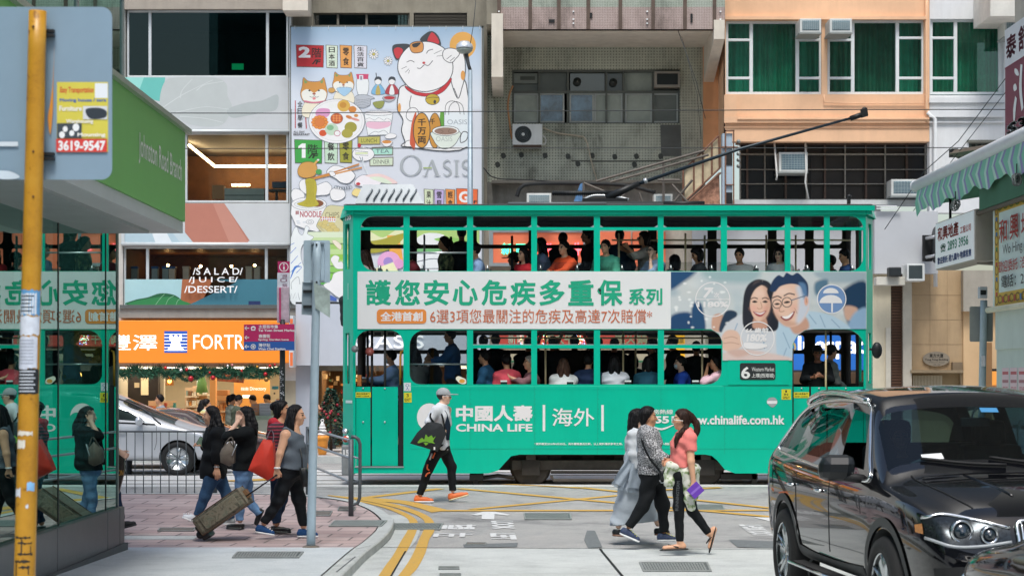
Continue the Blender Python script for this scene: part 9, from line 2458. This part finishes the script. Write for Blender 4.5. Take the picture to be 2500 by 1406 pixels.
Y_=23.25
p=Pn("woman in a red and black striped hooded top with a red shopping bag",Y_,dict(head=(689,1002,0),neck=(682,1028,0),chest=(678,1060,0),waist=(678,1108,0),pelvis=(678,1146,0),sh_n=(670,1050,-.16),el_n=(664,1096,-.2),wr_n=(686,1126,-.12),sh_f=(690,1048,.15),el_f=(698,1092,.2),wr_f=(712,1122,.18),hip_n=(677,1156,-.085),kn_n=(675,1216,-.08),an_n=(676,1278,-.07),heel_n=(668,1300,-.07),toe_n=(711,1301,-.07),hip_f=(684,1156,.085),kn_f=(690,1216,.08),an_f=(672,1276,.08),heel_f=(664,1296,.08),toe_f=(700,1299,.08)),0,h=.008,u=1.0,bD=.95,skin=SKIN2)
p.body({'n':((1,0,-.4),(0,0,1),45,1),'f':((1,0,-.4),(0,0,1),45,1)})
def stripes(nt,tc):
 s_=N(nt,"SeparateXYZ");nt.links.new(tc.outputs["Object"],s_.inputs[0]);m=N(nt,"Math",operation='MULTIPLY');m.inputs[1].default_value=150.0;nt.links.new(s_.outputs[2],m.inputs[0]);q=N(nt,"Math",operation='SINE');nt.links.new(m.outputs[0],q.inputs[0]);return ramp(nt,q.outputs[0],[(.42,(.045,.02,.03)),(.5,(.36,.045,.075))])
p.wE("hooded_top",nM("red_stripes",stripes,.85),('chest','belly','upper','shoulder_n','shoulder_f','uarm_n','uarm_f','farm_n','farm_f'),.024,ends={'farm_n':.9,'farm_f':.9},cuts=[(p.px(0,1152),(0,0,-1)),(p.px(684,1030),(.3,0,1))],wr=.01)
p.wE("hood",cL('#b3303c',var=.12),(),extra=[(p.px(668,1030,-.08),p.px(668,1032,.08),.05,.05,.03),(p.px(668,1032,-.1),p.px(690,1040,-.1),.04,.03,.03),(p.px(668,1032,.1),p.px(690,1040,.1),.04,.03,.03),(p.px(664,1036,-.04),p.px(660,1048,-.0),.05,.04,.04)],wr=.008)
p.wE("jeans",JEAND,('belly','thigh_n','thigh_f','shin_n','shin_f'),.012,ends={'shin_n':.95,'shin_f':.95},wr=.01)
p.hair(HBLK,'mid',locks=[([p.px(680,988,0),p.px(672,990,0),p.px(667,993,0)],.045,.04),([p.px(682,1004,-.03),p.px(676,1018,-.03)],.05,.04)],line=-.004)
p.shoe('n',M_LEATH,M_LEATH,.01,name="flat_shoe");p.shoe('f',M_LEATH,M_LEATH,.01,name="flat_shoe")
mb=slab(px_plane(23.25-.36),dN([(644,1072),(656,1074),(668,1080),(671,1120),(672,1160),(668,1172),(656,1172),(634,1160),(608,1146),(622,1112)]),.08,-.12,C('#d8402f',.6,var=.12,scale=5,bump=.7,bscale=9),.05);rb=tag(mb.bD("shopping_bag",None),"big bright red fabric shopping bag on a woman's shoulder","bag")
for d_ in(-.42,-.26):strap("handle",rb,[p.px(*x)for x in((650,1076,d_),(655,1062,d_+.08),(662,1050,-.24),(668,1062,d_+.06),(666,1082,d_))],.008,C('#5a4a52',.6))

Y_=22.6
p=Pn("woman in a grey sleeveless top and black jeans pulling the tapestry suitcase",Y_,dict(head=(724,1014,0),neck=(715,1040,0),chest=(713,1072,0),waist=(712,1114,0),pelvis=(708,1148,0),bust=(728,1090,0),sh_n=(697,1062,-.17),el_n=(683,1108,-.24),wr_n=(677,1144,-.25),sh_f=(722,1062,.16),el_f=(732,1106,.2),wr_f=(746,1130,.16),hip_n=(702,1158,-.09),kn_n=(679,1222,-.085),an_n=(645,1276,-.08),heel_n=(625,1300,-.08),toe_n=(670,1308,-.09),hip_f=(716,1158,.09),kn_f=(731,1222,.085),an_f=(741,1284,.08),heel_f=(728,1311,.08),toe_f=(777,1311,.07)),0,h=.0075,u=1.03,bD=1.06,skin=SKIN)
p.body({'n':((-.1,.1,-1),(1,.1,0),65,1,-1),'f':((.6,0,-1),(0,1,0),45,1)})
p.wE("sleeveless_top",cL('#5d666f',var=.12),('chest','belly','upper','shoulder_n','shoulder_f'),{'*':.016,'belly':.026,'shoulder_n':.008,'shoulder_f':.008},ends={'shoulder_n':.82,'shoulder_f':.82},extra=[(p.px(722,1098,0),p.px(722,1136,0),.12,.13,.05,(np.array((0,1.,0)),.8))],cuts=[(p.px(710,1143),(-.15,0,-1)),(p.px(722,1052),(.6,0,1))],wr=.012,bust=True)
p.wE("jeans",cL('#171b1f',.7),('belly','thigh_n','thigh_f','shin_n','shin_f'),{'*':.012,'thigh_n':.014,'thigh_f':.014},ends={'shin_n':.98,'shin_f':.98},cuts=[(p.px(708,1130),(.1,0,1))],wr=.012)
p.hair(HBLK,'long',locks=[([p.px(714,1004,-.05),p.px(706,1030,-.09),p.px(698,1056,-.10)],.055,.02),([p.px(716,1014,-.085),p.px(708,1040,-.12),p.px(704,1062,-.13)],.035,.018),([p.px(714,1005,.05),p.px(704,1035,.05),p.px(700,1052,.03)],.055,.03)],line=-.012)
BLU=cL('#274a78',var=.15)
p.shoe('n',BLU,M_SOLEW,.045,lace=M_SOLEW,sole_h=.02,name="canvas_shoe");p.shoe('f',BLU,M_SOLEW,.045,lace=M_SOLEW,name="canvas_shoe")
mb=MB();mb.tube([p.px(677,1142,-.25)+np.array((.031*math.cos(q),.031*math.sin(q),0))for q in np.linspace(0,6.28,14,endpoint=False)],.011,C('#e0e2e2',.3),6,True);mb.bD("bracelet",p.t)
mb=MB();mb.tube([p.px(697,1130,-.17),p.px(716,1134,-.16),p.px(734,1140,-.1)],.014,C('#8b8e90',.4,.5),6);mb.bD("belt",p.t)
mb=slab(px_plane(22.6-.2),dN([(732,1142),(748,1140),(756,1156),(756,1186),(740,1188),(734,1165)]),.05,-.06,M_LEATH,.03);hb=tag(mb.bD("handbag",None),"black leather handbag at the hip of the woman in the grey top","bag");strap("strap",hb,[p.px(*x)for x in((738,1142,-.24),(736,1110,-.2),(724,1060,-.02),(716,1046,.1))],.009,M_LEATH)
 # suitcase
def tapestry(nt,tc):
 n=N(nt,"TexNoise",Scale=9.0,Detail=8.0,Roughness=.7,Distortion=1.6);nt.links.new(tc.outputs["Object"],n.inputs["Vector"]);return ramp(nt,n.outputs[0],[(.3,(.03,.035,.025)),(.42,(.12,.115,.08)),(.52,(.24,.21,.15)),(.58,(.11,.14,.10)),(.66,(.31,.22,.13)),(.75,(.15,.10,.07))]),n.outputs[0]
YS=22.3
t=tH("suitcase","tapestry-patterned wheeled suitcase tilted behind the woman in the grey top","suitcase",P(500,1311,YS))
mb=MB();ax=P(597,1208,YS)-P(480,1290,YS);ax.y=0;L=ax.length;d=ax/L;nrm=Vector((d.z,0,-d.x));c0=P(482,1292,YS)+nrm*.0
cc=P(541,1247,YS);mb.oB(cc+Vector((0,.1,0)),d*(L*.49),(0,.24,0),nrm*.118,nM("tapestry",tapestry,.85));mb.bD("case",t,bevel=.045)
mb=MB()
for e in(-.245,.245):
 pr=[cc+Vector((0,.1+e,0))+d*(L*.47*a_)+nrm*(.112*b_)for a_,b_ in((-1,-1),(1,-1),(1,1),(-1,1))];mb.tube(pr,.007,C('#4e3a2a',.6),6,True)
mb.bD("piping",t)
mb=MB();mb.oB(cc+Vector((0,-.145,0))+nrm*.0,d*(L*.36),(0,.012,0),nrm*.085,nM("tapestry_pocket",tapestry,.85));mb.bD("front_pocket",t,bevel=.02)
for e in(-.08,.28):
 mb=MB();mb.lA([(.0,-.02),(.045,-.02),(.05,0),(.045,.02),(0,.02)],P(492,1303,YS)+Vector((0,e,0)),M_BLK,16,(0,1,0));mb.bD("wheel",t)
mb=MB();mb.oB(P(497,1296,YS)+Vector((0,.1,0)),d*.05,(0,.2,0),nrm*.10,M_LEATH);mb.bD("wheel_housing",t,bevel=.02)
mb=MB()
for e in(-.03,.1):mb.tube([P(596,1214,YS)+Vector((0,e,0)),P(674,1160,YS)+Vector((0,e*.6,0))],.008,C('#1f2326',.3,.5),6)
mb.tube([P(674,1160,YS)+Vector((0,-.05,0)),P(674,1160,YS)+Vector((0,.09,0))],.013,M_BLK,8);mb.oB(P(600,1206,YS)+Vector((0,.06,0)),d*.03,(0,.09,0),nrm*.05,C('#7a5a3c',.6));mb.bD("pull_handle",t)
 # walker coming out from behind the glass corner
Y_=23.4
p=Pn("person half hidden behind the glass corner, one hand and a black running shoe showing",Y_,dict(head=(268,990,0),neck=(262,1016,0),chest=(258,1048,0),waist=(258,1094,0),pelvis=(258,1136,0),sh_n=(250,1036,-.16),el_n=(262,1082,-.22),wr_n=(292,1102,-.2),sh_f=(268,1036,.15),el_f=(272,1085,.2),wr_f=(284,1110,.18),hip_n=(256,1146,-.085),kn_n=(280,1206,-.08),an_n=(296,1268,-.07),heel_n=(286,1294,-.07),toe_n=(334,1282,-.08),hip_f=(264,1146,.085),kn_f=(250,1210,.08),an_f=(232,1270,.08),heel_f=(222,1292,.08),toe_f=(262,1296,.08)),0,h=.009,u=1.05,skin=SKINL)
p.body({'n':((.9,-.1,-.6),(0,.4,1),40,1),'f':((.8,0,-.6),(0,.3,1),40,1)})
p.wE("dark_top",BLK,('chest','belly','upper','shoulder_n','shoulder_f','uarm_n','uarm_f'),.02,cuts=[(p.px(0,1150),(0,0,-1))]);p.wE("jeans",JEAND,('belly','thigh_n','thigh_f','shin_n','shin_f'),.014,ends={'shin_n':1.0,'shin_f':1.0});p.hair(HBLK)
for e in 'nf':p.shoe(e,C('#16181a',.6,var=.15),C('#23272a',.6),.045,name="running_shoe")
mb=slab(px_plane(Y_-.2),dN([(284,1112),(304,1106),(304,1150),(290,1204),(284,1204)]),.02,-.04,C('#2a221c',.4,var=.5,scale=12),.02);sb=tag(mb.bD("carrier_bag",None),"dark carrier bag with gold lettering held beside the glass corner","bag");a=Art(px_plane(Y_-.2),d=.045);a.text("MON",284,1146,303,1160,'#b98a3c',.02);a.bD("gold_lettering",sb)
 # ------------------------------------------------------------------ people on the tram, in the cars and in the shops
SKS=[SKIN,SKIN2,SKINL]
def rD(lB,hx,hy,d,face,top,hair='short',hm=None,sk=SKIN,stand=False,arms=None,u=1.0,Y=None,locks=None,tilt=0,group="passengers on the tram",extra=None,hands=None,floor=None,line=.014,bD=1.08,h=.0115,prints=None):
 """A seated or standing passenger: head at a photo pixel, d metres inside the tram."""
 Yb=(YT if Y is None else Y)+d;k=FPX/Yb;s=u*k
 fx_,fy_=math.cos(R(face)),math.sin(R(face));lx,ly=-fy_,fx_
 def j(f,l,z):return(hx+(f*fx_+l*lx)*s,hy-z*s,(f*fy_+l*ly)*u)
 J=dict(head=j(0,0,0),neck=j(-.035,0,-.17),chest=j(-.04,0,-.31),waist=j(-.05,0,-.54),pelvis=j(-.05,0,-.70))
 A=arms or{}
 for e,sg in(('n',1),('f',-1)):
  J['sh_'+e]=j(-.04,.17*sg,-.25);el,wr=A.get(e,((.02,.22,-.52),(.20,.15,-.62)));J['el_'+e]=j(el[0],el[1]*sg,el[2]);J['wr_'+e]=j(wr[0],wr[1]*sg,wr[2])
  J['hip_'+e]=j(-.05,.09*sg,-.72)
  if stand:J['kn_'+e]=j(0,.09*sg,-1.08);J['an_'+e]=j(-.03,.09*sg,-1.46)
  else:J['kn_'+e]=j(.36,.10*sg,-.74);J['an_'+e]=j(.36,.10*sg,-1.14)
 p=Pn(lB,Yb,J,face,group,h=h,u=u,skin=sk,tilt=tilt,bD=bD,fem=False)
 f3=p.fw;hd=hands or{e:(p.J['wr_'+e]-p.J['el_'+e],UPV,45,1)for e in 'nf'}
 p.body(hd)
 tm_=top if not isinstance(top,str)else cL(top,var=.12)
 p.wE("top",tm_,('chest','belly','upper','shoulder_n','shoulder_f','uarm_n','uarm_f','farm_n','farm_f'),{'*':.020},ends={'farm_n':A.get('sleeve',.85),'farm_f':A.get('sleeve',.85)},wr=.010,h=h,cuts=[(p.J['neck']+UPV*.02*u+f3*.02,tuple(f3*.4+UPV))])
 p.wE("trousers",C('#23282c',.8,var=.15),('belly','thigh_n','thigh_f','shin_n','shin_f'),.014,wr=.006,h=.014)
 H=p.J['head'];hm=hm or HBLK
 def q(f,l,z):return H+(p.hf*f+p.lt*l+UPV*z)*u
 if hair=='short':p.hair(hm,'short',line=line,vol=.014)
 elif hair=='long':p.hair(hm,'long',line=line,vol=.016,locks=[([q(-.06,.03,0),q(-.09,.05,-.14),q(-.10,.05,-.28)],.055,.03),([q(-.06,-.03,0),q(-.09,-.05,-.14),q(-.10,-.05,-.28)],.055,.03),([q(.0,.085,-.02),q(-.01,.095,-.14),q(.0,.09,-.22)],.028,.015),([q(.0,-.085,-.02),q(-.01,-.095,-.14),q(.0,-.09,-.22)],.028,.015)])
 elif hair=='bob':p.hair(hm,'mid',line=line,vol=.022,locks=[([q(-.03,.07,0),q(-.02,.085,-.1)],.045,.03),([q(-.03,-.07,0),q(-.02,-.085,-.1)],.045,.03),([q(-.07,0,0),q(-.07,0,-.11)],.06,.05)])
 elif hair=='tail':p.hair(hm,'mid',line=line,vol=.012,locks=[([q(-.08,0,.05),q(-.13,0,.02),q(-.15,0,-.08),q(-.14,0,-.18)],.035,.02)])
 elif hair=='bun':p.hair(hm,'mid',line=line,vol=.014,locks=[([q(-.09,0,.01),q(-.12,0,.0)],.05,.045)])
 if extra:extra(p,q)
 return p
def glasses(p,q):
 mb=MB()
 for sg in(-1,1):mb.tube([q(.098+0*a_,.033*sg+.024*math.cos(a_),.006+.018*math.sin(a_))for a_ in np.linspace(0,6.28,12,endpoint=False)],.0035,M_BLK,5,True);mb.tube([q(.095,.055*sg,.008),q(0,.08*sg,.006)],.0035,M_BLK,5)
 mb.bD("glasses",p.t)
def shades(p,q):
 mb=MB()
 for sg in(-1,1):mb.oB(q(.095,.034*sg,.006),tuple(p.lt*.026),tuple(p.hf*.006),tuple(UPV*.018),M_BLK)
 mb.bD("sunglasses",p.t)
def mask(p,q):
 F=Field(*p.bounds([q(.1,0,0),q(.04,0,-.12)],.1),.008);F.ell(q(.05,0,-.055),(p.lt,p.hf,UPV),(.062,.056,.05),0);F.cut(q(.055,0,-.05),-p.hf);r=F.mesh();np_mesh("face_mask",r[0],r[1],[C('#b9d0dd',.7,var=.04)],p.t)
def cap_(p,q):
 F=Field(*p.bounds([q(0,0,.12),q(.2,0,0)],.12),.009);F.ell(q(-.012,0,.045),(p.lt,p.hf,UPV),(.09,.112,.1),0,cuts=[(q(0,0,.03),-UPV)]);F.cap(q(.08,0,.04),q(.165,0,.03),.07,.06,.004,(UPV,8));r=F.mesh();np_mesh("cap",r[0],r[1],[C('#15181b',.8,var=.1)],p.t)
def camo(nt,tc):
 n=N(nt,"TexNoise",Scale=10.0,Detail=2.0);nt.links.new(tc.outputs["Object"],n.inputs["Vector"]);return ramp(nt,n.outputs[0],[(.4,(.02,.03,.02)),(.47,(.09,.14,.06)),(.54,(.05,.07,.04)),(.6,(.30,.33,.14))])
 # upper deck
rD("upper deck passenger with long brown hair and a beige coat at the far left",890,628,.45,150,'#b7aca8','long',HBRN,SKINL)
rD("upper deck passenger in a maroon top behind the first window post",1000,618,.55,185,'#7a3038','bob',HBLK,SKIN2)
rD("upper deck passenger with a ponytail in a camouflage jacket",1083,594,1.15,180,nM("camouflage",camo,.85),'tail',HBLK,SKIN2,stand=False)
rD("upper deck passenger standing in dark clothes behind the camouflage jacket",1127,571,1.5,95,'#33383c','short',HBLK,SKIN3,stand=True)
rD("upper deck passenger in a pale blue shirt leaning beside the third window post",1158,612,.45,190,'#8fabd2','short',HBLK,SKIN2)
rD("upper deck passenger in a black cap in front of the salmon board",1254,634,1.2,180,'#1c2023','short',HBLK,SKIN3,extra=cap_)
rD("upper deck passenger in a red top gazing out below the green neon characters",1277,622,.45,215,'#c9323c','long',HBLK,SKIN)
rD("upper deck passenger in a denim shirt behind the fourth window post",1318,598,.9,180,'#7f9bbb','long',HBLK,SKIN2)
rD("upper deck passenger in a bright orange jacket turned towards the street",1376,606,.42,218,'#ee5a34','short',HBLK,SKIN,arms={'n':((.14,.20,-.40),(.26,.04,-.44)),'f':((.12,.22,-.42),(.26,.06,-.42))},line=.010)
rD("upper deck passenger seen only as a dark head behind the orange jacket",1374,585,1.3,100,'#22282c','short',HBLK,SKIN3,stand=True)
rD("upper deck passenger standing in black and looking at a phone",1432,576,1.1,180,'#191c1f','short',HBLK,SKIN3,stand=True)
rD("upper deck passenger in a teal tee shirt looking straight at the street",1478,603,.42,240,'#4fa58c','short',HBLK,SKIN,arms={'n':((.06,.26,-.46),(.24,.05,-.48)),'f':((.06,.22,-.48),(.22,.05,-.5)),'sleeve':.2},line=.022)
rD("upper deck passenger in a dark blue shirt standing with back turned",1513,578,1.25,80,'#2c4256','short',HBLK,SKIN3,stand=True)
rD("upper deck passenger in sunglasses and a grey beige shirt with a raised arm",1571,583,.85,190,'#b3aea2','bob',HBLK,SKIN2,stand=True,extra=shades,arms={'n':((.16,.22,-.30),(.30,.15,-.16)),'f':((.12,.2,-.30),(.32,.1,-.2))})
rD("upper deck passenger in glasses resting chin on hand in a light blue shirt",1594,612,.42,212,'#8ea9c9','short',HBLK,SKINL,extra=glasses,arms={'n':((.16,.20,-.40),(.10,.08,-.16)),'f':((.12,.22,-.42),(.26,.06,-.46)),'sleeve':.2})
rD("upper deck passenger with a low black head beside the sixth window post",1646,640,.9,120,'#1d2225','bob',HBLK,SKIN2)
rD("upper deck passenger with chin length hair looking down at a phone",1701,622,.5,190,'#262b30','bob',HBLK,SKIN2,tilt=-22,arms={'n':((.08,.2,-.50),(.36,.12,-.46)),'f':((.08,.2,-.5),(.34,.1,-.46))})
rD("upper deck passenger with cropped hair and a pale grey top facing the street",1805,624,.5,250,'#cdd0d2','short',HBLK,SKIN2,line=.022)
rD("upper deck passenger with curly hair and glasses in white",1902,622,.5,245,'#dcdfe3','bob',HBLK,SKINL,extra=glasses,line=.02)
rD("upper deck passenger in a navy tee shirt at the tram's right end",2061,626,.5,190,'#24406a','short',HBLK,SKIN2,tilt=-12,arms={'n':((.02,.24,-.46),(.2,.15,-.56)),'f':((.02,.22,-.5),(.2,.1,-.6)),'sleeve':.1})
rD("upper deck passenger in dark blue partly behind the last window post",2026,640,.95,185,'#22304a','short',HBLK,SKIN3)
 # lower deck
pd=rD("tram driver in a face mask and blue sleeves at the controls",953,872,.85,184,'#8fb0d8','short',HBLK,SKIN2,extra=mask,arms={'n':((.14,.24,-.38),(.40,.16,-.40)),'f':((.12,.2,-.40),(.36,.1,-.46))},group=None)
rD("lower deck passenger in a pale cardigan near the front window",1012,868,1.1,130,'#c9c2b8','long',HBLK,SKINL)
rD("lower deck passenger in dark clothes further inside the front window",1054,868,1.35,180,'#262c30','bob',HBLK,SKIN2)
rD("lower deck passenger standing in a blue jacket and gripping the rail",1098,820,.8,184,'#24598f','short',HBLK,SKIN2,stand=True,arms={'n':((.12,.24,-.40),(.36,.2,-.46)),'f':((.12,.2,-.42),(.3,.12,-.4))},group=None)
rD("lower deck passenger in a dark teal jacket turned left beside the guard rail window",1182,872,.40,165,'#1f4766','short',HBLK,SKIN2)
rD("lower deck passenger in a coral tee shirt with back to the street",1236,882,.42,110,'#e25a68','short',HBLK,SKIN2)
rD("lower deck passenger yawning in a mauve top with white hair",1292,886,.42,190,'#7d5a5f','short',HGRY,SKIN,arms={'n':((.14,.22,-.34),(.36,.1,-.24)),'f':((.12,.2,-.42),(.3,.1,-.4))},line=.004)
rD("lower deck passenger with long brown hair and a white top",1376,892,.40,95,'#dfe2e8','long',HBRN,SKINL)
rD("lower deck passenger with cropped black hair in a navy tee shirt",1437,882,.42,80,'#1f2f4c','short',HBLK,SKIN2)
rD("lower deck passenger with black hair to the shoulders in a white tee shirt",1500,886,.40,90,'#d5dae4','long',HBLK,SKINL)
rD("lower deck passenger with full black hair in a dark teal denim jacket",1583,888,.42,88,'#1f4a5c','bob',HBLK,SKIN2)
rD("lower deck passenger in a royal blue top turned left",1660,886,.6,185,'#2347a3','short',HBLK,SKINL,extra=mask)
rD("lower deck passenger in a pink blouse at the last lower window",1746,886,.40,170,'#e3bdc9','bun',HBLK,SKIN2,arms={'n':((.16,.2,-.34),(.13,.06,-.1)),'f':((.02,.24,-.46),(.2,.15,-.56))},line=.008)
rD("lower deck passenger standing in black between the white tops with an arm up",1350,838,1.2,90,'#1f2225','short',HBLK,SKIN3,stand=True,arms={'n':((.1,.3,-.1),(.1,.22,.12)),'f':((.0,.28,-.45),(.12,.2,-.5)),'sleeve':.05})
rD("lower deck passenger standing with bare brown arms raised to the rail",1402,836,1.3,100,'#2a2622','short',HBLK,SKIN3,stand=True,arms={'n':((.1,.34,-.12),(.1,.2,.14)),'f':((.1,.34,-.14),(.1,.2,.12)),'sleeve':.02})
rD("lower deck passenger standing in dark clothes behind the royal blue top",1640,836,1.2,170,'#1b2023','short',HBLK,SKIN3,stand=True)
rD("lower deck passenger low in the shade between coral and mauve tops",1266,898,1.3,90,'#1f3f42','bob',HBLK,SKIN3)
rD("lower deck passenger standing in black behind the teal jacket",1210,832,1.2,90,'#191d20','short',HBLK,SKIN3,stand=True)
rD("lower deck passenger as a dark shape beside the white tee shirt",1543,880,1.35,90,'#1d2326','bob',HBLK,SKIN3)
rD("passenger in a black cap and jacket standing on the tram's rear platform",1996,862,.55,265,'#1d2124','short',HBLK,SKIN3,stand=True,extra=cap_,group=None,arms={'n':((.1,.24,-.46),(.3,.1,-.4)),'f':((.1,.24,-.46),(.28,.06,-.42))})
rD("passenger in a black cap and grey hooded top leaving by the rear platform",2030,860,.75,20,'#6b706e','short',HBLK,SKIN2,stand=True,extra=cap_,group=None)
for k,(x,y,d_,f_,s_)in enumerate(((1180,836,1.0,100,'seen only from behind at the left of the first low pane'),(1460,840,1.25,95,'above the navy tee shirt'),(1500,842,1.35,85,'above the white tee shirt'),(1590,842,1.15,180,'above the dark teal denim jacket'),(1700,850,1.1,90,'between the royal blue top and the cream pole'),(1290,840,1.35,90,'behind the white-haired yawner'))):
 rD('dark standing tram passenger '+s_,x,y,d_,f_,'#1b1f22','short',HBLK,SKIN3,stand=True,h=.014)
 # drivers
rD("driver of the black sports utility car, a dark shape behind the windscreen",2198,1066,0,265,'#22272b','short',HBLK,SKIN3,Y=15.55,group=None,u=1.0,arms={'n':((.12,.22,-.42),(.36,.14,-.34)),'f':((.12,.22,-.42),(.36,.14,-.34))})
rD("driver of the silver people carrier with a bare arm on the window ledge",268,1018,0,0,'#3a3f45','short',HBLK,SKIN2,Y=36.0,group=None,arms={'f':((.10,.34,-.34),(.42,.36,-.36)),'n':((.1,.2,-.45),(.36,.12,-.4)),'sleeve':.03})
 # shops
g_=None
rD("shop worker with a beard in grey behind the silver people carrier",389,975,0,190,'#7f858d','short',HBLK,SKIN2,Y=YF-1.5,stand=True,group=g_,h=.015)
rD("shopper with long black hair beside a child in the shop",496,988,0,60,'#2a2d33','long',HBLK,SKIN2,Y=YF-.6,stand=True,group=g_,h=.015)
rD("shopper with cropped hair in a rainbow striped tee",505,986,0,20,nM("rainbow_tee",lambda nt,tc:(lambda s_:(nt.links.new(tc.outputs["Object"],s_.inputs[0]),ramp(nt,(lambda m:(setattr(m,'operation','FRACT'),nt.links.new((lambda q:(setattr(q,'operation','MULTIPLY'),q.inputs.__getitem__(1).__setattr__('default_value',3.2),nt.links.new(s_.outputs[2],q.inputs[0]),q.outputs[0])[3])(N(nt,"Math")),m.inputs[0]),m.outputs[0])[2])(N(nt,"Math")),[(.0,(.6,.2,.25)),(.3,(.6,.55,.2)),(.55,(.25,.5,.6)),(.8,(.6,.6,.62))]))[1])(N(nt,"SeparateXYZ")),.8),'short',HBLK,SKIN,Y=YF-1.0,stand=True,group=g_,h=.015)
rD("shop customer with tied hair bending over the counter",569,974,0,20,'#6d746c','tail',HBLK,SKIN2,Y=YF+.0,stand=True,group=g_,h=.015,tilt=-15)
rD("shop customer in a dark green shirt leaning over the counter",583,976,0,10,'#4a5347','short',HBLK,SKIN2,Y=YF-.25,stand=True,group=g_,h=.015,tilt=-25)
rD("shop worker looking down behind the brown carton",617,976,0,200,'#5d6568','short',HBLK,SKIN,Y=YF+1.6,stand=True,group=g_,h=.015,tilt=-30)
rD("shop worker looking down behind the pale printed boxes",652,974,0,200,'#5a6468','short',HBLK,SKIN,Y=YF+1.6,stand=True,group=g_,h=.015,tilt=-30)
rD("man in an olive tee shirt holding a phone at the gift shop door",810,968,0,200,'#5a5a45','short',HBLK,SKIN2,Y=YF-.6,stand=True,group=g_,h=.012,arms={'n':((.16,.2,-.46),(.34,.08,-.28)),'f':((.16,.2,-.46),(.32,.08,-.3)),'sleeve':.02})
